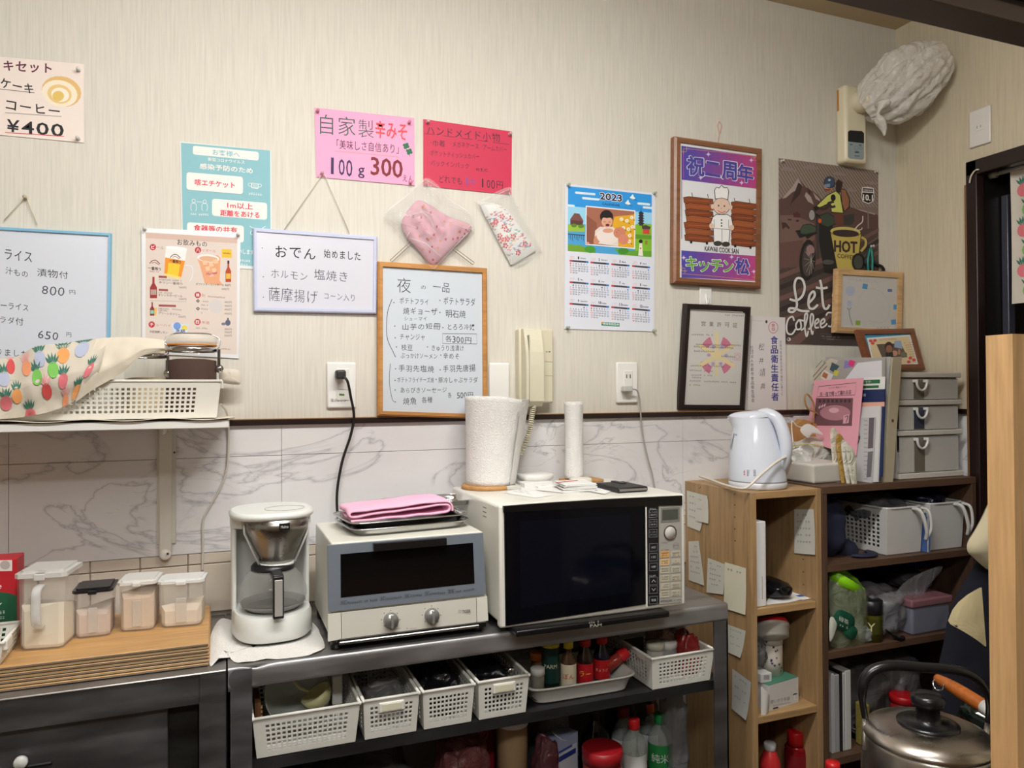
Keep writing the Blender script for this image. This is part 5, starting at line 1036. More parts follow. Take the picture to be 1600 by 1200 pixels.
o = Vector((bc.x-0.043, -0.275, TZ+0.004)); MB().lathe([(0, 0), (0.016, 0), (0.016, 0.04), (0.014, 0.046)], mt((70, 60, 50), 0.3), o, 20).build('bottle_body', r)
MB().lathe([(0.0145, 0.046), (0.0145, 0.066), (0.012, 0.069), (0, 0.069)], WHITE, o, 20).build('cap', r)
# ---------------------------------------------------------------- white cloth under the coffee maker
OUTC = [(331, 988), (345, 974), (375, 968), (430, 962), (485, 972), (500, 990), (507, 1012), (490, 1022), (455, 1028), (415, 1031), (372, 1036), (350, 1024), (330, 1042), (326, 1020)]
O2 = cr([Vector((a, b, 0)) for a, b in OUTC], 5, True); vs = []; NR = 9
for k in range(NR+1):
    for q in O2:
        t = k/NR; X = 425+(q.x-425)*t; Zp = 998+(q.y-998)*t; w0 = oZ(X, Zp, CZ+0.0012)
        h = 0.006*max(0, noise.noise(Vector((w0.x*30, w0.y*30, 2))))*max(0, t-0.5)*2+(0.010*math.exp(-((X-345)/9)**2)*t if X < 380 else 0); vs.append(w0+Vector((0, 0, h)))
n = len(O2); fs = [(k*n+i, k*n+(i+1) % n, (k+1)*n+(i+1) % n, (k+1)*n+i) for k in range(NR) for i in range(n)]
r = thing('paper_towel_sheet', 'crumpled white towel sheet lying under the coffee maker', 'towel', oZ(425, 1000, CZ))
MB().add(vs, fs, mt((228, 226, 222), 0.9, 0, 'emboss'), True).build('sheet', r)
# ---------------------------------------------------------------- coffee maker
r = thing('coffee_maker', 'white drip coffee maker with steel filter cone and glass jug', 'coffee maker', (0, 0, 0))
cw = mt((222, 224, 220), 0.3); brs = mt((150, 146, 140), 0.28, 1.0, 'steel')
def rr_(hw, hd, e=3.0, n=40, cy=0.0): # superellipse outline
    out = []
    for i in range(n):
        t = 2*PI*i/n; c, s_ = math.cos(t), math.sin(t); out.append((hw*math.copysign(abs(c)**(2/e), c), cy+hd*math.copysign(abs(s_)**(2/e), s_)))
    return out
def loft(m, rings, mat, cap=True, sm=True):
    n = len(rings[0]); v = [q for R_ in rings for q in R_]; f = [(i*n+j, i*n+(j+1) % n, (i+1)*n+(j+1) % n, (i+1)*n+j) for i in range(len(rings)-1) for j in range(n)]
    m.add(v, f, mat, sm)
    if cap: m.add(rings[0], [tuple(range(n))[::-1]], mat); m.add(rings[-1], [tuple(range(n))], mat)
    return m
def L3(o2, z): return [(x, y, z) for x, y in o2]
loft(MB(), [L3(rr_(.084, .096, 2.6), 0.004), L3(rr_(.091, .103, 2.6), 0.012), L3(rr_(.090, .102, 2.6), 0.046), L3(rr_(.086, .098, 2.6), 0.055)], cw).build('base', r)
m = MB(); loft(m, [L3(rr_(.078, .09, 2.6), 0.0), L3(rr_(.080, .092, 2.6), 0.004)], mt((30, 30, 30), 0.6)); m.build('foot_ring', r)
MB().lathe([(0, 0.0555), (0.062, 0.0555), (0.062, 0.0575), (0, 0.0575)], mt((40, 40, 40), 0.4), c=(0, -0.015, 0)).build('hot_plate', r)
col = MB(); arc = [(-.088, .0), (-.090, .04), (-.080, .085), (-.05, .100), (.05, .100), (.080, .085), (.090, .04), (.088, .0), (.080, .0), (.080, .05), (.045, .062), (-.045, .062), (-.080, .05), (-.080, .0)]
col.prism(arc, 0.05, 0.225, cw, 'z', None, True); col.build('column', r)
hd = MB(); loft(hd, [L3(rr_(.0905, .092, 2.4, 40, .004), 0.243), L3(rr_(.096, .098, 2.4, 40, .002), 0.247), L3(rr_(.097, .099, 2.4, 40, .002), 0.254), L3(rr_(.090, .092, 2.4, 40, .002), 0.2585)], cw)
hd.prism([(-.092, .0), (-.092, .04), (-.080, .088), (-.05, .1), (.05, .1), (.080, .088), (.092, .04), (.092, .0), (.07, -.02), (-.07, -.02)], 0.222, 0.246, cw, 'z'); hd.build('water_tank_lid', r)
MB().tube([(0.028+0.050*math.cos(t*PI/16)*0.92, -0.018+0.050*math.sin(t*PI/16)*0.75, 0.2588) for t in range(32)], 0.0006, mt((150, 150, 148), 0.5), 4, True).build('lid_groove', r)
cc = (0.008, -0.022, 0)
MB().lathe([(0, 0.148), (0.034, 0.148), (0.038, 0.152), (0.064, 0.205), (0.072, 0.222), (0.075, 0.244), (0.0, 0.244)], brs, cc, 40).build('filter_cone', r)
MB().lathe([(0.036, 0.143), (0.040, 0.144), (0.042, 0.151), (0.036, 0.151)], cw, cc, 40).tube([(cc[0]-0.074, cc[1]-0.012, 0.235), (cc[0]-0.073, cc[1]-0.014, 0.215), (cc[0]-0.041, cc[1]-0.014, 0.150)], 0.0028, cw, 6).tube([(cc[0]+0.074, cc[1]-0.012, 0.235), (cc[0]+0.073, cc[1]-0.014, 0.215), (cc[0]+0.041, cc[1]-0.014, 0.150)], 0.0028, cw, 6).build('cone_holder', r)
def cyl_text(parent, cc_, R, z, t, h, ang, col, bgw, bgh, bgc, name='badge'):
    m_ = MB(); v = [(cc_[0]+(R+.0008)*math.sin(ang+i*bgw/2/R/3), cc_[1]-(R+.0008)*math.cos(ang+i*bgw/2/R/3), z+s_*bgh/2) for s_ in (-1, 1) for i in range(-3, 4)]
    m_.add(v, [(i, i+1, 8+i, 7+i) for i in range(6)], mt(bgc, 0.4)); g, f = glyph(t, 0.0); xs = [q[0] for q in g]; ys = [q[1] for q in g]; sc = bgw*0.7/(max(xs)-min(xs))
    m_.add([(cc_[0]+(R+.0012)*math.sin(ang+(x-(max(xs)+min(xs))/2)*sc/R), cc_[1]-(R+.0012)*math.cos(ang+(x-(max(xs)+min(xs))/2)*sc/R), z+(y-(max(ys)+min(ys))/2)*sc*h) for x, y in g], f, mt(col, 0.4)); return m_.build(name, parent)
cyl_text(r, cc, 0.0745, 0.232, 'Melitta', 1.3, 0.12, (220, 220, 220), 0.024, 0.014, (12, 12, 14))
jg = mt((205, 205, 200), 0.03, 0, '', 0.20); jc = (0.0, -0.022, 0)
MB().lathe([(0, 0.059), (0.058, 0.059), (0.070, 0.066), (0.079, 0.082), (0.078, 0.098), (0.066, 0.122), (0.050, 0.137), (0.048, 0.139)], jg, jc, 40).build('glass_jug', r)
MB().lathe([(0.060, 0.0595), (0.0712, 0.066), (0.0745, 0.071), (0.0735, 0.071), (0.07, 0.0675), (0.060, 0.061)], mt((130, 130, 126), 0.3), jc, 40).build('jug_base_ring', r)
MB().lathe([(0.030, 0.150), (0.044, 0.149), (0.050, 0.143), (0.050, 0.135), (0.046, 0.133), (0, 0.133)], mt((20, 21, 24), 0.35), jc, 36).lathe([(0, 0.153), (0.013, 0.152), (0.010, 0.146), (0.03, 0.149), (0, 0.149)], mt((20, 21, 24), 0.35), jc, 20).build('jug_lid', r)
hm = mt((20, 20, 24), 0.35)
MB().rbox((-0.012, -0.122, 0.056), (0.012, -0.110, 0.140), 0.003, hm).rbox((-0.012, -0.118, 0.133), (0.012, -0.060, 0.142), 0.002, hm).rbox((-0.009, -0.114, 0.060), (0.009, -0.095, 0.068), 0.002, hm).build('jug_handle', r)
MB().rbox((-0.0085, -0.1232, 0.062), (0.0085, -0.1215, 0.133), 0.0005, mt((206, 206, 204), 0.4, 0.6), seg=1).build('handle_plate', r)
cmp_ = oZ(430, 1013, CZ); r.location = (cmp_.x, cmp_.y+0.103, CZ+0.0035); r.rotation_euler = (0, 0, math.radians(3)); r.scale = (0.90, 0.95, 1.035)
# ---------------------------------------------------------------- toaster oven
tw = mt((216, 214, 204), 0.35); gp = mt((112, 121, 131), 0.3)
Yf = -0.356
r = thing('toaster_oven', 'white toaster oven with a blue grey glass door and two knobs', 'oven', (0.375, -0.23, CZ))
x0, x1, xa, xb = 0.209, 0.547, 0.212, 0.537; z0, z1 = 0.884, 1.076
v = [(x0, Yf+0.004, z0), (x1, Yf+0.004, z0), (x1, -0.095, z0), (x0, -0.095, z0), (xa, Yf+0.004, z1), (xb, Yf+0.004, z1), (xb, -0.095, z1), (xa, -0.095, z1)]
bm = bmesh.new(); bv = [bm.verts.new(q) for q in v]
for f in [(0, 3, 2, 1), (4, 5, 6, 7), (0, 1, 5, 4), (1, 2, 6, 5), (2, 3, 7, 6), (3, 0, 4, 7)]: bm.faces.new([bv[i] for i in f])
bmesh.ops.bevel(bm, geom=list(bm.edges), offset=0.004, segments=2, profile=0.5, affect='EDGES'); bm.verts.index_update()
MB().add([q.co.copy() for q in bm.verts], [[w_.index for w_ in f.verts] for f in bm.faces], tw).build('housing', r); bm.free()
def pxslab(C, y, th_, mat, m=None):
    q = [oY(c[0], c[1], y) for c in C]; b_ = [p_+Vector((0, th_, 0)) for p_ in q]; m = m or MB()
    return m.add(q+b_, [(3, 2, 1, 0), (4, 5, 6, 7), (0, 1, 5, 4), (1, 2, 6, 5), (2, 3, 7, 6), (3, 0, 4, 7)], mat)
def z6(*L): return [(440+a/4.615, 800+b/4.615) for a, b in L]
dr = pxslab(z6((332, 242), (1452, 152), (1474, 592), (338, 722)), Yf-0.004, 0.008, gp).build('door', r)
pxslab(z6((425, 305), (1380, 222), (1392, 515), (427, 618)), Yf-0.0045, 0.001, mt((8, 8, 10), 0.12, 0, 'lowspec')).build('window_glass', dr)
pxslab(z6((665, 232), (1190, 190), (1192, 240), (668, 286)), Yf-0.016, 0.014, mt((14, 14, 16), 0.35)).build('door_handle', dr)
pxslab(z6((335, 738), (428, 727), (430, 917), (336, 935)), Yf-0.004, 0.008, tw).build('side_trim', r)
pxslab(z6((432, 727), (1402, 620), (1406, 795), (434, 917)), Yf-0.004, 0.008, mt((206, 204, 194), 0.4)).build('control_panel', r)
pxslab(z6((1406, 619), (1482, 611), (1490, 783), (1411, 796)), Yf-0.004, 0.008, tw).build('side_trim', r)
for cx, cy in ((787, 776), (1081, 743)):
    c = oY(440+cx/4.615, 800+cy/4.615, Yf-0.004); T = Matrix.Translation(c) @ Matrix.Rotation(PI/2, 4, 'X')
    kn = MB().lathe([(0, 0.014), (0.0138, 0.013), (0.0148, 0.010), (0.0155, 0.0)], mt((150, 150, 148), 0.3, 0.6), n=32, T=T); kb = kn.build('knob', r)
    MB().rbox((c.x-0.0025, c.y-0.019, c.z-0.0138), (c.x+0.0025, c.y-0.013, c.z+0.0138), 0.001, mt((176, 176, 174), 0.3, 0.6)).build('grip', kb)
p = Print((0, Yf-0.0048, 0)); p.tf = (440, 800, 4.615)
for x, y_, w_ in ((425, 655, 45), (712, 625, 38), (885, 607, 40), (1033, 590, 35), (1200, 572, 52)): p.stroke([(x, y_-12), (x+w_, y_-16), (x+w_, y_+8), (x, y_+12)], 2, (50, 56, 64), False, True); p.scribble(x+6, y_-8, x+w_-6, y_-12, 16, (50, 56, 64))
for x, y_, x1_, y1_ in ((475, 648, 692, 626), (755, 620, 868, 606), (930, 598, 1015, 590), (1070, 584, 1182, 573), (1258, 568, 1392, 548)): p.scribble(x, y_, x1_, y1_, 14, (50, 56, 64))
p.text('TIGER', 1302, 708, 1364, 702, 24, (90, 90, 88), 0.012); p.ring(1286, 716, 9, 9, 2.5, (110, 110, 108)); p.scribble(1328, 738, 1364, 734, 6, (120, 120, 116))
for cx, cy in ((787, 776), (1081, 743)):
    for a_ in range(0, 360, 45):
        g = math.radians(a_+90); p.disc(cx+66*math.cos(g), cy+66*math.sin(g), 4, 4, (90, 90, 88), 6)
p.scribble(818, 838, 858, 833, 9, (90, 90, 88)); p.scribble(915, 838, 975, 832, 6, (120, 120, 116)); p.poly([(900, 836), (908, 835), (904, 844)], (60, 60, 60)); p.done(r)
m = MB(); a = oY(440+415/4.615, 800+965/4.615, Yf-0.016); b = oY(440+1425/4.615, 800+832/4.615, Yf-0.016); m.rbox((a.x, Yf-0.018, 0.8755), (b.x, Yf-0.012, 0.8815), 0.0015, mt((170, 170, 168), 0.3, 1.0), seg=1).build('crumb_tray_handle', r)
MB().box((x0+0.018, Yf-0.012, 0.874), (x1-0.01, -0.12, 0.8835), BLACK).build('crumb_tray', r)
for fx in (x0+0.014, x1-0.022):
    for fy in (Yf+0.012, -0.12): MB().lathe([(0, 0.0005), (0.011, 0.0005), (0.012, 0.012), (0.012, 0.024), (0, 0.024)], BLACK, (fx, fy, CZ), 16).build('foot', r)
# ---------------------------------------------------------------- metal trays and pink cloth on the toaster
trm = mt((190, 190, 188), 0.18, 1.0)
def metal_tray(label, c, a, W, D, H, z, grp='small metal trays on the toaster'):
    r = thing('metal_tray', label, 'tray', (0, 0, 0), grp)
    def rg(k, z_, ex=0): return L3(rr_(W/2*k+ex, D/2*k+ex, 7, 48), z_)
    m = MB(); loft(m, [rg(0.93, 0.0012), rg(0.97, H*0.35), rg(0.985, H*0.95), rg(1.0, H, 0.002), rg(1.0, H, 0.0065), rg(1.0, H-0.002, 0.007)], trm, False)
    m.add(rg(0.93, 0.0012), [tuple(range(48))], trm); m.build('tray_pan', r)
    R_ = MB(); R_.tube([Vector(q) for q in rg(1.0, H-0.0005, 0.0066)], 0.0014, CHROME, 6, True); R_.build('rolled_rim', r)
    r.location = (c[0], c[1], z); r.rotation_euler = (0, 0, a); return r
pL, pR = oZ(552, 829, 1.078), oZ(716, 812, 1.078)
metal_tray('lowest metal tray directly on the toaster top', (0.389, -0.215), 0.10, 0.262, 0.175, 0.016, 1.0763)
metal_tray('second metal tray nested on the lowest one under the pink cloth', (0.386, -0.212), 0.115, 0.262, 0.175, 0.016, 1.0895)
metal_tray('small shallow metal tray sticking out to the right of the pink cloth', (0.470, -0.135), 0.10, 0.20, 0.11, 0.014, 1.1075)
# folded pink cloth: layers joined by a round fold at the right
r = thing('folded_cloth', 'folded pink towel lying on the metal trays', 'cloth', (0.37, -0.21, 1.1065)); pkc = mt((244, 184, 212), 0.9, 0, 'cloth')
m = MB(); prof = []
spine = cr([(-0.112, 0, 0.006), (-0.05, 0, 0.0065), (0.04, 0, 0.0075), (0.098, 0, 0.0085), (0.112, 0, 0.014), (0.110, 0, 0.024), (0.095, 0, 0.026), (0.03, 0, 0.022), (-0.04, 0, 0.018), (-0.100, 0, 0.015), (-0.113, 0, 0.018), (-0.110, 0, 0.025), (-0.09, 0, 0.0265), (0.0, 0, 0.030), (0.07, 0, 0.034), (0.108, 0, 0.033), (0.120, 0, 0.024), (0.122, 0, 0.010)], 5)
def foldf(u, v):
    i = min(len(spine)-2, int(u*(len(spine)-1))); t_ = u*(len(spine)-1)-i; q = spine[i]*(1-t_)+spine[i+1]*t_
    yy = -0.062+v*0.124; return Vector((q.x+0.010*(v-0.5)+0.002*math.sin(v*9+u*6), yy, q.z+0.0018*noise.noise(Vector((q.x*30, yy*30, u*5)))+0.002*math.sin(PI*v)))
m.grid(foldf, len(spine)-1, 16, pkc, True, Matrix.Translation((0.372, -0.218, 1.1005)) @ Matrix.Rotation(0.10, 4, 'Z')); m.build('fabric', r, thick=0.0042)
# ---------------------------------------------------------------- microwave
r = thing('microwave_oven', 'white microwave oven with a black glass door and button panel', 'oven', (0.79, -0.22, CZ))
mw = mt((222, 221, 212), 0.32); Mx0, Mx1, My0, Mz0, Mz1 = 0.5595, 1.026, -0.392, 0.884, 1.137
MB().rbox((Mx0, My0+0.010, Mz0), (Mx1-0.002, -0.045, Mz1), 0.007, mw).build('housing', r)
MB().rbox((Mx0-0.001, My0-0.004, Mz0-0.010), (Mx1+0.001, My0+0.016, Mz1), 0.006, mw).build('front_frame', r)
for i in range(3):
    a = oX(757, 793+i*7, Mx0-0.0003); b = oX(764, 797+i*7, Mx0-0.0003); MB().box((Mx0-0.0004, a.y-0.011, a.z-0.001), (Mx0+0.001, a.y+0.011, a.z+0.001), mt((90, 90, 86), 0.6)).build('vent_slot', r)
YM_ = My0-0.004
def z3b(*L): return [(980+a/6, 760+b/6) for a, b in L]
dr = pxslab([(788, 791), (1008, 779), (1009, 944), (790.5, 978)], YM_-0.004, 0.006, mt((7, 8, 14), 0.08, 0, 'lowspec')).build('door_glass', r)
pxslab([(786, 789), (1065, 773.5), (1065.5, 789), (1009, 792.5), (900, 799), (787.5, 806)], YM_-0.0045, 0.004, BLACK) if False else None
bw_ = MB(); top_ = [oY(a_, b_, YM_-0.0075) for a_, b_ in ((787, 791), (860, 785.5), (940, 780.5), (1066, 774.5))]; bot_ = [oY(a_, b_, YM_-0.0045) for a_, b_ in ((787, 801), (860, 797), (940, 793), (1066, 789.5))]
bw_.add(top_+bot_+[q+Vector((0, 0.008, 0)) for q in top_+bot_], [(4, 5, 1, 0), (5, 6, 2, 1), (6, 7, 3, 2), (0, 1, 9, 8), (1, 2, 10, 9), (2, 3, 11, 10), (12, 13, 5, 4), (13, 14, 6, 5), (14, 15, 7, 6), (0, 8, 12, 4), (3, 7, 15, 11)], BLACK).build('door_top_handle', r)
pxslab([(812, 815), (985, 803), (986, 926), (814, 950)], YM_-0.0043, 0.001, mt((10, 12, 22), 0.07, 0, 'lowspec')).build('window_mesh', dr)
pxslab([(1009.5, 790), (1029, 789), (1030, 944), (1011, 947)], YM_-0.003, 0.004, mt((18, 20, 26), 0.3)).build('mode_strip', r)
cpn = pxslab([(1029.5, 790), (1064.5, 788), (1066, 941), (1030.5, 944.5)], YM_-0.003, 0.004, mt((172, 170, 164), 0.4, 0.2)).build('button_panel', r)
mx_ = MB(); mx_.add([oY(a_, b_, YM_-0.0035) for a_, b_ in ((1008.5, 792), (1010.5, 792), (1012, 949), (1009.5, 949))], [(3, 2, 1, 0)], mw).build('door_edge', r)
pxslab([(1033, 794), (1062, 792), (1062, 815), (1032.5, 817)], YM_-0.0036, 0.001, mt((120, 120, 116), 0.3)).build('display_bezel', r)
pxslab([(1035, 797), (1059.5, 795.5), (1059.5, 811), (1035, 813)], YM_-0.0040, 0.001, mt((74, 78, 72), 0.2)).build('display', r)
c = oY(980+402/6, 760+433/6, YM_-0.004); T = Matrix.Translation(c) @ Matrix.Rotation(PI/2, 4, 'X')
MB().lathe([(0.0155, 0), (0.0155, 0.0015), (0.0172, 0.0015), (0.0172, 0)], mt((90, 60, 60), 0.4), n=32, T=T).lathe([(0, 0.0012), (0.0135, 0.0012), (0.0142, 0)], mt((196, 194, 190), 0.4), n=32, T=T).build('start_button', r)
ob = mt((206, 160, 100), 0.5); gb = mt((186, 180, 160), 0.5); tb = mt((214, 180, 130), 0.5)
for cx, y_, h, mm in ((355, 640, 62, ob), (355, 715, 55, tb), (355, 790, 58, gb), (355, 867, 56, gb), (355, 942, 56, gb), (355, 1017, 56, gb), (458, 635, 52, gb), (458, 708, 50, gb), (458, 782, 56, gb), (458, 858, 54, gb), (458, 932, 54, gb), (458, 1005, 54, gb)):
    pxslab(z3b((cx-42, y_-h/2), (cx+40, y_-h/2-6), (cx+40, y_+h/2-6), (cx-42, y_+h/2)), YM_-0.0040, 0.001, mm).build('button', r)
p = Print((0, YM_-0.0043, 0)); p.tf = (980, 760, 6)
for y_, t1, t2 in ((255, 'レンジ', '(強弱)'), (345, 'オーブン', '(温度)'), (440, 'トースター', 'グリル')):
    p.stroke([(205, y_-33), (280, y_-37), (280, y_+33), (205, y_+37)], 2.5, (176, 180, 184), False, True); p.text(t1, 212, y_-20, 274, y_-23, 18, (176, 180, 184)); p.text(t2, 214, y_+6, 272, y_+3, 16, (176, 180, 184))
for y_, t1 in ((572, '10分'), (663, '1分'), (755, '10秒'), (887, '∧'), (968, '∨'), (1067, '取消')):
    p.stroke([(208, y_-33), (283, y_-38), (283, y_+32), (208, y_+37)], 2.5, (176, 180, 184), False, True); p.text(t1, 228, y_-12, 268, y_-14, 24, (190, 194, 198), 0.01)
p.text('あたため', 366, 408, 438, 404, 24, (70, 60, 60), 0.01); p.text('スタート', 366, 444, 438, 440, 22, (70, 60, 60), 0.01); p.ring(458, 555, 26, 28, 2.5, (120, 118, 114)); p.scribble(436, 548, 480, 546, 12, (110, 108, 104)); p.scribble(320, 522, 382, 520, 10, (100, 98, 94)); p.scribble(212, 206, 272, 203, 14, (176, 180, 184)); p.scribble(208, 832, 285, 828, 16, (176, 180, 184)); p.scribble(314, 595, 390, 590, 10, (90, 50, 30))
for cx in (355, 458):
    for y_ in (628, 702, 776, 852, 926, 1000): p.scribble(cx-32, y_-8, cx+32, y_-12, 12, (60, 58, 56)); p.scribble(cx-30, y_+13, cx+32, y_+9, 12, (60, 58, 56))
p.text('HITACHI', 315, 1068, 418, 1060, 18, (70, 70, 70), 0.012); p.scribble(440, 1060, 505, 1056, 12, (90, 90, 90)); p.done(r)
for fx in (Mx0+0.04, Mx1-0.05):
    for fy in (-0.33, -0.09): MB().lathe([(0, 0), (0.013, 0), (0.013, Mz0-0.875+0.002), (0, Mz0-0.875+0.002)], BLACK, (fx, fy, 0.875), 14).build('foot', r)
r = thing('microwave_base_board', 'black slab under the microwave sticking out over the table edge', 'board', (0.75, -0.25, CZ))
a = oY(770, 1001, -0.425); b = oY(1047, 970, -0.425)
MB().rbox((0.585, -0.425, CZ+0.0005), (b.x, -0.055, 0.8745), 0.004, mt((14, 14, 16), 0.28)).build('slab', r)
p = Print((0, -0.4255, 0)); p.text('PAM', 922, 976, 940, 974, 4.5, (170, 170, 160), 0.02); p.scribble(920, 971, 940, 969, 3.5, (160, 160, 150)); p.done(r)
# ---------------------------------------------------------------- things on the microwave
MT = Mz1+0.0004
prm = mt((228, 227, 224), 0.9, 0, 'emboss')
def roll(label, px, yc, R, H, flare, wood_r, ws):
    c = oY(px, 745, yc); r = thing('paper_towel_roll', label, 'paper towel', (c.x, yc, MT))
    MB().rbox((c.x-wood_r[0], yc-wood_r[1], MT), (c.x+wood_r[2], yc+wood_r[1], MT+0.008), 0.003, mt((190, 140, 84), 0.5, 0, 'wood')).build('wooden_stand', r) if not ws else MB().lathe([(0, 0), (wood_r[0], 0), (wood_r[0], 0.008), (wood_r[0]*0.96, 0.010), (0, 0.010)], mt((190, 140, 84), 0.5, 0, 'wood'), (c.x-0.006, yc, MT)).build('wooden_stand', r)
    def f(u, v):
        g = u*2*PI; rr = R*(1-0.0*v)+flare*v*(0.5+0.5*math.cos(g-0.35))**1.3+0.0012*noise.noise(Vector((g*2, v*4, 0)))
        return Vector((c.x+rr*math.cos(g)+(0.0 if not flare else 0.006*v*0), yc+rr*math.sin(g), MT+0.010+H*v-(flare*0.35*max(0, math.cos(g))*v)))
    m = MB().grid(f, 56, 20, prm); m.build('paper', r, thick=0.0008)
    def g2(u, v): g = u*2*PI; rr = (R*0.92)*(1-v)+R*0.36*v; return Vector((c.x+rr*math.cos(g), yc+rr*math.sin(g), MT+0.010+H*0.985))
    MB().grid(g2, 32, 2, prm).lathe([(R*0.36, H*0.985+0.010), (R*0.34, H+0.010), (R*0.30, H+0.010), (R*0.30, H*0.9)], mt((190, 160, 120), 0.8), (c.x, yc, MT), 24).build('roll_core', r)
    if flare:
        def flap(u, v): g = 0.2-u*1.25; rr = R+flare*v+0.003+u*0.006*v; return Vector((c.x+rr*math.cos(g), yc+rr*math.sin(g), MT+0.012+H*v*1.0-flare*0.3*v))
        MB().grid(flap, 12, 12, prm).build('loose_sheet', r, thick=0.0006)
    return r
roll('thick paper towel roll with loosened flaring sheet on the microwave', 766, -0.108, 0.0605, 0.222, 0.034, (0.068,), True)
roll('thin nearly used paper towel roll on a wooden stand', 897, -0.085, 0.0245, 0.205, 0, (0.03, 0.035, 0.072), False)
def slabt(name, label, cat, pL, pR, dep, H, mat, z=MT, rad=0.002, extra=None):
    c, a_, W = local(pL, pR); r = thing(name, label, cat, (0, 0, 0)); MB().rbox((-W/2, 0, 0), (W/2, dep, H), rad, mt(mat) if isinstance(mat, tuple) else mat, seg=2).build('body', r)
    if extra: extra(r, W, dep, H)
    r.location = (c.x, c.y, z); r.rotation_euler = (0, 0, a_); return r
c = oY(836, 750, -0.085)
r = thing('kitchen_scale', 'round white dish on a white base at the back of the microwave top', 'scale', (c.x, -0.085, MT))
MB().lathe([(0, 0.0), (0.030, 0), (0.034, 0.010), (0, 0.010)], PLASTIC, (c.x, -0.085, MT)).build('base', r)
MB().lathe([(0, 0.010), (0.040, 0.010), (0.0475, 0.014), (0.0485, 0.026), (0.046, 0.028), (0, 0.0285)], mt((224, 224, 220), 0.35), (c.x, -0.085, MT), 40).build('dish', r)
MB().rbox((c.x-0.03, -0.175, MT), (c.x+0.045, -0.13, MT+0.006), 0.002, PLASTIC).build('control_arm', r)
def pads(r, W, D, H):
    for i in range(3): MB().rbox((-W/2+0.008+i*W*0.30, D*0.25, H), (-W/2+0.008+i*W*0.30+W*0.2, D*0.7, H+0.002), 0.0008, mt((110, 110, 104), 0.5), seg=1).build('key', r)
slabt('calculator', 'grey calculator with dark keys at the left front of the microwave top', 'calculator', oZ(757, 767, MT), oZ(814, 765, MT), 0.050, 0.010, (194, 192, 184), extra=pads)
slabt('white_box', 'flat white box left of the receipt stack', 'box', oZ(820, 763, MT), oZ(864, 760, MT), 0.045, 0.013, (222, 222, 218))
slabt('white_box', 'small round edged white box before the thin towel roll', 'box', oZ(894, 757, MT), oZ(926, 756, MT), 0.035, 0.016, (214, 210, 196), rad=0.006)
for i, (lb, C) in enumerate((('white paper slip at the front of the microwave top, leftmost', [(788, 770), (815, 760), (862, 774), (838, 778)]), ('white paper sheet behind the slips on the microwave top', [(800, 762), (850, 752), (900, 758), (880, 770)]), ('white paper sheet half under the black wallet', [(905, 765), (930, 755), (965, 762), (945, 772)]))):
    q = [oZ(a_, b_, MT+0.0003+0.0006*i) for a_, b_ in C]; r = thing('paper_slip', lb, 'paper', (q[0]+q[2])/2); m = MB()
    m.grid(lambda u, v: (q[0]*(1-u)+q[3]*u)*(1-v)+(q[1]*(1-u)+q[2]*u)*v+Vector((0, 0, 0.0012*math.sin(u*3+i)*v)), 8, 8, PAPER).build('sheet', r, thick=0.0003)
    if i == 0: pr = MB(); pr.add([q[0]*(1-u)*(1-v)+q[3]*u*(1-v)+q[1]*(1-u)*v+q[2]*u*v+Vector((0, 0, 0.0022)) for (u, v) in [(a_/9+0.12, b_*0.12+0.3+c_) for a_ in range(6) for b_ in range(3) for (c_) in (0, 0.02)]], [(i_*2, i_*2+1, i_*2+7, i_*2+6) for i_ in range(0, 14, 2)], mt((150, 170, 190), 0.8)).build('print', r)
r = thing('receipt_stack', 'stack of white receipts with a red band on the microwave top', 'receipts', oZ(905, 768, MT))
cA, aA, WA = local(oZ(872, 770, MT), oZ(941, 768, MT))
for k in range(9):
    T = Matrix.Translation((cA.x+random.uniform(-.004, .004), cA.y+random.uniform(-.003, .003), MT+0.0022*k)) @ Matrix.Rotation(aA+random.uniform(-.12, .12), 4, 'Z'); MB().box((-0.040, 0.0, 0), (0.040, 0.085, 0.0016), PAPER, T).build('receipt', r)
MB().rbox((cA.x-0.030, cA.y+0.05, MT+0.0202), (cA.x+0.040, cA.y+0.053, MT+0.0215), 0.0005, mt((190, 60, 60), 0.6), RZ(aA+0.5, cA), 1).build('rubber_band', r)
def wl_(r, W, D, H):
    MB().rbox((W*0.05, D*0.55, H-0.001), (W*0.22, D+0.002, H+0.0025), 0.001, mt((30, 30, 32), 0.4), seg=1).build('clasp', r); MB().box((-W/2+0.004, -0.0006, H*0.3), (W/2-0.004, 0.002, H*0.7), mt((120, 116, 110), 0.7)).build('page_edges', r)
slabt('wallet', 'black leather wallet at the right of the microwave top', 'wallet', oZ(966, 771, MT), oZ(1013, 768, MT), 0.115, 0.013, (24, 24, 26), extra=wl_, rad=0.004)
# ================================================================ BASKETS AND BOTTLES IN THE WORKTABLE
ZS = SHZ+0.002
def put_basket(label, pl, pr, D, H, nf, tagp=False, tap=0.92, grp=None, ns=(14, 6), mat=None):
    c, a, W = local(oZ(*pl, ZS), oZ(*pr, ZS)); a = 0.0; c = Vector((c.x, -0.364, ZS)); r = thing('plastic_basket', label, 'basket', (0, 0, 0), grp)
    L = W/tap*1.0; basket('b', L, D, H, mat or mt((214, 213, 206), 0.4), tap, nf, ns, 0.0045, tagp, root=r, hole=0.64)
    n = Vector((-math.sin(a), math.cos(a), 0)); q = c+n*(D*tap/2); r.location = (q.x, q.y, ZS-0.001); r.rotation_euler = (0, 0, a); return c, a, W, n
G1 = 'white perforated baskets on the worktable shelf'
B1 = put_basket('wide white perforated basket holding a translucent bowl, left end of the worktable shelf', (402, 1188), (555, 1160), 0.27, 0.082, (16, 6), grp=G1)
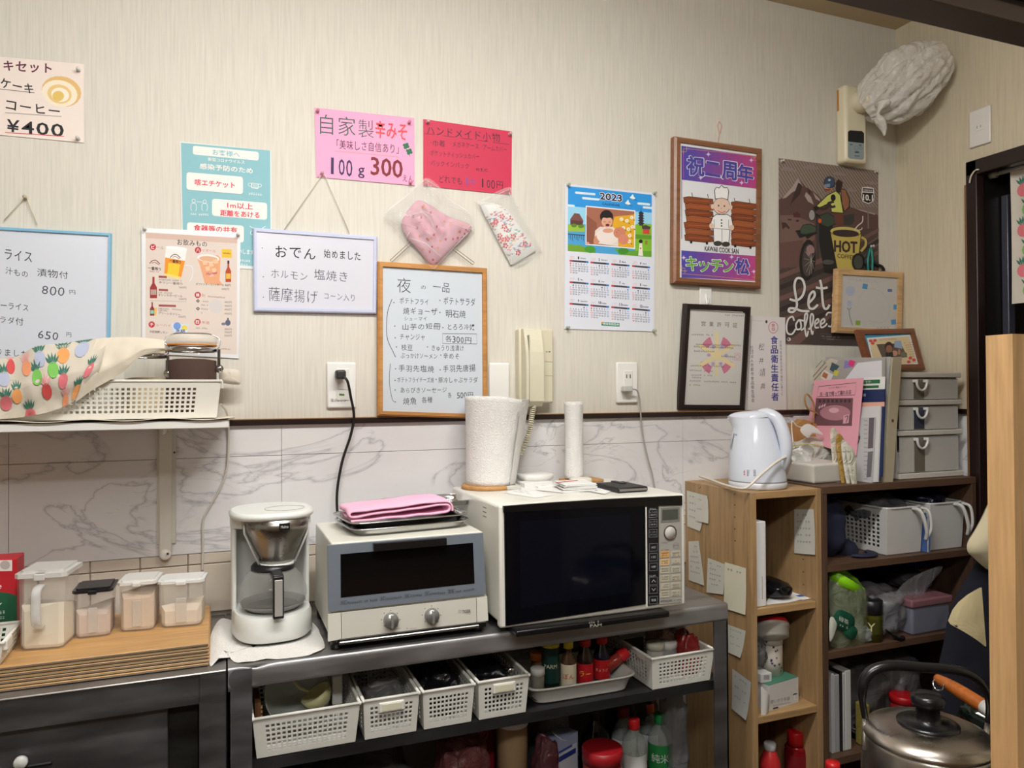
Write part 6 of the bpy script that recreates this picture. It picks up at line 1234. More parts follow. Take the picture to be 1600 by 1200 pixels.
B2 = put_basket('white perforated basket with a label plate and a clear bag, beside the widest basket', (571, 1157), (648, 1140), 0.27, 0.084, (10, 6), True, grp=G1)
B3 = put_basket('white perforated basket without label holding black packets, between the two labelled baskets', (664, 1142), (736, 1128), 0.27, 0.084, (10, 6), grp=G1)
B4 = put_basket('white perforated basket with label plate holding black pouches and tongs', (750, 1126), (818, 1110), 0.27, 0.086, (10, 6), True, grp=G1)
B5 = put_basket('white perforated basket of jars and red packets, right end of the worktable shelf', (1020, 1078), (1106, 1061), 0.25, 0.078, (13, 6), grp=G1)
def inb(B, u, d, z=0): c, a, W, n = B; x = Vector((math.cos(a), math.sin(a), 0)); q = c+x*(u*W/2)+n*d; return Vector((q.x, q.y, ZS+z))
# basket 1 contents
tr = mt((206, 212, 204), 0.18, 0, '', 0.55)
q = inb(B1, -0.36, 0.13, 0.012); r = thing('mixing_bowl', 'translucent plastic bowl on its side in the widest basket', 'bowl', q)
T = Matrix.Translation(q+Vector((0.022, -0.01, 0.058))) @ Matrix.Rotation(math.radians(62), 4, 'X') @ Matrix.Rotation(0.25, 4, 'Y')
MB().lathe([(0, -0.035), (0.03, -0.035), (0.058, -0.012), (0.068, 0.018), (0.072, 0.019), (0.066, 0.016), (0.055, -0.010), (0.0, -0.03)], tr, n=36, T=T).build('bowl', r)
yel = mt((214, 210, 160), 0.3, 0, '', 0.92)
q = inb(B1, 0.30, 0.09, 0.03); r = thing('plastic_ladle', 'pale yellow plastic scoop ladle leaning over the widest basket', 'ladle', q)
T = Matrix.Translation(q+Vector((0.005, 0, 0.035))) @ Matrix.Rotation(math.radians(-30), 4, 'Y')
MB().lathe([(0, -0.018), (0.018, -0.016), (0.030, 0.0), (0.033, 0.014), (0.031, 0.012), (0.026, 0.0), (0, -0.014)], yel, n=28, T=T).build('cup', r)
MB().tube(cr([q+Vector((-0.016, 0.0, 0.052)), q+Vector((-0.034, 0.0, 0.062)), q+Vector((-0.046, 0.01, 0.078)), q+Vector((-0.056, 0.03, 0.090))], 6), [0.006]*18+[0.007], yel, 8, flat=0.5).build('handle', r)
q = inb(B1, 0.78, 0.10, 0.01); r = thing('spatula', 'small white spatula upright at the right end of the widest basket', 'spatula', q)
MB().rbox(q+Vector((-0.011, -0.004, 0.03)), q+Vector((0.011, 0.004, 0.093)), 0.0038, mt((204, 204, 198), 0.4)).build('blade', r); MB().rbox(q+Vector((-0.004, -0.003, -0.008)), q+Vector((0.004, 0.003, 0.032)), 0.002, WHITE).build('handle', r)
q = inb(B1, -0.90, 0.08, 0.004); r = thing('wooden_grater', 'brown corrugated wooden piece at the left end of the widest basket', 'grater', q)
m = MB(); m.box(q+Vector((-0.012, -0.05, 0)), q+Vector((-0.001, 0.03, 0.092)), mt((132, 88, 56), 0.6, 0, 'woodz'))
for i in range(9): m.box(q+Vector((-0.001, -0.052, 0.008+i*0.009)), q+Vector((0.002, -0.046, 0.013+i*0.009)), mt((176, 136, 96), 0.6))
m.build('body', r)
q = inb(B1, 0.42, 0.2, 0.0); r = thing('steel_whisk', 'dark wire whisk at the back of the widest basket', 'whisk', q)
m = MB()
for k in range(6):
    g = k*PI/6; m.tube([q+Vector((0.026*math.cos(g)*math.sin(t), 0.026*math.sin(g)*math.sin(t), 0.100-0.05*math.cos(t))) for t in [i*PI/8 for i in range(9)]], 0.0012, CHROME, 5)
m.tube([q, q+Vector((0, 0, 0.052))], 0.007, mt((60, 60, 62), 0.4)).build('wires', r)
def crumple(name, label, cat, c, sx, sy, sz, mat, seed=0, amp=0.28, part='film', fr=2.2, extra=None, group=None, thr=None):
    """crumpled closed bag or packet standing at c (centre of its base)"""
    r = thing(name, label, cat, c, group); m = MB()
    def f(u, v):
        g = u*2*PI; t = v*PI; d = Vector((math.sin(t)*math.cos(g), math.sin(t)*math.sin(g), -math.cos(t)))
        e = Vector([math.copysign(abs(a_)**0.7, a_) for a_ in d]); k = 1+amp*noise.noise(d*fr+Vector((seed, seed*2.3, 0)))+amp*0.6*(0.5-abs(noise.noise(d*fr*2.1+Vector((0, seed, seed)))))
        return Vector((c[0]+e.x*sx*k, c[1]+e.y*sy*k, c[2]+sz+max(-sz, e.z*sz*k)))
    m.grid(f, 40, 26, mat).build(part, r)
    if extra: extra(r)
    return r
blk = mt((20, 21, 24), 0.22, 0, 'crinkle'); gry = mt((150, 152, 152), 0.2, 0, 'crinkle', 0.35); gryd = mt((110, 110, 112), 0.25, 0, 'crinkle', 0.6)
clr = mt((190, 192, 192), 0.15, 0, 'crinkle', 0.34)
def poke(T_):
    return lambda r: MB().rbox((0, 0, 0), T_[1], 0.003, mt((196, 196, 190), 0.4), T_[0]).build('white_spatula', r)
q = inb(B2, 0, 0.12, 0.0); crumple('plastic_bag', 'crumpled clear bag of cutlery in the basket beside the widest one', 'bag', q, 0.044, 0.09, 0.046, gry, 3)
q = inb(B2, -0.1, 0.10, 0.074); r = thing('spatula', 'white spatula lying across the clear bag in the second basket', 'spatula', q); MB().rbox(q+Vector((-0.03, -0.02, 0)), q+Vector((0.04, 0.0, 0.006)), 0.0028, mt((190, 190, 184), 0.4), RZ(0.35, q)).build('blade', r)
q = inb(B3, 0, 0.13, 0.0); crumple('plastic_packet', 'black packet filling the unlabelled basket', 'packet', q, 0.044, 0.10, 0.044, blk, 5)
q = inb(B4, -0.1, 0.13, 0.0); crumple('plastic_packet', 'black pouch filling the basket with the tongs', 'packet', q, 0.042, 0.10, 0.046, blk, 8)
q = inb(B4, 0.35, 0.03, 0.07)
for i in range(2):
    qq = q+Vector((0.018*i, 0.012*i, 0.008*i)); r = thing('tongs', ['steel tongs with a round end hooked over the right labelled basket, left one', 'steel tongs with a round end hooked over the right labelled basket, right one'][i], 'tongs', qq)
    MB().lathe([(0, -0.004), (0.008, -0.0035), (0.0095, 0), (0.008, 0.0035), (0, 0.004)], CHROME, T=Matrix.Translation(qq) @ Matrix.Rotation(PI/2, 4, 'X'), n=20).tube([qq, qq+Vector((-0.01, 0.06, -0.006)), qq+Vector((-0.02, 0.14, -0.012))], 0.005, CHROME, 8).build('handle_end', r)
for i, (u, d_, R, H, cc_, lc) in enumerate(((-0.35, 0.07, 0.022, 0.082, (190, 188, 180), (200, 196, 180)), (0.12, 0.08, 0.026, 0.078, (150, 150, 150), (216, 216, 212)))):
    q = inb(B5, u, d_); r = thing('spice_jar', ['cream lidded jar in the right end basket', 'wider white lidded jar in the right end basket'][i], 'jar', q)
    MB().lathe([(0, 0), (R, 0), (R, H-0.014), (R*0.9, H-0.010)], mt(cc_, 0.25), q, 24).build('jar_body', r); MB().lathe([(R, H-0.014), (R*1.05, H-0.014), (R*1.05, H), (R, H+0.002), (0, H+0.002)], mt(lc, 0.4), q, 24).build('lid', r)
q = inb(B5, 0.68, 0.06, 0.0); crumple('plastic_packet', 'pink and red sweet packet in the right end basket', 'packet', q, 0.026, 0.03, 0.050, mt((150, 40, 40), 0.3, 0, 'mottle'), 2)
q = inb(B5, 0.55, 0.13, 0.0); crumple('plastic_bag', 'brownish clear bag behind the jars of the right end basket', 'bag', q, 0.045, 0.05, 0.056, mt((130, 100, 84), 0.25, 0, 'crinkle', 0.7), 6)
# tray with bottles
c, a, W = local(oZ(838, 1101, ZS), oZ(984, 1077, ZS)); n = Vector((-math.sin(a), math.cos(a), 0)); xd = Vector((math.cos(a), math.sin(a), 0))
r = thing('plastic_tray', 'shallow white plastic tray of seasoning bottles on the worktable shelf', 'tray', (0, 0, 0)); D = 0.17
def trg(W_, D_, z): return L3(rr_(W_, D_, 8, 48), z)
m = MB(); loft(m, [trg(W/2, D/2, 0.001), trg(W/2+0.012, D/2+0.008, 0.032), trg(W/2+0.020, D/2+0.014, 0.034), trg(W/2+0.020, D/2+0.014, 0.038), trg(W/2+0.011, D/2+0.006, 0.036), trg(W/2-0.003, D/2-0.004, 0.004)], mt((212, 211, 204), 0.4), False); m.add(trg(W/2-0.003, D/2-0.004, 0.004), [tuple(range(48))], mt((212, 211, 204), 0.4)); m.build('tray_pan', r)
q = c+n*(D/2); r.location = (q.x, q.y, ZS-0.0005); r.rotation_euler = (0, 0, a)
TRZ = ZS+0.0045
def bottle(label, px, pyt, base, R, prof, body, cap, lab=None, yy=None, ob=None, name='bottle', cat='bottle', cprof=None, capr=None, txt=None, tcol=(200, 30, 40), lz=(0.12, 0.5)):
    """bottle whose cap top is seen at (px,pyt); stands at depth yy on height base"""
    t = oY(px, pyt, yy); H = t.z-base; o = (t.x, yy, base); r = thing(name, label, cat, o)
    MB().lathe([(0, 0)]+[(R*a_, H*b_) for a_, b_ in prof], body, o, 28).build('bottle_body', r)
    k = prof[-1][1]; cr_ = capr or R*prof[-1][0]*1.12
    MB().lathe([(cr_*0.9, H*k*0.995), (cr_, H*k), (cr_, H*0.985), (cr_*0.9, H), (0, H)], cap, o, 24).build('cap', r)
    if lab:
        ang = math.atan2(o[0]-CAM.x, o[1]-CAM.y); mm = MB(); Rl = R*1.012; n_ = 16
        v = [(o[0]+Rl*math.cos(-PI/2-ang+PI*0.95*(i/n_-0.5)), o[1]+Rl*math.sin(-PI/2-ang+PI*0.95*(i/n_-0.5)), base+H*z_) for z_ in lz for i in range(n_+1)]
        mm.add(v, [(i, i+1, n_+2+i, n_+1+i) for i in range(n_)], lab, True); lo = mm.build('label_wrap', r)
        if txt:
            g, f = glyph(txt); xs = [q_[0] for q_ in g]; ys = [q_[1] for q_ in g]; w_ = R*1.5; sc = w_/(max(xs)-min(xs)); zc = base+H*(lz[0]+lz[1])/2
            sc = min(sc, H*(lz[1]-lz[0])*0.6/max(1e-6, max(ys)-min(ys)))
            MB().add([(o[0]+(Rl+.0006)*math.cos(-PI/2-ang+(x_-(max(xs)+min(xs))/2)*sc/Rl), o[1]+(Rl+.0006)*math.sin(-PI/2-ang+(x_-(max(xs)+min(xs))/2)*sc/Rl), zc+(y_-(max(ys)+min(ys))/2)*sc) for x_, y_ in g], f, mt(tcol, 0.6)).build('lettering', r)
    return r
glz = mt((180, 190, 186), 0.08, 0, '', 0.4); dkg = mt((40, 26, 20), 0.15)
bottle('small clear jar with a white lid at the left end of the seasoning tray', 840, 1043, TRZ, 0.0155, [(1, 0.0), (1, 0.72), (0.95, 0.78)], mt((150, 146, 136), 0.15, 0, '', 0.7), mt((206, 206, 200), 0.4), yy=-0.315, capr=0.0165)
bottle('jar with an orange lid behind the small white lidded jar', 840, 1018, TRZ, 0.017, [(1, 0.0), (1, 0.72), (0.95, 0.8)], mt((130, 100, 70), 0.2, 0, '', 0.8), mt((206, 120, 50), 0.4), yy=-0.26, capr=0.018)
bottle('dark green cheese canister with a yellow lid in the seasoning tray', 860, 1003, TRZ, 0.0205, [(1, 0.0), (1, 0.90), (0.98, 0.92)], mt((14, 48, 44), 0.35), mt((206, 196, 70), 0.45), mt((18, 56, 50), 0.4), yy=-0.285, capr=0.0212, txt='PARM', tcol=(226, 222, 190), lz=(0.2, 0.9))
bottle('glass bottle of ponzu with a yellow cap and white label', 888, 1001, TRZ, 0.0185, [(1, 0.0), (1, 0.58), (0.5, 0.74), (0.46, 0.86)], mt((90, 66, 44), 0.1, 0, '', 0.8), mt((214, 196, 60), 0.4), mt((226, 218, 190), 0.5), yy=-0.30, txt='ぽん', lz=(0.1, 0.56), capr=0.0115)
bottle('red labelled sauce bottle with a red cap, left of the two dark ones', 914, 998, TRZ, 0.0195, [(1, 0.0), (1, 0.6), (0.55, 0.8), (0.5, 0.86)], dkg, mt((190, 34, 36), 0.4), mt((196, 30, 40), 0.4), yy=-0.285, txt='ラー', tcol=(240, 210, 80), lz=(0.08, 0.5), capr=0.0135)
bottle('red labelled sauce bottle with a red cap, right of the two dark ones', 940, 995, TRZ, 0.0205, [(1, 0.0), (1, 0.6), (0.55, 0.8), (0.5, 0.86)], mt((18, 22, 40), 0.12), mt((200, 40, 40), 0.4), mt((190, 26, 34), 0.4), yy=-0.275, txt='きょうざ', tcol=(240, 220, 190), lz=(0.08, 0.52), capr=0.0135)
q = oY(968, 1040, -0.29); r = thing('spice_shaker', 'small shaker with a red cap toppled over the right end of the seasoning tray', 'shaker', q)
T = Matrix.Translation((q.x-0.006, -0.285, ZS+0.052)) @ Matrix.Rotation(math.radians(60), 4, 'Y')
MB().lathe([(0, -0.03), (0.0135, -0.03), (0.0135, 0.012), (0.012, 0.014)], mt((170, 60, 50), 0.2, 0, '', 0.85), n=22, T=T).build('shaker_body', r); MB().lathe([(0.0148, 0.010), (0.0148, 0.032), (0.013, 0.034), (0, 0.034)], mt((204, 30, 38), 0.35), n=22, T=T).build('cap', r)
q = oY(960, 1020, -0.25); bottle('shaker with a dark red cap standing at the right end of the seasoning tray', 968, 1016, TRZ, 0.016, [(1, 0), (1, 0.62)], mt((120, 40, 40), 0.3), mt((150, 24, 30), 0.4), yy=-0.25, capr=0.0165, name='spice_shaker', cat='shaker')
c_ = oY(977, 1003, -0.15); r = thing('plastic_tray', 'empty clear food tray wedged behind the bottles under the table top', 'tray', c_)
MB().rbox((c_.x-0.04, -0.19, ZS+0.062), (c_.x+0.05, -0.10, ZS+0.076), 0.004, mt((180, 182, 180), 0.2, 0, '', 0.6)).rbox((c_.x-0.03, -0.18, ZS), (c_.x+0.04, -0.11, ZS+0.062), 0.004, mt((90, 90, 90), 0.3)).build('tray_pan', r)
crumple('plastic_bag', 'crumpled clear bag behind the green canister in the worktable', 'bag', (0.70, -0.12, ZS), 0.05, 0.05, 0.07, clr, 12)
crumple('plastic_bag', 'dark crumpled bag at the back of the worktable shelf', 'bag', (0.86, -0.09, ZS), 0.07, 0.05, 0.06, mt((70, 72, 76), 0.25, 0, 'crinkle', 0.8), 14)
# lower level
LZ = 0.3605
CLR2 = mt((196, 206, 200), 0.06, 0, '', 0.36); lbl = mt((206, 206, 204), 0.5)
bottle('tall translucent storage jar with white lid holding brown contents, lower level', 800, 1118, LZ, 0.036, [(1, 0), (1, 0.9), (0.98, 0.93)], mt((160, 132, 100), 0.3, 0, '', 0.9), mt((206, 206, 202), 0.4), yy=-0.25, capr=0.0375, name='storage_jar', cat='jar')
bottle('bottle with a red cap and white printed label, front of the lower level', 990.5, 1122, LZ, 0.031, [(1, 0), (1, 0.66), (0.9, 0.75), (0.42, 0.84), (0.4, 0.88)], CLR2, mt((206, 30, 38), 0.4), lbl, yy=-0.26, lz=(0.2, 0.6), capr=0.0145, txt='本みりん', tcol=(90, 90, 96))
bottle('bottle with a green cap and green and white label, front of the lower level', 1031, 1115, LZ, 0.031, [(1, 0), (1, 0.66), (0.9, 0.75), (0.42, 0.84), (0.4, 0.88)], CLR2, mt((20, 140, 70), 0.4), mt((40, 140, 70), 0.5), yy=-0.235, lz=(0.3, 0.64), capr=0.0145, txt='純米', tcol=(236, 236, 236))
bottle('bottle with a dark red cap standing behind the red capped one', 974, 1105, LZ, 0.031, [(1, 0), (1, 0.64), (0.42, 0.84), (0.4, 0.88)], CLR2, mt((130, 22, 28), 0.4), lbl, yy=-0.175, lz=(0.25, 0.62), capr=0.0150, txt='料理酒', tcol=(190, 40, 50))
bottle('bottle with an orange cap standing behind the green capped one', 1013, 1098, LZ, 0.031, [(1, 0), (1, 0.66), (0.42, 0.84), (0.4, 0.88)], CLR2, mt((206, 84, 40), 0.4), lbl, yy=-0.155, lz=(0.25, 0.6), capr=0.0155)
bottle('large dark soy sauce bottle at the back of the lower level', 930, 1108, LZ, 0.036, [(1, 0), (1, 0.7), (0.4, 0.86), (0.38, 0.9)], mt((22, 16, 16), 0.12), mt((60, 30, 30), 0.4), yy=-0.16, capr=0.015)
bottle('wide jar with a bright red lid at the bottom of the worktable', 941, 1166, LZ, 0.047, [(1, 0), (1, 0.78), (0.96, 0.8)], mt((150, 50, 44), 0.25), mt((150, 20, 28), 0.4), yy=-0.29, capr=0.049, name='storage_jar', cat='jar')
c_ = oY(882, 1160, -0.27); r = thing('carton', 'blue and white carton with a torn flap on the lower level', 'box', (c_.x, -0.24, LZ))
T = RZ(0.45, (c_.x, -0.24, LZ)); MB().box((c_.x-0.040, -0.262, LZ), (c_.x+0.045, -0.21, c_.z+0.006), mt((150, 160, 190), 0.5), T).build('box', r)
MB().box((c_.x-0.036, -0.2632, LZ+0.01), (c_.x+0.040, -0.2621, c_.z-0.02), mt((200, 206, 216), 0.5), T).box((c_.x-0.030, -0.2641, LZ+0.14), (c_.x+0.034, -0.2633, LZ+0.152), mt((40, 60, 140), 0.5), T).box((c_.x-0.030, -0.2641, LZ+0.16), (c_.x+0.02, -0.2633, LZ+0.165), mt((60, 80, 150), 0.5), T).build('front_label', r)
MB().box((c_.x-0.02, -0.262, c_.z+0.002), (c_.x+0.05, -0.230, c_.z+0.004), mt((190, 192, 196), 0.5), ROT(0.5, 'Y', (c_.x, -0.24, c_.z)) @ T).build('flap', r)
crumple('plastic_bag', 'black shiny packet bag at the right end of the lower level', 'bag', (1.05, -0.10, LZ), 0.055, 0.06, 0.135, mt((30, 32, 36), 0.2, 0, 'crinkle'), 21)
crumple('plastic_bag', 'grey clear bag leaning in the right corner of the lower level', 'bag', (1.085, -0.25, LZ), 0.030, 0.04, 0.125, mt((120, 122, 124), 0.2, 0, 'crinkle', 0.5), 24)
crumple('plastic_bag', 'reddish clear bag left of the storage jar on the lower level', 'bag', (0.52, -0.24, LZ), 0.06, 0.055, 0.11, mt((120, 70, 70), 0.3, 0, 'crinkle', 0.7), 27)
c_ = oY(751, 1146, -0.21); r = thing('snack_packet', 'red packet with a round pink emblem behind the storage jar', 'packet', (c_.x, -0.2, LZ)); MB().rbox((c_.x-0.035, -0.20, LZ), (c_.x+0.04, -0.17, c_.z+0.035), 0.006, mt((130, 20, 34), 0.4)).build('pouch', r)
p = Print((0, -0.2003, 0)); p.ring(752, 1146, 10, 11, 1.4, (200, 120, 130)); p.stroke([(746, 1148), (752, 1141), (752, 1152), (758, 1144)], 1.4, (200, 120, 130)); p.done(r)
crumple('plastic_bag', 'large grey clear bag on the lower level under the second basket', 'bag', (0.30, -0.20, LZ), 0.11, 0.075, 0.105, mt((90, 90, 92), 0.25, 0, 'crinkle', 0.6), 31)
crumple('plastic_bag', 'dark plastic bag on the lower level under the widest basket', 'bag', (0.12, -0.17, LZ), 0.06, 0.075, 0.10, mt((40, 42, 50), 0.25, 0, 'crinkle', 0.9), 33)
crumple('plastic_bag', 'grey film bag behind the carton on the lower level', 'bag', (0.77, -0.15, LZ), 0.05, 0.06, 0.135, gryd, 35)
crumple('snack_packet', 'maroon packet at the foot of the cartons on the lower level', 'packet', (0.715, -0.28, LZ), 0.03, 0.03, 0.10, mt((90, 50, 56), 0.3, 0, 'mottle'), 36)
# ================================================================ BOOKCASES
oak = mt((168, 136, 96), 0.45, 0, 'woodz'); oakx = mt((176, 142, 98), 0.45, 0, 'wood'); brn = mt((84, 62, 48), 0.5, 0, 'woodz'); brnx = mt((92, 68, 52), 0.5, 0, 'wood')
NX0, NX1, NY, NZ = 1.295, 1.531, -0.30, 1.112
r = thing('narrow_bookcase', 'narrow light oak bookcase with notes taped to its side', 'bookcase', ((NX0+NX1)/2, -0.15, 0))
MB().rbox((NX0, NY, 0), (NX0+0.018, -0.004, NZ-0.0005), 0.001, oak, seg=1).build('side_panel', r); MB().rbox((NX1-0.018, NY, 0), (NX1, -0.004, NZ-0.0005), 0.001, oak, seg=1).build('side_panel', r)
MB().rbox((NX0+0.0182, NY, NZ-0.018), (NX1-0.0182, -0.005, NZ), 0.001, oakx, seg=1).build('top_board', r)
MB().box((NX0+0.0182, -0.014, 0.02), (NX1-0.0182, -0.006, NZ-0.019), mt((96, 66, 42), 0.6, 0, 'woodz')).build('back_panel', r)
for z in (0.806, 0.524, 0.24): MB().rbox((NX0+0.0185, NY+0.004, z-0.019), (NX1-0.0185, -0.015, z), 0.001, oakx, seg=1).build('shelf', r)
m = MB(); hl = mt((44, 30, 22), 0.7)
for a_, b_ in ((617, 280), (617, 388), (618, 494), (621, 600)):
    q = oX(1040+a_/5.714, 740+b_/5.714, NX0-0.0003); m.add([(NX0-0.0004, q.y+0.0022*math.cos(t*PI/4), q.z+0.0022*math.sin(t*PI/4)) for t in range(8)], [tuple(range(8))], hl)
for z in (0.84, 0.875, 0.91): m.add([(NX1-0.0184, -0.25+0.0022*math.cos(t*PI/4), z+0.0022*math.sin(t*PI/4)) for t in range(8)], [tuple(range(8))], hl)
m.build('peg_holes', r)
for a_, b_ in ((305, 120), (613, 175)):
    q = oX(1040+a_/5.714, 740+b_/5.714, NX0); MB().lathe([(0, 0), (0.004, 0), (0.0035, 0.0012), (0, 0.0012)], mt((170, 150, 120), 0.3, 0.6), n=12, T=Matrix.Translation(q) @ Matrix.Rotation(-PI/2, 4, 'Y')).build('cam_bolt', r)
# notes on its side
def note(label, C, X, k, sc=5.714, ox=1040, oy=740, col=(200, 198, 188), lines=4, curl=0.004, nx=-1):
    P_ = [oX(ox+a_/sc, oy+b_/sc, X+nx*(0.0008+0.0006*k)) for a_, b_ in C]; m = MB(); r = thing('paper_note', label, 'note', (P_[2]+P_[3])/2, None)
    def f(u, v):
        q = (P_[0]*(1-u)+P_[1]*u)*(1-v)+(P_[3]*(1-u)+P_[2]*u)*v; q.x += nx*curl*0.6*(v**4)*(0.4+0.6*u)+nx*0.0003*(1+math.sin(u*9+v*5)); return q
    m.grid(f, 8, 10, mt(col, 0.7)).build('sheet', r, thick=0.0002); pr = MB()
    for j in range(lines):
        for i in range(5):
            if random.random() < 0.25: continue
            u, v = 0.15+i*0.14, 0.12+j*0.75/max(1, lines); w_, h_ = 0.09, 0.035
            q4_ = [f(u, v), f(u+w_, v), f(u+w_, v+h_*0.4), f(u, v+h_*0.4)]; pr.add([q+Vector((nx*0.0006, 0, 0)) for q in q4_], [(0, 1, 2, 3)], mt((140, 140, 138), 0.7))
            q4_ = [f(u+0.02, v-h_*0.6), f(u+0.035, v-h_*0.6), f(u+0.035, v+h_*1.2), f(u+0.02, v+h_*1.2)]; pr.add([q+Vector((nx*0.0006, 0, 0)) for q in q4_], [(0, 1, 2, 3)], mt((140, 140, 138), 0.7))
    if pr.v: pr.build('handwriting', r)
    return r
note('long handwritten note at the top of the oak bookcase side', [(190, 150), (375, 200), (315, 515), (195, 470)], NX0, 0)
note('small note overlapping the top one on the oak bookcase side', [(262, 190), (378, 222), (388, 445), (272, 422)], NX0, 3, lines=2)
note('tall note with a folded corner at mid height, left column of the bookcase side', [(205, 605), (295, 600), (352, 1000), (208, 950)], NX0, 0, lines=6)
note('square note to the right of the folded corner note', [(378, 752), (528, 808), (522, 1080), (366, 1060)], NX0, 1, lines=5)
note('long blank yellowish note nearest the front edge of the bookcase side', [(530, 790), (718, 845), (720, 1262), (520, 1200)], NX0, 3, lines=1, col=(216, 212, 190))
note('wavy note below the yellowish note on the bookcase side', [(172, 165), (302, 212), (272, 405), (178, 365)], NX0, 0, 4.617, 1100, 940, lines=3, curl=0.008)
note('lowest slanting note on the bookcase side', [(205, 482), (340, 582), (316, 855), (204, 770)], NX0, 0, 4.617, 1100, 940, lines=3, curl=0.01, col=(190, 190, 186))
note('note taped inside the top compartment, right wall', [(1150, 318), (1322, 318), (1345, 725), (1152, 710)], NX1-0.018, 1, lines=5, curl=0.006)
P2 = [oY(1040+a_/5.714, 740+b_/5.714, -0.016) for a_, b_ in ((968, 332), (1150, 330), (1150, 665), (980, 668))]
r = thing('paper_note', 'note taped on the back panel inside the top compartment', 'note', P2[3]); P2[1].x = P2[2].x = min(P2[1].x, NX1-0.02)
MB().add(P2+[q+Vector((0, 0.0005, 0)) for q in P2], [(3, 2, 1, 0), (4, 5, 6, 7), (0, 1, 5, 4), (2, 3, 7, 6)], mt((196, 196, 194), 0.7)).build('sheet', r)
# top compartment
S1 = 0.8065; xa, xb = oY(1181.5, 815, -0.285).x, oY(1198.5, 817, -0.285).x
r = thing('wifi_router', 'slim white upright case in the top compartment of the oak bookcase', 'case', ((xa+xb)/2, -0.2, S1))
MB().rbox((xa, -0.285, S1), (xb-0.004, -0.12, oY(1190, 815, -0.285).z), 0.003, mt((222, 222, 222), 0.35)).rbox((xb-0.0035, -0.28, S1+0.002), (xb, -0.125, oY(1190, 819, -0.285).z), 0.0015, mt((200, 200, 200), 0.4)).build('case', r)
MB().box((xa+0.017, -0.2856, S1+0.02), (xa+0.0185, -0.2849, S1+0.08), mt((150, 150, 150), 0.5)).build('groove', r)
q = oZ(1222, 932, S1+0.004)
r = thing('flat_papers', 'loose white papers with a blue print flat on the top compartment shelf', 'papers', q)
for i, (C) in enumerate(([(1195, 945), (1206, 927), (1258, 935), (1233, 941)], [(1208, 932), (1235, 924), (1272, 934), (1255, 937)])):
    q4_ = [oZ(a_, b_, S1+0.001+0.001*i) for a_, b_ in C]; MB().add(q4_+[p_-Vector((0, 0, 0.0006)) for p_ in q4_], [(0, 1, 2, 3), (7, 6, 5, 4), (0, 4, 5, 1), (1, 5, 6, 2), (2, 6, 7, 3), (3, 7, 4, 0)], PAPER).build('sheet', r)
q4_ = [oZ(a_, b_, S1+0.0026) for a_, b_ in ((1243, 930), (1258, 928.5), (1262, 931), (1248, 932.5))]; MB().add(q4_, [(0, 1, 2, 3)], mt((40, 90, 170), 0.6)).build('print', r)
crumple('sunglasses_case', 'black glossy case lying in the top compartment of the oak bookcase', 'case', (1.435, -0.21, S1+0.0035), 0.036, 0.06, 0.022, mt((16, 17, 20), 0.2), 41, 0.12, 'case')
crumple('plastic_bag', 'clear wrinkled wrapper behind the black case', 'bag', (1.40, -0.08, S1+0.001), 0.04, 0.04, 0.04, clr, 42)
# middle compartment
S2 = 0.5245
a0 = oY(1190, 1112, -0.28); b0 = oY(1250, 1068, -0.28)
r = thing('glove_box', 'white and green cardboard glove box marked L in the middle compartment', 'box', ((a0.x+b0.x)/2, -0.2, S2))
T = RZ(0.16, (a0.x+0.05, -0.2, S2)); GX0, GX1, GZ = 1.352, 1.470, S2+0.068
MB().box((GX0, -0.275, S2), (GX1, -0.05, GZ), mt((206, 204, 202), 0.5), T).box((GX0, -0.2748, GZ), (GX1, -0.05, GZ+0.0012), mt((72, 128, 104), 0.5), T).build('box', r)
SG = SPrint(r.children[0]); SG.disc(1243.5, 1092, 6.5, 9, (24, 60, 50), 18); SG.up(); SG.text('L', 1241, 1086, 1246, 1085, 8, (220, 224, 220), 0.01); SG.up()
SG.text('使いきり手袋', 1204, 1094, 1234, 1088, 6, (110, 110, 120)); SG.scribble(1206, 1102, 1236, 1096, 2.2, (120, 120, 130)); SG.rect(1208, 1106, 1216, 1104, 2.5, (60, 50, 50)); SG.done(r)
sr = oY(1233, 1030, -0.235)
r = thing('printed_roll', 'cream paper roll printed with navy stars standing on the glove box', 'roll', (1.432, -0.205, GZ+0.002))
rc = Vector((1.432, -0.205, GZ+0.002)); RR = 0.0335; RH = 0.118
MB().lathe([(RR, 0), (RR, RH*0.70)], mt((214, 206, 196), 0.6), rc, 36).lathe([(RR*1.03, RH*0.70), (RR*1.03, RH), (RR*0.92, RH), (RR*0.9, RH*0.9)], mt((214, 206, 196), 0.6), rc, 36).build('printed_wrap', r, thick=0.001)
MB().lathe([(RR*0.92, RH*0.99), (RR*0.7, RH*1.0), (RR*0.66, RH*0.8), (0, RH*0.8)], mt((156, 110, 60), 0.7), rc, 30).build('cardboard_core', r)
sp_ = MB(); ang0 = -PI/2-math.atan2(rc.x, rc.y+1.9)
for i in range(26):
    g = ang0+random.uniform(-1.35, 1.35); z = rc.z+0.008+(i*0.618 % 1)*(RH-0.016); rr_l = RR*1.045; s_ = random.choice((0.0048, 0.0036)); ro = random.random()
    sp_.add([(rc.x+rr_l*math.cos(g+(s_ if k % 2 == 0 else s_*0.42)*math.cos(k*PI/5+ro)/RR), rc.y+rr_l*math.sin(g+(s_ if k % 2 == 0 else s_*0.42)*math.cos(k*PI/5+ro)/RR), z+(s_ if k % 2 == 0 else s_*0.42)*math.sin(k*PI/5+ro)) for k in range(10)]+[(rc.x+rr_l*math.cos(g), rc.y+rr_l*math.sin(g), z)], [(k, (k+1) % 10, 10) for k in range(10)], mt((52, 50, 92), 0.6))
sp_.build('star_print', r)
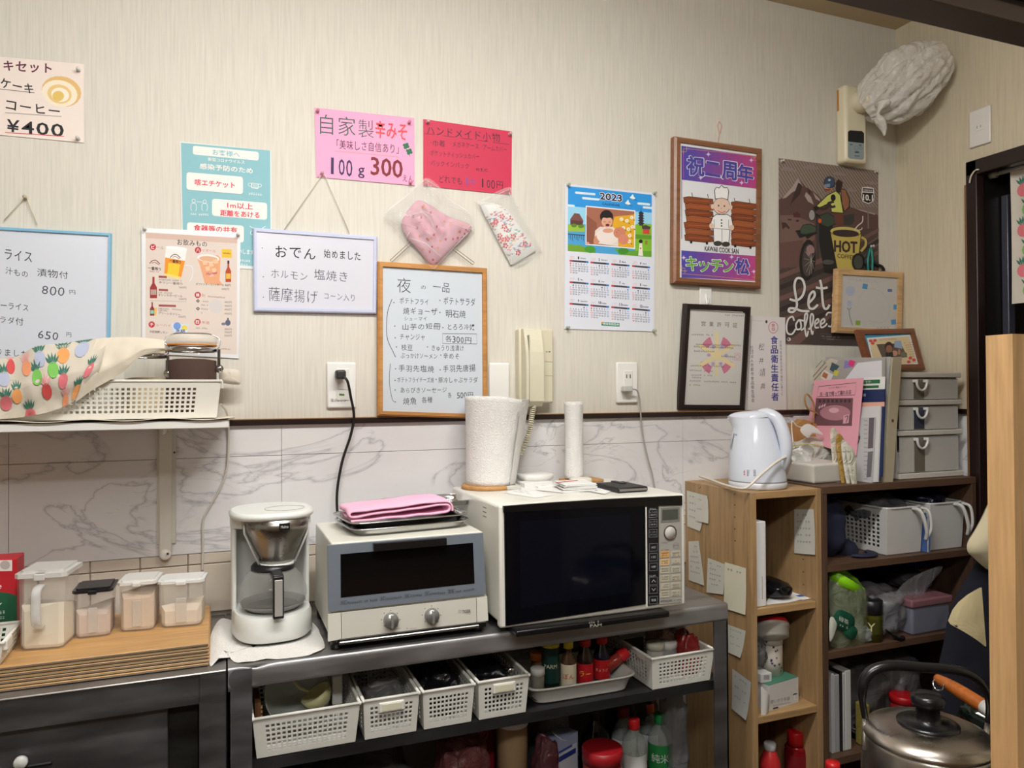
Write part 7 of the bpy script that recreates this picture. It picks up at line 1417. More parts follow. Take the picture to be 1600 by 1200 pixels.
r = thing('small_box', 'small white box with a barcode on the left of the glove box', 'box', (1.345, -0.2, GZ+0.002)); a_ = oY(1189, 1067, -0.262); b_ = oY(1206, 1051, -0.262)
MB().rbox((a_.x, -0.262, GZ+0.0016), (b_.x, -0.21, b_.z), 0.001, mt((210, 210, 208), 0.5), seg=1).build('box', r)
p = Print((0, -0.2622, 0))
for i in range(8): p.stroke([(1194+i*1.1, 1055+0.0*i), (1194+i*1.1, 1062)], 0.5, INK, False)
p.done(r)
tn = Vector((1.362, -0.20, S2+0.27)) if False else oY(1206, 984, -0.20)
r = thing('snack_tub', 'clear tub with a red and white lid hanging in a strap, middle compartment', 'tub', tn)
_t = oY(1205, 978, -0.235); T = Matrix.Translation((max(_t.x, NX0+0.066), -0.235, _t.z)) @ Matrix.Rotation(math.radians(14), 4, 'Y') @ Matrix.Rotation(math.radians(-28), 4, 'X')
MB().lathe([(0, 0.018), (0.043, 0.016), (0.046, 0.006), (0.046, 0.0)], mt((190, 26, 34), 0.35), n=32, T=T).build('red_lid', r); MB().lathe([(0.0475, 0.004), (0.0475, -0.006), (0.045, -0.007), (0.042, -0.03), (0.03, -0.035), (0, -0.036)], mt((200, 196, 186), 0.3, 0, '', 0.7), n=32, T=T).build('tub_body', r)
crumple('plastic_bag', 'clear bag stuffed under the red lidded tub', 'bag', (1.362, -0.19, GZ+0.022), 0.040, 0.05, 0.045, gryd, 44)
def curled(label, C, X, bul, name='curled_paper', col=(200, 198, 192)):
    P_ = [oY(a_, b_, X) for a_, b_ in C]; r = thing(name, label, 'paper', (P_[2]+P_[3])/2)
    def f(u, v): q = (P_[0]*(1-u)+P_[1]*u)*(1-v)+(P_[3]*(1-u)+P_[2]*u)*v; q.y -= bul*math.sin(PI*u)*(1-0.3*v); return q
    MB().grid(f, 10, 10, mt(col, 0.75)).build('sheet', r, thick=0.0003); return r
curled('white curled paper sheet at the right of the glove box', [(1252, 1060), (1276, 1070), (1270, 1098), (1250, 1106)], -0.235, 0.02)
curled('narrow bent note hanging on the right wall of the middle compartment', [(1240, 984), (1256, 1000), (1262, 1050), (1252, 1058)], -0.16, -0.01)
curled('white receipt curled at the left of the glove box', [(1189, 1072), (1203, 1088), (1200, 1112), (1189, 1118)], -0.287, 0.008)
# bottom compartment
S3 = 0.2405
bottle('red spray can with a red nozzle cap in the bottom compartment of the oak bookcase', 1244, 1141, S3, 0.0325, [(1, 0), (1, 0.70), (0.94, 0.74), (0.98, 0.75), (0.8, 0.79)], mt((150, 20, 30), 0.25, 0.3), mt((206, 24, 30), 0.35), mt((120, 26, 32), 0.35), yy=-0.22, capr=0.0235, name='spray_can', cat='spray can', lz=(0.3, 0.68))
bottle('white squeeze bottle with a translucent nozzle at the left of the bottom compartment', 1203, 1160, S3, 0.027, [(1, 0), (1, 0.72), (0.7, 0.84), (0.5, 0.9)], mt((190, 40, 44), 0.4), mt((206, 210, 212), 0.3), yy=-0.24, capr=0.016, lz=(0.3, 0.68))
curled('white folded slip right of the spray can', [(1254, 1150), (1264, 1158), (1268, 1178), (1258, 1176)], -0.20, 0.004)
# ---------------------------------------------------------------- wide bookcase
X0, X1, WZ = 1.5335, 2.130, 1.115
r = thing('wide_bookcase', 'wide dark brown bookcase packed with bags and baskets', 'bookcase', ((X0+X1)/2, -0.15, 0))
MB().rbox((X0, NY, 0), (X0+0.018, -0.004, WZ-0.0205), 0.001, brn, seg=1).build('side_panel', r); MB().rbox((X1-0.018, NY, 0), (X1, -0.004, WZ-0.0205), 0.001, brn, seg=1).build('side_panel', r)
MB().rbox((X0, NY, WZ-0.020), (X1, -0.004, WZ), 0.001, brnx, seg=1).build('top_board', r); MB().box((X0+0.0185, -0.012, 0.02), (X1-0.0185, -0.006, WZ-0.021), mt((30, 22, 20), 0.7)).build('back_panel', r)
for z in (0.900, 0.662): MB().rbox((X0+0.0185, NY+0.002, z-0.020), (X1-0.0185, -0.013, z), 0.001, brnx, seg=1).build('shelf', r)
MB().box((X0+0.0185, NY+0.002, 0.35), (X1-0.0185, -0.013, 0.37), brnx).build('shelf', r)
W1, W2, W3 = 0.9005, 0.6625, 0.3705
nav = mt((20, 26, 50), 0.85, 0, 'cloth')
crumple('cloth_bag', 'dark navy cloth bag in the upper left of the brown bookcase', 'bag', (1.625, -0.17, W1), 0.062, 0.085, 0.085, nav, 50, 0.22, 'fabric')
r = thing('cap', 'dark navy cap with a brim beside the navy bag', 'cap', (1.715, -0.24, W1)); MB().lathe([(0.034, 0.0), (0.036, 0.016), (0.026, 0.032), (0.010, 0.040), (0, 0.041)], nav, (1.715, -0.20, W1), 24).build('crown', r); MB().lathe([(0.030, 0.003), (0.058, 0.004), (0.058, 0.007), (0.030, 0.008)], mt((30, 36, 60), 0.8, 0, 'cloth'), (1.730, -0.225, W1), 24, a0=-2.6, a1=0.2).build('brim', r)
def wbask(label, xl, xr, H, hole):
    D = 0.23; W = xr-xl; r = thing('storage_basket', label, 'basket', (0, 0, 0)); wm = mt((206, 205, 202), 0.35, 0, '', 0.93); m = MB(); t = 0.93
    lo = [(-W/2*t, -D/2*t), (W/2*t, -D/2*t), (W/2*t, D/2*t), (-W/2*t, D/2*t)]; hi = [(-W/2, -D/2), (W/2, -D/2), (W/2, D/2), (-W/2, D/2)]
    for i in (1, 3): j = (i+1) % 4; perf_wall(m, [(*lo[i], .001), (*lo[j], .001), (*hi[j], H), (*hi[i], H)], 11, 8, 0.6, 0.6, wm, 0.10, (0.12, 0.14)) if hole else m.add([(*lo[i], .001), (*lo[j], .001), (*hi[j], H), (*hi[i], H)], [(0, 1, 2, 3)], wm)
    for i in (0, 2): j = (i+1) % 4; m.add([(*lo[i], .001), (*lo[j], .001), (*hi[j], H), (*hi[i], H)], [(0, 1, 2, 3)], wm)
    m.add([(*q, 0.001) for q in lo], [(0, 1, 2, 3)], wm); m.build('basket_body', r, thick=0.0016)
    R_ = MB(); R_.tube([Vector((*q, H)) for q in L3_(rr_(W/2+0.001, D/2+0.001, 8, 40))], 0.0035, wm, 6, True); R_.build('rim', r)
    MB().tube(cr([(W*0.18, -D/2-0.002, H-0.004), (W*0.20, -D/2-0.028, H-0.010), (W*0.30, -D/2-0.034, H*0.55), (W*0.36, -D/2-0.024, H*0.32)], 6), 0.0052, wm, 8).tube(cr([(W*0.42, -D/2-0.002, H-0.004), (W*0.44, -D/2-0.026, H-0.012), (W*0.46, -D/2-0.030, H*0.55), (W*0.36, -D/2-0.024, H*0.32)], 6), 0.0045, wm, 8).build('grip_handle', r)
    r.location = ((xl+xr)/2, -0.165, W1+0.0006); return r
def L3_(o2): return [(x, y) for x, y in o2]
wbask('white storage basket with grip handle and square holes, left of two', 1.792, 1.935, 0.135, True)
wbask('milky storage basket with grip handle, right of two', 1.962, 2.105, 0.138, False)
for i in range(3):
    r = thing('folded_paper', ['blue edged folded paper between the storage baskets, left', 'white folded paper between the storage baskets, middle', 'blue edged folded paper between the storage baskets, right'][i], 'paper', (1.940+i*0.006, -0.28, W1))
    MB().rbox((1.9385+i*0.0068, -0.286, W1), (1.9405+i*0.0068, -0.12, W1+0.115-i*0.012), 0.0008, mt([(70, 100, 160), (214, 216, 220), (90, 120, 176)][i], 0.5), ROT(0.03*i, 'Y', (1.94, 0, W1)), 1).build('sheets', r)
crumple('plastic_bag', 'shiny dark clear bag lying in the left storage basket', 'bag', (1.855, -0.165, W1+0.075), 0.062, 0.09, 0.045, mt((96, 98, 102), 0.12, 0, 'crinkle', 0.75), 52)
crumple('plastic_bag', 'shiny navy black bag lying in the right storage basket', 'bag', (2.03, -0.17, W1+0.075), 0.060, 0.08, 0.044, mt((26, 26, 48), 0.12, 0, 'crinkle'), 53)
# middle shelf
zb_ = thing('zip_bag', 'clear zip bag with a bright green top holding green packets', 'bag', (1.60, -0.25, W2))
OZ = [(1296, 905), (1312, 895), (1330, 903), (1352, 925), (1350, 985), (1345, 1016), (1322, 1022), (1300, 1018), (1297, 960)]
q = quilt(OZ, (1322, 962), 0.030, -0.262, mt((150, 160, 130), 0.15, 0, 'crinkle', 0.45), 8, 4, 0.008, 50, 0, 0.8); q.build('clear_pouch', zb_)
m = MB(); tp = [oY(a_, b_, y_) for a_, b_, y_ in ((1296, 893, -0.262), (1312, 896, -0.285), (1332, 907, -0.290), (1352, 922, -0.272))]; bt = [oY(a_, b_, y_) for a_, b_, y_ in ((1297, 910, -0.262), (1314, 916, -0.285), (1333, 924, -0.290), (1352, 938, -0.272))]
m.add(tp+bt, [(4+i, 5+i, 1+i, i) for i in range(3)], mt((140, 214, 30), 0.35), True); tp2 = [oY(a_, b_, y_) for a_, b_, y_ in ((1296, 893, -0.262), (1318, 888, -0.235), (1340, 905, -0.240), (1352, 922, -0.272))]; bt2 = [q_-Vector((0, 0, 0.02)) for q_ in tp2]
m.add(tp2+bt2, [(4+i, 5+i, 1+i, i) for i in range(3)], mt((120, 190, 24), 0.35), True); m.build('green_zip_band', zb_, thick=0.0012)
for i, (C, col) in enumerate((([(1310, 953), (1335, 965), (1328, 990), (1302, 975)], (20, 74, 56)), ([(1297, 965), (1308, 972), (1300, 1000), (1296, 998)], (190, 194, 180)), ([(1325, 972), (1340, 985), (1332, 1000), (1318, 990)], (24, 84, 60)))):
    quilt(C, (sum(a_ for a_, b_ in C)/4, sum(b_ for a_, b_ in C)/4), 0.006, -0.296, mt(col, 0.35), 4, i, 0.002, 50, 0, 0.6).build('tea_packet', zb_)
p = Print((0, -0.305, 0)); p.text('緑茶', 1311, 962, 1326, 969, 8, (210, 220, 200)); p.scribble(1312, 975, 1326, 981, 3, (200, 210, 190)); p.done(zb_)
c_ = oY(1361, 985, -0.25)
bottle('olive green jar with a black square lid', 1361, 936, W2, 0.030, [(1, 0), (1, 0.62), (0.98, 0.66)], mt((74, 76, 20), 0.15), mt((26, 28, 32), 0.35), mt((60, 62, 22), 0.3), yy=-0.262, capr=0.031, name='glass_jar', cat='jar', txt='Y', tcol=(206, 200, 140), lz=(0.2, 0.55))
crumple('plastic_bag', 'large clear crumpled bag in the middle of the brown bookcase', 'bag', (1.815, -0.20, W2), 0.075, 0.075, 0.065, mt((150, 150, 152), 0.15, 0, 'crinkle', 0.5), 55, 0.32)
crumple('plastic_bag', 'small clear bag with a black spoon, front of the middle shelf', 'bag', (1.735, -0.255, W2), 0.050, 0.03, 0.022, mt((186, 192, 190), 0.12, 0, 'crinkle', 0.45), 56, 0.2)
q = oY(1405, 998, -0.290); r = thing('black_spoon', 'black plastic spoon end sticking out of the small clear bag', 'spoon', q); MB().tube(cr([oY(1384, 984, -0.29), oY(1395, 993, -0.293), oY(1405, 999, -0.295), oY(1412, 996, -0.295)], 5), [0.003]*6+[0.006]*6+[0.0065, 0.007, 0.007, 0.006], BLACK, 8).build('spoon', r)
r = thing('plastic_container', 'clear plastic container with a pinkish lid on the middle shelf', 'container', (1.96, -0.2, W2))
MB().rbox((1.880, -0.285, W2), (2.035, -0.10, W2+0.080), 0.008, mt((140, 142, 158), 0.2, 0, '', 0.62)).build('box_body', r); MB().rbox((1.874, -0.290, W2+0.080), (2.041, -0.095, W2+0.104), 0.006, mt((150, 104, 112), 0.2, 0, '', 0.75)).build('lid', r)
MB().rbox((1.90, -0.265, W2+0.004), (2.02, -0.12, W2+0.06), 0.01, mt((90, 92, 112), 0.5)).build('contents', r)
quilt([(1398, 932), (1420, 905), (1468, 884), (1470, 893), (1452, 915), (1440, 935), (1420, 940)], (1430, 918), 0.006, -0.235, mt((140, 140, 142), 0.4, 0, 'crinkle'), 7, 6, 0.003, 50, 0, 0.8).build('film', thing('plastic_envelope', 'grey plastic envelope leaning over the clear bag, middle shelf', 'envelope', oY(1430, 935, -0.235)))
crumple('cloth_bag', 'dark mottled bag on the pinkish lidded container', 'bag', (1.985, -0.18, W2+0.105), 0.05, 0.05, 0.026, mt((60, 58, 60), 0.6, 0, 'mottle'), 57, 0.25)
r = thing('seasoning_pack', 'blue and yellow packet at the right back of the middle shelf', 'packet', (2.06, -0.14, W2)); MB().rbox((2.043, -0.16, W2), (2.105, -0.10, W2+0.170), 0.002, mt((30, 50, 130), 0.4), seg=1).rbox((2.042, -0.1612, W2+0.115), (2.105, -0.158, W2+0.15), 0.0005, mt((206, 190, 40), 0.4), seg=1).build('carton', r)
crumple('plastic_bag', 'grey striped bag at the back left of the middle shelf', 'bag', (1.72, -0.09, W2), 0.12, 0.05, 0.09, mt((84, 82, 84), 0.3, 0, 'mottle'), 58)
# lower part: booklets, cans and bags
BK = [(1299, 1303, 1053, (206, 206, 206)), (1303.5, 1311, 1055, (170, 172, 176)), (1313, 1316, 1050, (30, 28, 30)), (1316.5, 1320, 1052, (196, 196, 198)), (1320.5, 1329, 1048, (214, 214, 214))]
for i, (xa_, xb_, yt, col) in enumerate(BK):
    a_ = oY(xa_, yt, -0.275); b_ = oY(xb_, yt, -0.275); r = thing('booklet', ['thin white booklet, leftmost upright in the bottom of the brown bookcase', 'grey booklet second from the left in the upright row', 'black folder in the middle of the upright row of booklets', 'thin pale booklet second from the right in the upright row', 'thick white booklet, rightmost in the upright row'][i], 'booklet', (a_.x, -0.2, W3), 'upright booklets in the brown bookcase')
    MB().rbox((a_.x, -0.275, W3), (b_.x, -0.08, a_.z), 0.001, mt(col, 0.5), seg=1).build('cover', r)
    MB().box((a_.x+0.001, -0.2756, W3+0.002), (b_.x-0.001, -0.274, a_.z-0.003), mt(tuple(min(255, int(c*0.92)) for c in col), 0.7)).build('page_block', r)
bottle('black bottle with a white band right of the booklets', 1340, 1125, W3, 0.026, [(1, 0), (1, 0.84), (0.9, 0.9)], mt((16, 18, 26), 0.25), mt((30, 30, 34), 0.4), mt((190, 190, 192), 0.5), yy=-0.22, capr=0.02, lz=(0.60, 0.66))
crumple('plastic_bag', 'large clear bag behind the kettle handle, lower part of the brown bookcase', 'bag', (1.77, -0.16, W3), 0.09, 0.075, 0.100, mt((120, 120, 120), 0.2, 0, 'crinkle', 0.5), 60, 0.3)
crumple('plastic_bag', 'clear film bag of straws in the lower right of the brown bookcase', 'bag', (1.93, -0.17, W3), 0.07, 0.07, 0.105, mt((130, 128, 128), 0.2, 0, 'crinkle', 0.6), 61, 0.25)
bottle('red lidded jar seen behind the kettle knob', 1411, 1084, W3, 0.036, [(1, 0), (1, 0.80), (0.96, 0.82)], mt((150, 40, 40), 0.25), mt((170, 16, 26), 0.35), yy=-0.262, capr=0.038, name='storage_jar', cat='jar')
crumple('snack_packet', 'reddish clear packet above the black bottle', 'packet', (1.655, -0.13, W3), 0.03, 0.05, 0.125, mt((120, 60, 66), 0.2, 0, 'crinkle', 0.7), 62)
r = thing('yellow_sponge', 'yellow mesh sponge right of the black bottle', 'sponge', (1.70, -0.265, W3)); MB().rbox((1.693, -0.285, W3), (1.715, -0.25, W3+0.12), 0.005, mt((132, 120, 50), 0.8, 0, 'speck')).build('sponge', r)

# ================================================================ ON TOP OF THE BOOKCASES
KT = NZ+0.0004; kc = Vector((1.390, -0.212, KT)); KA = -math.radians(39.3)
r = thing('electric_kettle', 'glossy white electric kettle on the oak bookcase', 'kettle', (0, 0, 0)); kw = mt((214, 220, 232), 0.14)
MB().lathe([(0, 0.0), (0.074, 0.0), (0.078, 0.004), (0.078, 0.015), (0.075, 0.019)], mt((214, 216, 222), 0.25), n=44).build('power_base', r)
body = []
for j in range(25):
    t = j/24; z = 0.020+0.172*t; R = 0.0765-0.028*t**1.25+0.004*math.sin(t*PI); sp = max(0, (t-0.80)/0.20)**1.5
    ringp = []
    for i in range(44):
        g = 2*PI*i/44; rr2 = R+sp*0.022*max(0, math.cos(g-PI))**5; ringp.append((rr2*math.cos(g)-0.010*t, rr2*math.sin(g)*0.97, z+sp*0.004*max(0, math.cos(g-PI))**3))
    body.append(ringp)
m = MB(); loft(m, body, kw); bo = m.build('jug_body', r)
lidp = []
for R_, z in ((1.0, 0.1915), (0.98, 0.197), (0.9, 0.203), (0.72, 0.208), (0.4, 0.211), (0.05, 0.212)):
    lidp.append([((0.0500+0.020*max(0, math.cos(g-PI))**5)*R_*math.cos(g)-0.010, 0.0475*R_*math.sin(g), z+0.006*math.cos(g)*R_*0.6) for g in [2*PI*i/44 for i in range(44)]])
m = MB(); loft(m, lidp, kw); m.build('lid', r)
hp = cr([(0.005, -0.006, 0.203), (0.030, -0.014, 0.203), (0.054, -0.020, 0.186), (0.068, -0.024, 0.150), (0.074, -0.024, 0.108), (0.070, -0.018, 0.070), (0.055, -0.010, 0.040)], 6)
MB().tube(hp, [0.012+0.0085*math.sin(PI*min(1, (i+3)/(len(hp)+2))) for i in range(len(hp))], kw, 14, flat=0.85).build('handle', r)
MB().rbox((0.020, -0.010, 0.209), (0.048, 0.008, 0.216), 0.003, mt((190, 196, 204), 0.25), ROT(0.5, 'Y', (0.034, 0, 0.21))).build('lid_button', r)
MB().lathe([(0.0765, 0.0185), (0.0772, 0.020), (0.0765, 0.0215)], mt((150, 152, 156), 0.3), n=44).build('base_seam', r)
r.location = kc; r.rotation_euler = (0, 0, KA)
bpy.context.view_layer.update()
# prints on the jug: build in the kettle's own frame
def kpt(px, py, lift):   # surface point of the jug seen at this pixel, in kettle frame
    Ti = Matrix.Translation(kc) @ Matrix.Rotation(KA, 4, 'Z'); inv = Ti.inverted(); o = inv @ CAM; d = (inv.to_3x3() @ ray(px, py)).normalized()
    hit = kbvh.ray_cast(o, d); return None if hit[0] is None else hit[0]-d*lift
kbvh = BVHTree.FromPolygons([v.co for v in bo.data.vertices], [list(p_.vertices) for p_ in bo.data.polygons])
km = MB()
def kpoly(pts, col, lift=0.0008):
    q = [kpt(a_, b_, lift) for a_, b_ in pts]
    if all(x is not None for x in q): km.add(q, [tuple(range(len(q)))], mt(col, 0.4))
for i in range(9): t0, t1 = i/9, (i+1)/9; X_ = lambda t: 1146.5-11.5*t**1.0; Yk = lambda t: 677+47*t; kpoly([(X_(t0), Yk(t0)), (X_(t0)+1.6+2.2*t0, Yk(t0)), (X_(t1)+1.6+2.2*t1, Yk(t1)), (X_(t1), Yk(t1))], (130, 142, 152))
kpoly([(1135+2.4*math.cos(t*PI/5), 743+3*math.sin(t*PI/5)) for t in range(10)], (120, 40, 50))
for i in range(8): kpoly([(1167, 734.5+i*1.25), (1181, 734.5+i*1.25), (1181, 735.1+i*1.25), (1167, 735.1+i*1.25)], (120, 120, 130))
for i in range(3): kpoly([(1162, 735.5+i*2.6), (1164, 735.5+i*2.6), (1164, 737+i*2.6), (1162, 737+i*2.6)], (206, 50, 60))
for yk in (678, 715): kpoly([(1149 if yk < 700 else 1139.5, yk), (1151 if yk < 700 else 1141.5, yk), (1151 if yk < 700 else 1141.5, yk+2.5), (1149 if yk < 700 else 1139.5, yk+2.5)], (130, 136, 146))
km.build('gauge_and_labels', None).parent = r
r = thing('power_cord', 'white cord of the kettle curving over the oak bookcase top', 'cord', (1.40, -0.29, KT))
MB().tube(cr([oY(1093, 744, -0.03), oY(1112, 750, -0.10), oY(1130, 757, -0.19), oY(1158, 763.5, -0.290), oY(1172, 758, -0.305), oY(1190, 741, -0.306), oY(1213, 722, -0.300), oY(1229, 714, -0.285), oY(1235.5, 719, -0.262), oY(1231, 736, -0.24), oY(1222, 752, -0.20)], 7), 0.0036, mt((214, 208, 196), 0.4), 9).build('cable', r)
# tissue box
WT = WZ+0.0004
r = thing('tissue_box', 'white tissue box cover with a tissue pulled out', 'tissue box', (1.63, -0.16, WT)); tb_ = mt((206, 204, 196), 0.4)
bm = bmesh.new(); v = [bm.verts.new(q) for q in ((1.556, -0.245, WT), (1.708, -0.238, WT), (1.708, -0.09, WT), (1.556, -0.09, WT), (1.548, -0.252, WT+0.056), (1.688, -0.247, WT+0.058), (1.688, -0.085, WT+0.058), (1.548, -0.085, WT+0.058))]
v[1].co.x += 0.0; v[4].co.y += 0.0
for f in [(0, 3, 2, 1), (4, 5, 6, 7), (0, 1, 5, 4), (1, 2, 6, 5), (2, 3, 7, 6), (3, 0, 4, 7)]: bm.faces.new([v[i] for i in f])
bmesh.ops.bevel(bm, geom=list(bm.edges), offset=0.007, segments=3, profile=0.5, affect='EDGES'); bm.verts.index_update()
MB().add([q.co.copy() for q in bm.verts], [[w_.index for w_ in f.verts] for f in bm.faces], tb_).build('cover', r); bm.free()
def tis(u, v):
    w_ = 0.030*(1-v)+0.016*v+0.022*math.sin(PI*v); x = 1.598+(u-0.5)*2*w_; return Vector((x, -0.165+0.016*math.sin(u*7+v*4)+0.01*v, WT+0.054+0.045*v+0.006*math.sin(u*9)))
MB().grid(tis, 16, 12, mt((214, 214, 210), 0.8, 0, 'crinkle')).build('tissue', r, thick=0.0006)
# bag cluster behind the tissue box
bgw = mt((206, 204, 194), 0.5, 0, 'crinkle')
r = thing('plastic_bag', 'crumpled white bag with thin green lines behind the tissue box', 'bag', oY(1260, 722, -0.07))
quilt([(1214, 722), (1213, 700), (1226, 688), (1245, 690), (1262, 683), (1285, 684), (1308, 690), (1313, 700), (1312, 735), (1290, 738), (1240, 735)], (1265, 715), 0.028, -0.075, bgw, 10, 8, 0.012, 55, 0, 0.7).build('film', r)
for i, L_ in enumerate(([(1216, 695), (1235, 697), (1262, 694), (1285, 697), (1305, 704)], [(1214, 708), (1228, 706), (1240, 712)])):
    MB().tube(cr([oY(a_, b_, -0.106) for a_, b_ in L_], 5), 0.0012, mt((190, 186, 90), 0.6), 5).build('green_line', r)
kr = mt((184, 138, 84), 0.7)
r = thing('kraft_paper_bag', 'brown kraft paper bag with twisted handles behind the white bag', 'bag', oY(1262, 700, -0.05))
C = [(1226, 660), (1246, 663), (1256, 655), (1275, 662), (1301, 672), (1302, 720), (1228, 720)]; P_ = [oY(a_, b_, -0.065) for a_, b_ in C]; Q_ = [p_+Vector((0, 0.03, 0)) for p_ in P_]; n = len(C)
MB().add(P_+Q_, [tuple(range(n))]+[(i, (i+1) % n, n+(i+1) % n, n+i) for i in range(n)]+[tuple(range(n, 2*n))], kr).build('bag_body', r)
MB().tube(cr([oY(1268, 662, -0.067), oY(1272, 645, -0.067), oY(1271, 630, -0.067), oY(1262, 616, -0.067), oY(1257, 622, -0.067), oY(1262, 638, -0.067), oY(1275, 645, -0.067), oY(1286, 655, -0.067), oY(1290, 664, -0.067)], 6), 0.0028, mt((176, 132, 84), 0.6), 8).build('twisted_handle', r)
r = thing('gift_box', 'flat white box with lilac lid behind the kraft bag', 'box', oY(1276, 680, -0.03)); a_ = oY(1248, 720, -0.032); b_ = oY(1301, 649, -0.032); MB().rbox((a_.x, -0.032, WT), (b_.x, -0.008, b_.z), 0.002, mt((206, 196, 200), 0.5), seg=1).build('box', r)
r = thing('white_ribbon', 'white ribbon loop and paper tag on the white bag', 'ribbon', oY(1245, 690, -0.1))
MB().tube(cr([oY(1239, 691, -0.108), oY(1237, 670, -0.10), oY(1238, 658, -0.10), oY(1246, 666, -0.10), oY(1260, 670, -0.10), oY(1262, 680, -0.106)], 6), 0.0018, WHITE, 6).build('loop', r)
quilt([(1250, 672), (1262, 662), (1280, 672), (1285, 680), (1270, 678), (1262, 684)], (1267, 674), 0.003, -0.112, WHITE, 3, 3, 0.001, 50, 0, 0.8).build('paper_tag', r)
# papers leaning between the bag and the file holder
def leaf(name, label, C, y, mat, thick=0.0008, cat='paper', lean=0.0):
    n = Vector((-1, 0, 0.112)).normalized(); o = Vector((1.7605-0.0062*y, -0.2, WT)); r = thing(name, label, cat, (onP(C[2][0], C[2][1], o, n)+onP(C[3][0], C[3][1], o, n))/2)
    slab(C, o, n, thick, mat).build('sheet', r); return r, Print(o, n)
r, p = leaf('clear_folder', 'clear document folder holding postcards, behind the pink flyer', [(1290, 558), (1383, 559), (1378, 700), (1266, 690)], 1, mt((176, 172, 168), 0.2, 0, '', 0.8), 0.004, 'folder')
p.poly([(1270, 600), (1268, 580), (1298, 560), (1310, 563), (1282, 600)], (186, 176, 160)); p.poly([(1300, 566), (1312, 572), (1304, 582), (1296, 578)], (60, 80, 90)); p.poly([(1286, 577), (1302, 585), (1296, 600), (1282, 590)], (206, 202, 200)); p.poly([(1287, 581), (1294, 585), (1291, 592), (1284, 588)], (170, 100, 60)); p.poly([(1304, 578), (1311, 580), (1308, 588), (1302, 586)], (196, 190, 60)); p.poly([(1320, 563), (1331, 566), (1330, 574), (1318, 576)], (130, 120, 180)); p.poly([(1328, 562), (1337, 565), (1333, 574), (1325, 570)], (214, 50, 120)); p.stroke([(1269, 590), (1290, 566)], 1.2, (90, 84, 80), False); p.stroke([(1272, 594), (1292, 572)], 1.2, (90, 84, 80), False); p.stroke([(1275, 574), (1285, 563)], 0.8, (90, 84, 80), False)
p.poly([(1318, 596), (1340, 567), (1378, 563), (1378, 600)], (214, 214, 220)); p.done(r)
r, p = leaf('pink_flyer', 'pink restaurant flyer with a dark photo leaning on the folders', [(1272.5, 594.5), (1349.5, 590.5), (1338, 712), (1258, 690)], 6, mt((226, 160, 176), 0.6), 0.0008, 'flyer')
p.stroke([(1279, 604), (1338, 598), (1336, 617), (1276.5, 620)], 0.8, (60, 50, 50), False, True); p.text('カラオケ歌謡スナック', 1295, 605, 1322, 602.5, 3, (60, 50, 50)); p.text('月・桂で唄って踊れる店', 1281, 613, 1330, 609, 7, (40, 34, 36), 0.01)
p.poly([(1275, 622), (1333, 622), (1331, 665.5), (1272, 665)], (112, 74, 84)); p.disc(1305, 645, 24, 12, (176, 124, 138)); p.disc(1303, 641, 8, 4, (220, 170, 184))
for i in range(8): p.rect(1279+i*6.6, 624, 1283+i*6.6, 624, 5, (70, 44, 50)); 
for i in range(3): p.poly([(1279+i*4, 636-i*1.5), (1282+i*4, 633-i*1.5), (1282+i*4, 637-i*1.5), (1279+i*4, 639-i*1.5)], (214, 180, 190))
p.poly([(1318, 649), (1327, 647), (1326, 661), (1317, 662)], (214, 160, 172)); p.stroke([(1320, 652), (1325, 650), (1322, 660)], 1, (50, 40, 40)); p.done(r)
r, p = leaf('flyer', 'white flyer with green bars right of the pink flyer', [(1348, 590), (1383, 588.5), (1380, 700), (1342, 700)], 2, PAPER, 0.001, 'flyer'); p.rect(1346, 594, 1375, 593, 6, (40, 110, 70)); p.rect(1346, 603, 1373, 602, 4, (40, 110, 70)); p.text('です!', 1352, 595, 1361, 594.6, 4, (230, 236, 230)); p.done(r)
r, p = leaf('booklet', 'navy booklet with small white print below the green barred flyer', [(1345, 609), (1382.5, 608), (1378, 745), (1335, 745)], 3, mt((28, 44, 88), 0.5), 0.003, 'booklet'); p.rect(1345, 629, 1382, 628, 7, (226, 170, 150)); p.text('書', 1348, 615, 1353, 615, 4.5, (200, 206, 214)); p.done(r)
r, p = leaf('magazine', 'white magazine below the navy booklet beside the file holder', [(1343, 636), (1376, 634), (1371, 753), (1336, 755)], 4, mt((206, 206, 206), 0.5), 0.005, 'magazine'); p.done(r)
r, p = leaf('newspaper', 'grey printed newspaper fold standing left of the white magazine', [(1340, 653), (1367, 652), (1362, 755), (1334, 756)], 5, mt((186, 184, 186), 0.6), 0.003, 'newspaper')
for i in range(14): p.scribble(1350, 656+i*7, 1356, 656+i*7, 2.0, (90, 90, 94))
p.poly([(1358, 653), (1366, 652.5), (1364, 700), (1356, 701)], (96, 90, 96)); p.poly([(1356, 706), (1364, 705), (1361, 745), (1354, 746)], (110, 106, 112)); p.text('026', 1340, 686, 1344, 676, 10, (60, 60, 66), 0.02); p.done(r)
for i, (xx, yy_, cc2, lb) in enumerate(((1305, -0.235, (214, 206, 190), 'cream envelope standing left of the newspaper'), (1314, -0.25, (176, 140, 70), 'ochre paper bag edge between the envelopes'), (1322, -0.265, (214, 210, 200), 'white envelope with frayed edge before the newspaper'), (1330, -0.28, (206, 206, 190), 'crumpled pale wrapper in front of the newspaper'))):
    C = [(xx-8, 676+i*8), (xx+5, 679+i*9), (xx+9, 752+i), (xx+1, 757)]; quilt(C, (xx+1, 718+i*3), 0.003, yy_, mt(cc2, 0.65, 0, 'crinkle'), 5, i*3, 0.004, 60, 0, 0.8).build('paper', thing('envelope', lb, 'envelope', oY(xx+5, 752, yy_)))
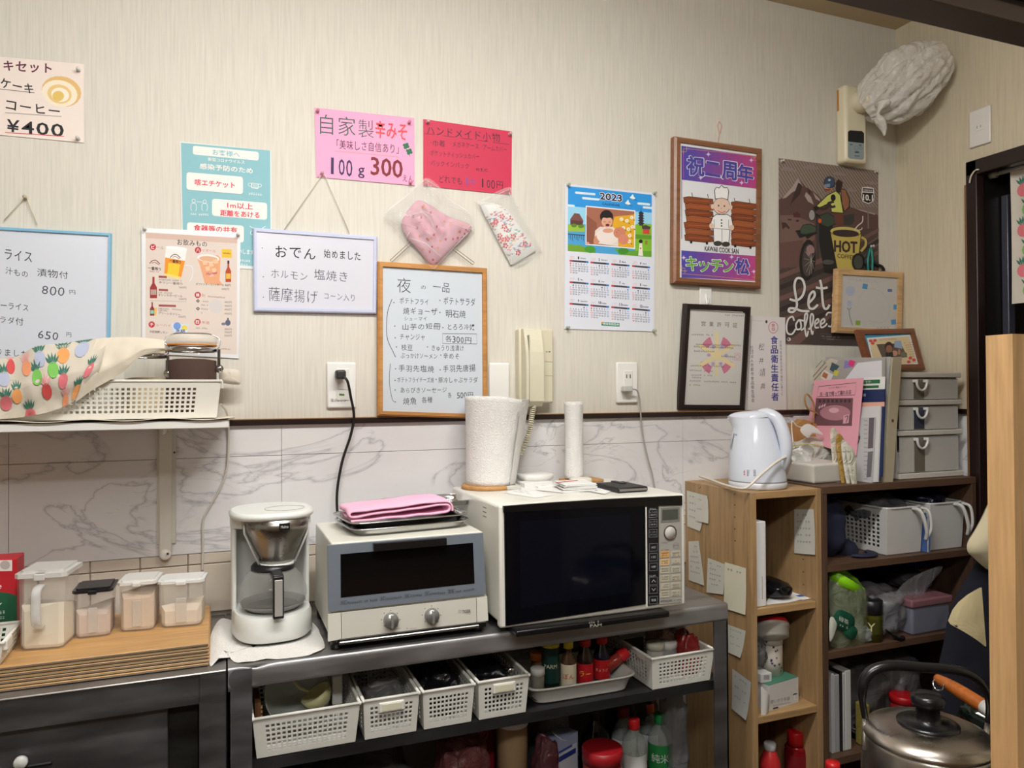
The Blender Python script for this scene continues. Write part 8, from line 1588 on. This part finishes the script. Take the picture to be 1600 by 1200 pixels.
# file holder, leaning
r = thing('file_holder', 'beige and clear upright file holder left of the drawer unit', 'file holder', (1.79, -0.17, WT)); sp = mt((176, 166, 142), 0.5)
def hold(x0_, x1_, y0_, y1_, mat, z1=1.472):
    dx = 0.040; return MB().add([(x0_, y0_, WT), (x1_, y0_, WT), (x1_, y1_, WT), (x0_, y1_, WT), (x0_+dx, y0_, z1), (x1_+dx, y0_, z1+0.003), (x1_+dx, y1_, z1+0.003), (x0_+dx, y1_, z1)], [(0, 3, 2, 1), (4, 5, 6, 7), (0, 1, 5, 4), (1, 2, 6, 5), (2, 3, 7, 6), (3, 0, 4, 7)], mat)
hold(1.768, 1.803, -0.292, -0.286, sp).build('spine', r); hold(1.764, 1.767, -0.286, -0.03, mt((196, 196, 194), 0.2, 0, '', 0.5)).build('clear_side', r); hold(1.801, 1.804, -0.286, -0.03, mt((190, 190, 190), 0.2, 0, '', 0.55)).build('clear_side', r); hold(1.765, 1.801, -0.034, -0.03, sp).build('back', r)
q = oY(1394.5, 657, -0.2925); MB().lathe([(0, 0), (0.0042, 0), (0.0042, 0.001), (0, 0.001)], mt((84, 70, 54), 0.6), n=16, T=Matrix.Translation(q) @ Matrix.Rotation(PI/2, 4, 'X')).build('finger_hole', r)
MB().rbox((1.775, -0.28, WT+0.002), (1.795, -0.05, WT+0.28), 0.002, mt((200, 198, 196), 0.6), ROT(0.11, 'Y', (1.785, 0, WT)), 1).build('filed_papers', r)
# drawer tower
r = thing('drawer_unit', 'small translucent three drawer unit with white U handles', 'drawers', (1.98, -0.13, WT)); fr_ = mt((202, 198, 188), 0.35); DX0, DX1 = 1.862, 2.112; DF = -0.262
zz = lambda py: oY(1450, py, DF).z
edges = [(582, 590), (625, 633), (672, 680), (738, 747)]
ft = [(zz(b_), zz(a_)) for a_, b_ in edges]; top_z = ft[0][1]
for k_, (z0_, z1_) in enumerate(ft):
    if k_ == 3: z0_ = WT
    MB().rbox((DX0-0.004, DF-0.004, z0_), (DX1+0.006+k_*0.002, -0.012, z1_), 0.002, fr_, seg=1).build('frame_shelf', r)
for k_ in range(3):
    z1_, z0_ = ft[k_][0], ft[k_+1][1]
    MB().box((DX0, DF+0.01, z0_), (DX0+0.003, -0.014, z1_), fr_).box((DX1-0.003, DF+0.01, z0_), (DX1, -0.014, z1_), fr_).box((DX0, -0.017, z0_), (DX1, -0.014, z1_), fr_).build('frame_side', r)
    dw = MB().box((DX0+0.004, DF+0.002, z0_+0.002), (DX1-0.004, DF+0.004, z1_-0.003), mt((214, 212, 206), 0.2, 0, '', 0.62)).box((DX0+0.004, DF+0.004, z0_+0.002), (DX1-0.004, -0.02, z0_+0.004), mt((190, 188, 184), 0.3)).build('drawer', r)
    hx = oY([1436, 1436, 1436][k_], 610, DF).x; hz = z1_-0.012
    up_ = [(hx+0.021*math.cos(PI+PI*t/14), DF-0.010, hz+0.026*math.sin(PI+PI*t/14)) for t in range(15)]
    MB().tube(up_, 0.0036, mt((212, 212, 210), 0.3), 8).rbox((hx-0.025, DF-0.013, hz-0.003), (hx-0.017, DF+0.002, hz+0.006), 0.002, mt((212, 212, 210), 0.3)).rbox((hx+0.017, DF-0.013, hz-0.003), (hx+0.025, DF+0.002, hz+0.006), 0.002, mt((212, 212, 210), 0.3)).build('handle', dw)
    MB().box((hx-0.020, DF+0.0012, z0_+0.004), (hx+0.022, DF+0.0018, z1_-0.006), mt((110, 104, 92) if k_ != 1 else (60, 64, 80), 0.4)).build('finger_recess', dw)
inn = [((1.875, -0.22, 0), (0.05, 0.05, 0.030), (110, 104, 100), 0), ((2.03, -0.20, 0), (0.06, 0.04, 0.030), (140, 140, 150), 0), ((1.99, -0.22, 0), (0.045, 0.04, 0.032), (46, 66, 130), 1), ((2.045, -0.21, 0), (0.05, 0.04, 0.026), (190, 190, 180), 1), ((1.878, -0.2, 0), (0.04, 0.04, 0.03), (150, 150, 146), 1)]
for i, (c_, s_, col, k_) in enumerate(inn):
    zq = ft[k_+1][1]+0.0045; crumple('stored_item', ['grey packet seen through the top drawer, left side', 'pale packet seen through the top drawer, right side', 'blue packet seen through the middle drawer', 'white bag seen through the middle drawer, right side', 'pale packet seen through the middle drawer, left side'][i], 'packet', (c_[0]+0.012, c_[1], zq), s_[0]/2, s_[1]/2, s_[2]*0.5, mt(col, 0.5), 70+i, 0.15, 'packet')
for i in range(3):
    r2 = thing('notebook', ['white notebook with black lines seen through the bottom drawer, left', 'striped notebook seen through the bottom drawer behind the handle', 'pale notebook seen through the bottom drawer, right'][i], 'notebook', (1.89+i*0.07, -0.24, ft[3][1])); xx = 1.872+i*0.055
    MB().rbox((xx, DF+0.008, ft[3][1]+0.005), (xx+(0.032 if i < 2 else 0.085), DF+0.10, ft[3][1]+0.062+(0.01 if i == 2 else 0)), 0.001, mt((206, 204, 200), 0.5), seg=1).build('cover', r2)
    if i < 2:
        for q in range(2): MB().box((xx+0.010+q*0.006, DF+0.0072, ft[3][1]+0.007), (xx+0.012+q*0.006, DF+0.0082, ft[3][1]+0.058), INK).build('stripe', r2)
r = thing('acrylic_panel', 'clear acrylic panel standing behind the drawer unit on the wall', 'panel', (2.08, -0.008, WT)); a_ = oY(1502, 565, -0.008); MB().rbox((2.00, -0.0115, WT), (min(a_.x, 2.155), -0.004, a_.z), 0.001, mt((206, 204, 196), 0.1, 0, '', 0.35), seg=1).build('panel', r)
# photo frame on the drawer unit
n = Vector((0.10, -1, 0.30)).normalized(); o = oY(1403, 577, -0.165)
r = thing('photo_frame', 'brown wooden photo frame leaning on top of the drawer unit', 'picture frame', (o.x, o.y, top_z))
C = [(1339.5, 514.5), (1430, 512.5), (1447.5, 577), (1359, 577.5)]
frame(C, o, n, 8.0, 0.014, mt((120, 70, 44), 0.35, 0, 'wood'), r); slab([(1346, 520), (1427, 518), (1442, 573), (1364, 573)], o-n*0.005, n, 0.004, mt((60, 150, 190), 0.3)).build('blue_mat', r)
MB().box((o.x-0.03, o.y+0.01, top_z), (o.x+0.03, o.y+0.075, top_z+0.004), mt((60, 44, 34), 0.6)).build('stand', r)
p = Print(o-n*0.005, n); p.tf = (1200, 500, 4); p.poly([(618, 112), (888, 92), (945, 275), (660, 300)], (222, 226, 226)); p.poly([(632, 122), (880, 102), (930, 268), (665, 290)], (218, 200, 160))
p.poly([(678, 152), (830, 145), (872, 232), (720, 250)], (96, 84, 76)); p.poly([(790, 130), (832, 130), (840, 180), (790, 170)], (150, 170, 200)); p.disc(755, 168, 26, 32, (60, 44, 38)); p.disc(757, 180, 20, 24, (150, 104, 84)); p.disc(792, 208, 18, 18, (196, 140, 120)); p.poly([(735, 205), (780, 200), (785, 240), (738, 244)], (50, 44, 44)); p.disc(820, 200, 8, 18, (176, 124, 100)); p.disc(850, 215, 20, 16, (110, 110, 90))
p.text('KITCHEN', 700, 118, 800, 112, 14, (190, 150, 110))
for q in ((642, 130), (668, 128), (655, 145), (890, 238), (912, 250), (880, 262)): p.disc(q[0], q[1], 12, 10, (206, 80, 80), 8)
for i in range(7): p.scribble(850+i*6, 140+i*14, 905+i*5, 135+i*14, 7, (150, 110, 90), 0.7)
p.done(r)
# ================================================================ FOREGROUND AT THE RIGHT
# counter end panel of laminated wood
r = thing('wooden_post_panel', 'light laminated wood partition panel filling the right edge', 'panel', (1.05, -1.26, 0)); _e = oY(1540, 524, -1.235); zt = _e.z; xw = _e.x
cols = [(190, 152, 106), (176, 138, 92), (196, 160, 114), (172, 134, 90), (186, 148, 102), (192, 154, 110)]
for i in range(9):
    x0_ = xw+i*0.0215*(1.0); wdt = 0.0213
    MB().box((x0_, -1.2695, 0), (x0_+wdt, -1.235, zt-0.0005), mt(cols[i % 6], 0.45, 0, 'woodz')).build('stave', r)
cnt = thing('bar_counter', 'long wooden bar counter between the guests and the kitchen, below the frame', 'counter', (-0.6, -1.3, 0))
MB().box((-2.19, -1.30, 0), (xw-0.004, -1.27, 0.70), mt((120, 90, 62), 0.5, 0, 'wood')).build('counter_front', cnt); MB().rbox((-2.19, -1.62, 0.7005), (xw-0.004, -1.235, 0.73), 0.004, mt((160, 122, 80), 0.4, 0, 'wood'), seg=1).build('counter_top', cnt)
# stove stand (below the frame) and kettle pot
hob = thing('gas_stove', 'steel stove stand under the stainless kettle', 'stove', (1.13, -0.98, 0))
MB().rbox((0.96, -1.13, 0), (1.46, -0.82, 0.636), 0.004, stld, seg=1).build('stand_body', hob)
KC = CAM+ray(1450, 1148)*1.25; kx, ky = KC.x, KC.y; kz = KC.z; R = 0.0985; kb0 = 0.6365
sst = mt((184, 178, 170), 0.30, 1.0, 'steel', 1.0, 0.5); bk = mt((18, 18, 20), 0.28)
r = thing('stove_kettle', 'stainless steel kettle with black knob and arched handle in the front right', 'kettle', (kx, ky, kb0))
H = kz-kb0
MB().lathe([(0, 0), (0.085, 0), (0.101, 0.008), (0.104, 0.025), (0.102, H*0.7), (0.0985, H-0.012), (0.0965, H-0.005), (0.090, H-0.004)], sst, (kx, ky, kb0), 64).build('kettle_body', r)
MB().lathe([(0.0985, H-0.006), (0.1000, H-0.003), (0.0985, H+0.001), (0.092, H+0.008), (0.080, H+0.0135), (0.055, H+0.0175), (0.040, H+0.0185), (0.0, H+0.0190)], sst, (kx, ky, kb0), 64).build('lid', r)
MB().lathe([(0.047, H+0.0180), (0.0475, H+0.0205), (0.040, H+0.0225), (0.020, H+0.024), (0.0185, H+0.030), (0.018, H+0.046), (0.0245, H+0.050), (0.0262, H+0.056), (0.0255, H+0.064), (0.020, H+0.068), (0, H+0.069)], bk, (kx, ky, kb0), 40).build('knob', r)
ud = Vector((RT.x, RT.y, 0)).normalized(); fwd = Vector((-ud.y, ud.x, 0))
hpts = [(1352, 1122, 1.29), (1348, 1100, 1.29), (1347, 1085, 1.29), (1351, 1062, 1.29), (1366, 1046, 1.29), (1395, 1040, 1.29), (1440, 1043, 1.29), (1490, 1047, 1.29), (1520, 1057, 1.29), (1538, 1076, 1.29), (1545, 1100, 1.29), (1544, 1130, 1.29)]
HP = cr([CAM+ray(a_, b_)*d_ for a_, b_, d_ in hpts], 6); m = MB(); nn_ = len(HP)
m.tube(HP, [0.006+0.0035*min(1, max(0, min(i-8, nn_-9-i))/8) for i in range(nn_)], bk, 14, flat=0.85); m.build('handle', r)
for sg, pp in ((-1, HP[0]), (1, HP[-1])):
    MB().tube([pp, Vector((kx, ky, kz-0.03))+ud*sg*0.1005+fwd*0.012], 0.005, sst, 8).build('handle_bracket', r)
# pan with an orange wooden handle behind the kettle
a_ = CAM+ray(1464, 1060)*1.50; b_ = CAM+ray(1550, 1112)*1.36
r = thing('frying_pan', 'pan handle of orange wood with a white collar behind the kettle', 'pan', (b_.x+0.1, b_.y, 0.64))
pth = cr([a_, a_*0.7+b_*0.3+Vector((0, 0, 0.002)), a_*0.35+b_*0.65+Vector((0, 0, 0.001)), b_], 8); L_ = len(pth)
MB().tube(pth, [0.006+0.0075*math.sin(PI*min(1, 0.12+0.55*i/L_)) for i in range(L_)], mt((178, 98, 40), 0.25, 0, 'wood'), 14).build('wooden_handle', r)
MB().tube([a_*0.12+b_*0.88, b_, b_+(b_-a_)*0.03], 0.0142, mt((214, 214, 210), 0.3), 14).build('white_collar', r)
pc = b_+(b_-a_).normalized()*0.24; pc.z = b_.z-0.02
MB().lathe([(0, 0), (0.10, 0), (0.125, 0.045), (0.122, 0.045), (0.098, 0.003), (0, 0.003)], mt((20, 30, 28), 0.3), (pc.x, pc.y, pc.z-0.03), 40).build('pan_body', r)
MB().tube(cr([a_+Vector((0.002, 0, 0.004)), CAM+ray(1458, 1066)*1.49, CAM+ray(1462, 1077)*1.48, CAM+ray(1471, 1078)*1.47, CAM+ray(1475, 1070)*1.46], 5), 0.0016, CHROME, 6).build('hanging_ring', r)
MB().rbox((pc.x-0.06, pc.y-0.06, 0), (pc.x+0.06, pc.y+0.06, pc.z-0.031), 0.004, stld, seg=1).build('burner_block', hob)
r = thing('green_bottle', 'dark green glass bottle lying behind the orange handle', 'bottle', CAM+ray(1520, 1120)*1.48)
g0, g1 = CAM+ray(1502, 1105)*1.60, CAM+ray(1556, 1135)*1.55
MB().tube([g0, g0*0.97+g1*0.03, g0*0.5+g1*0.5, g1, g1+(g1-g0)*0.6], [0.012, 0.020, 0.021, 0.021, 0.021], mt((10, 22, 18), 0.1), 20).build('bottle_body', r)
bottle('sauce bottle with a bright red cap at the bottom edge before the bookcases', 1301, 1190, 0.0, 0.03, [(1, 0), (1, 0.88), (0.4, 0.95)], mt((60, 20, 20), 0.2), mt((210, 30, 34), 0.35), yy=-0.52, capr=0.0165, name='squeeze_bottle')
# cloth things hanging by the doorway
ck = mt((206, 192, 150), 0.85, 0, 'cloth'); nv = mt((16, 18, 34), 0.9, 0, 'cloth')
r = thing('apron', 'dark navy apron with a cream panel hanging beside the doorway', 'apron', oY(1520, 1195, -0.44))
OA = [(1600, 860), (1560, 862), (1532, 872), (1512, 900), (1492, 935), (1481, 965), (1474, 1005), (1466, 1040), (1456, 1080), (1450, 1130), (1444, 1230), (1600, 1240)]
qa = quilt(OA, (1540, 1060), 0.045, -0.43, nv, 14, 3, 0.012, 14, 0, 0.4); ao = qa.build('fabric', r)
sp_ = SPrint(ao); sp_.base = 10
def lx(y): 
    P_ = [(918, 1531), (928, 1513), (940, 1498), (953, 1488), (973, 1480), (979, 1492), (990, 1511), (1001, 1528), (1010, 1539)]
    for (a_, b_), (c_, d_) in zip(P_, P_[1:]):
        if a_ <= y <= c_: return b_+(d_-b_)*(y-a_)/(c_-a_)
    return 1539
vs_ = []; NR_ = 16; NC_ = 8
for j in range(NR_+1):
    y_ = 918+92*j/NR_; a_ = lx(y_); b_ = 1534+7*j/NR_
    for i in range(NC_+1): vs_.append((a_+(max(a_+0.5, b_)-a_)*i/NC_, y_))
sp_._put(vs_, [(j*(NC_+1)+i, j*(NC_+1)+i+1, (j+1)*(NC_+1)+i+1, (j+1)*(NC_+1)+i) for j in range(NR_) for i in range(NC_)], ck); sp_.done(r, 'cream_panel')
r = thing('cloth_bag', 'cream cloth bag hanging over the navy apron by the doorway', 'bag', oY(1560, 890, -0.47))
quilt([(1605, 770), (1565, 772), (1548, 782), (1536, 806), (1524, 828), (1512, 848), (1512, 862), (1522, 872), (1535, 884), (1550, 892), (1605, 900)], (1568, 838), 0.04, -0.475, mt((200, 190, 160), 0.85, 0, 'cloth'), 12, 7, 0.004, 20, 0, 0.5).build('fabric', r)
q1, q2 = oY(1590, 875, -0.43), oY(1590, 790, -0.475)
MB().box((q1.x-0.01, -0.45, q2.z), (WX+0.03, -0.40, q2.z+0.012), dark).build('coat_rail', d := thing('wall_rail', 'dark rail by the doorway carrying the apron and bag', 'rail', (WX, -0.42, q2.z)))
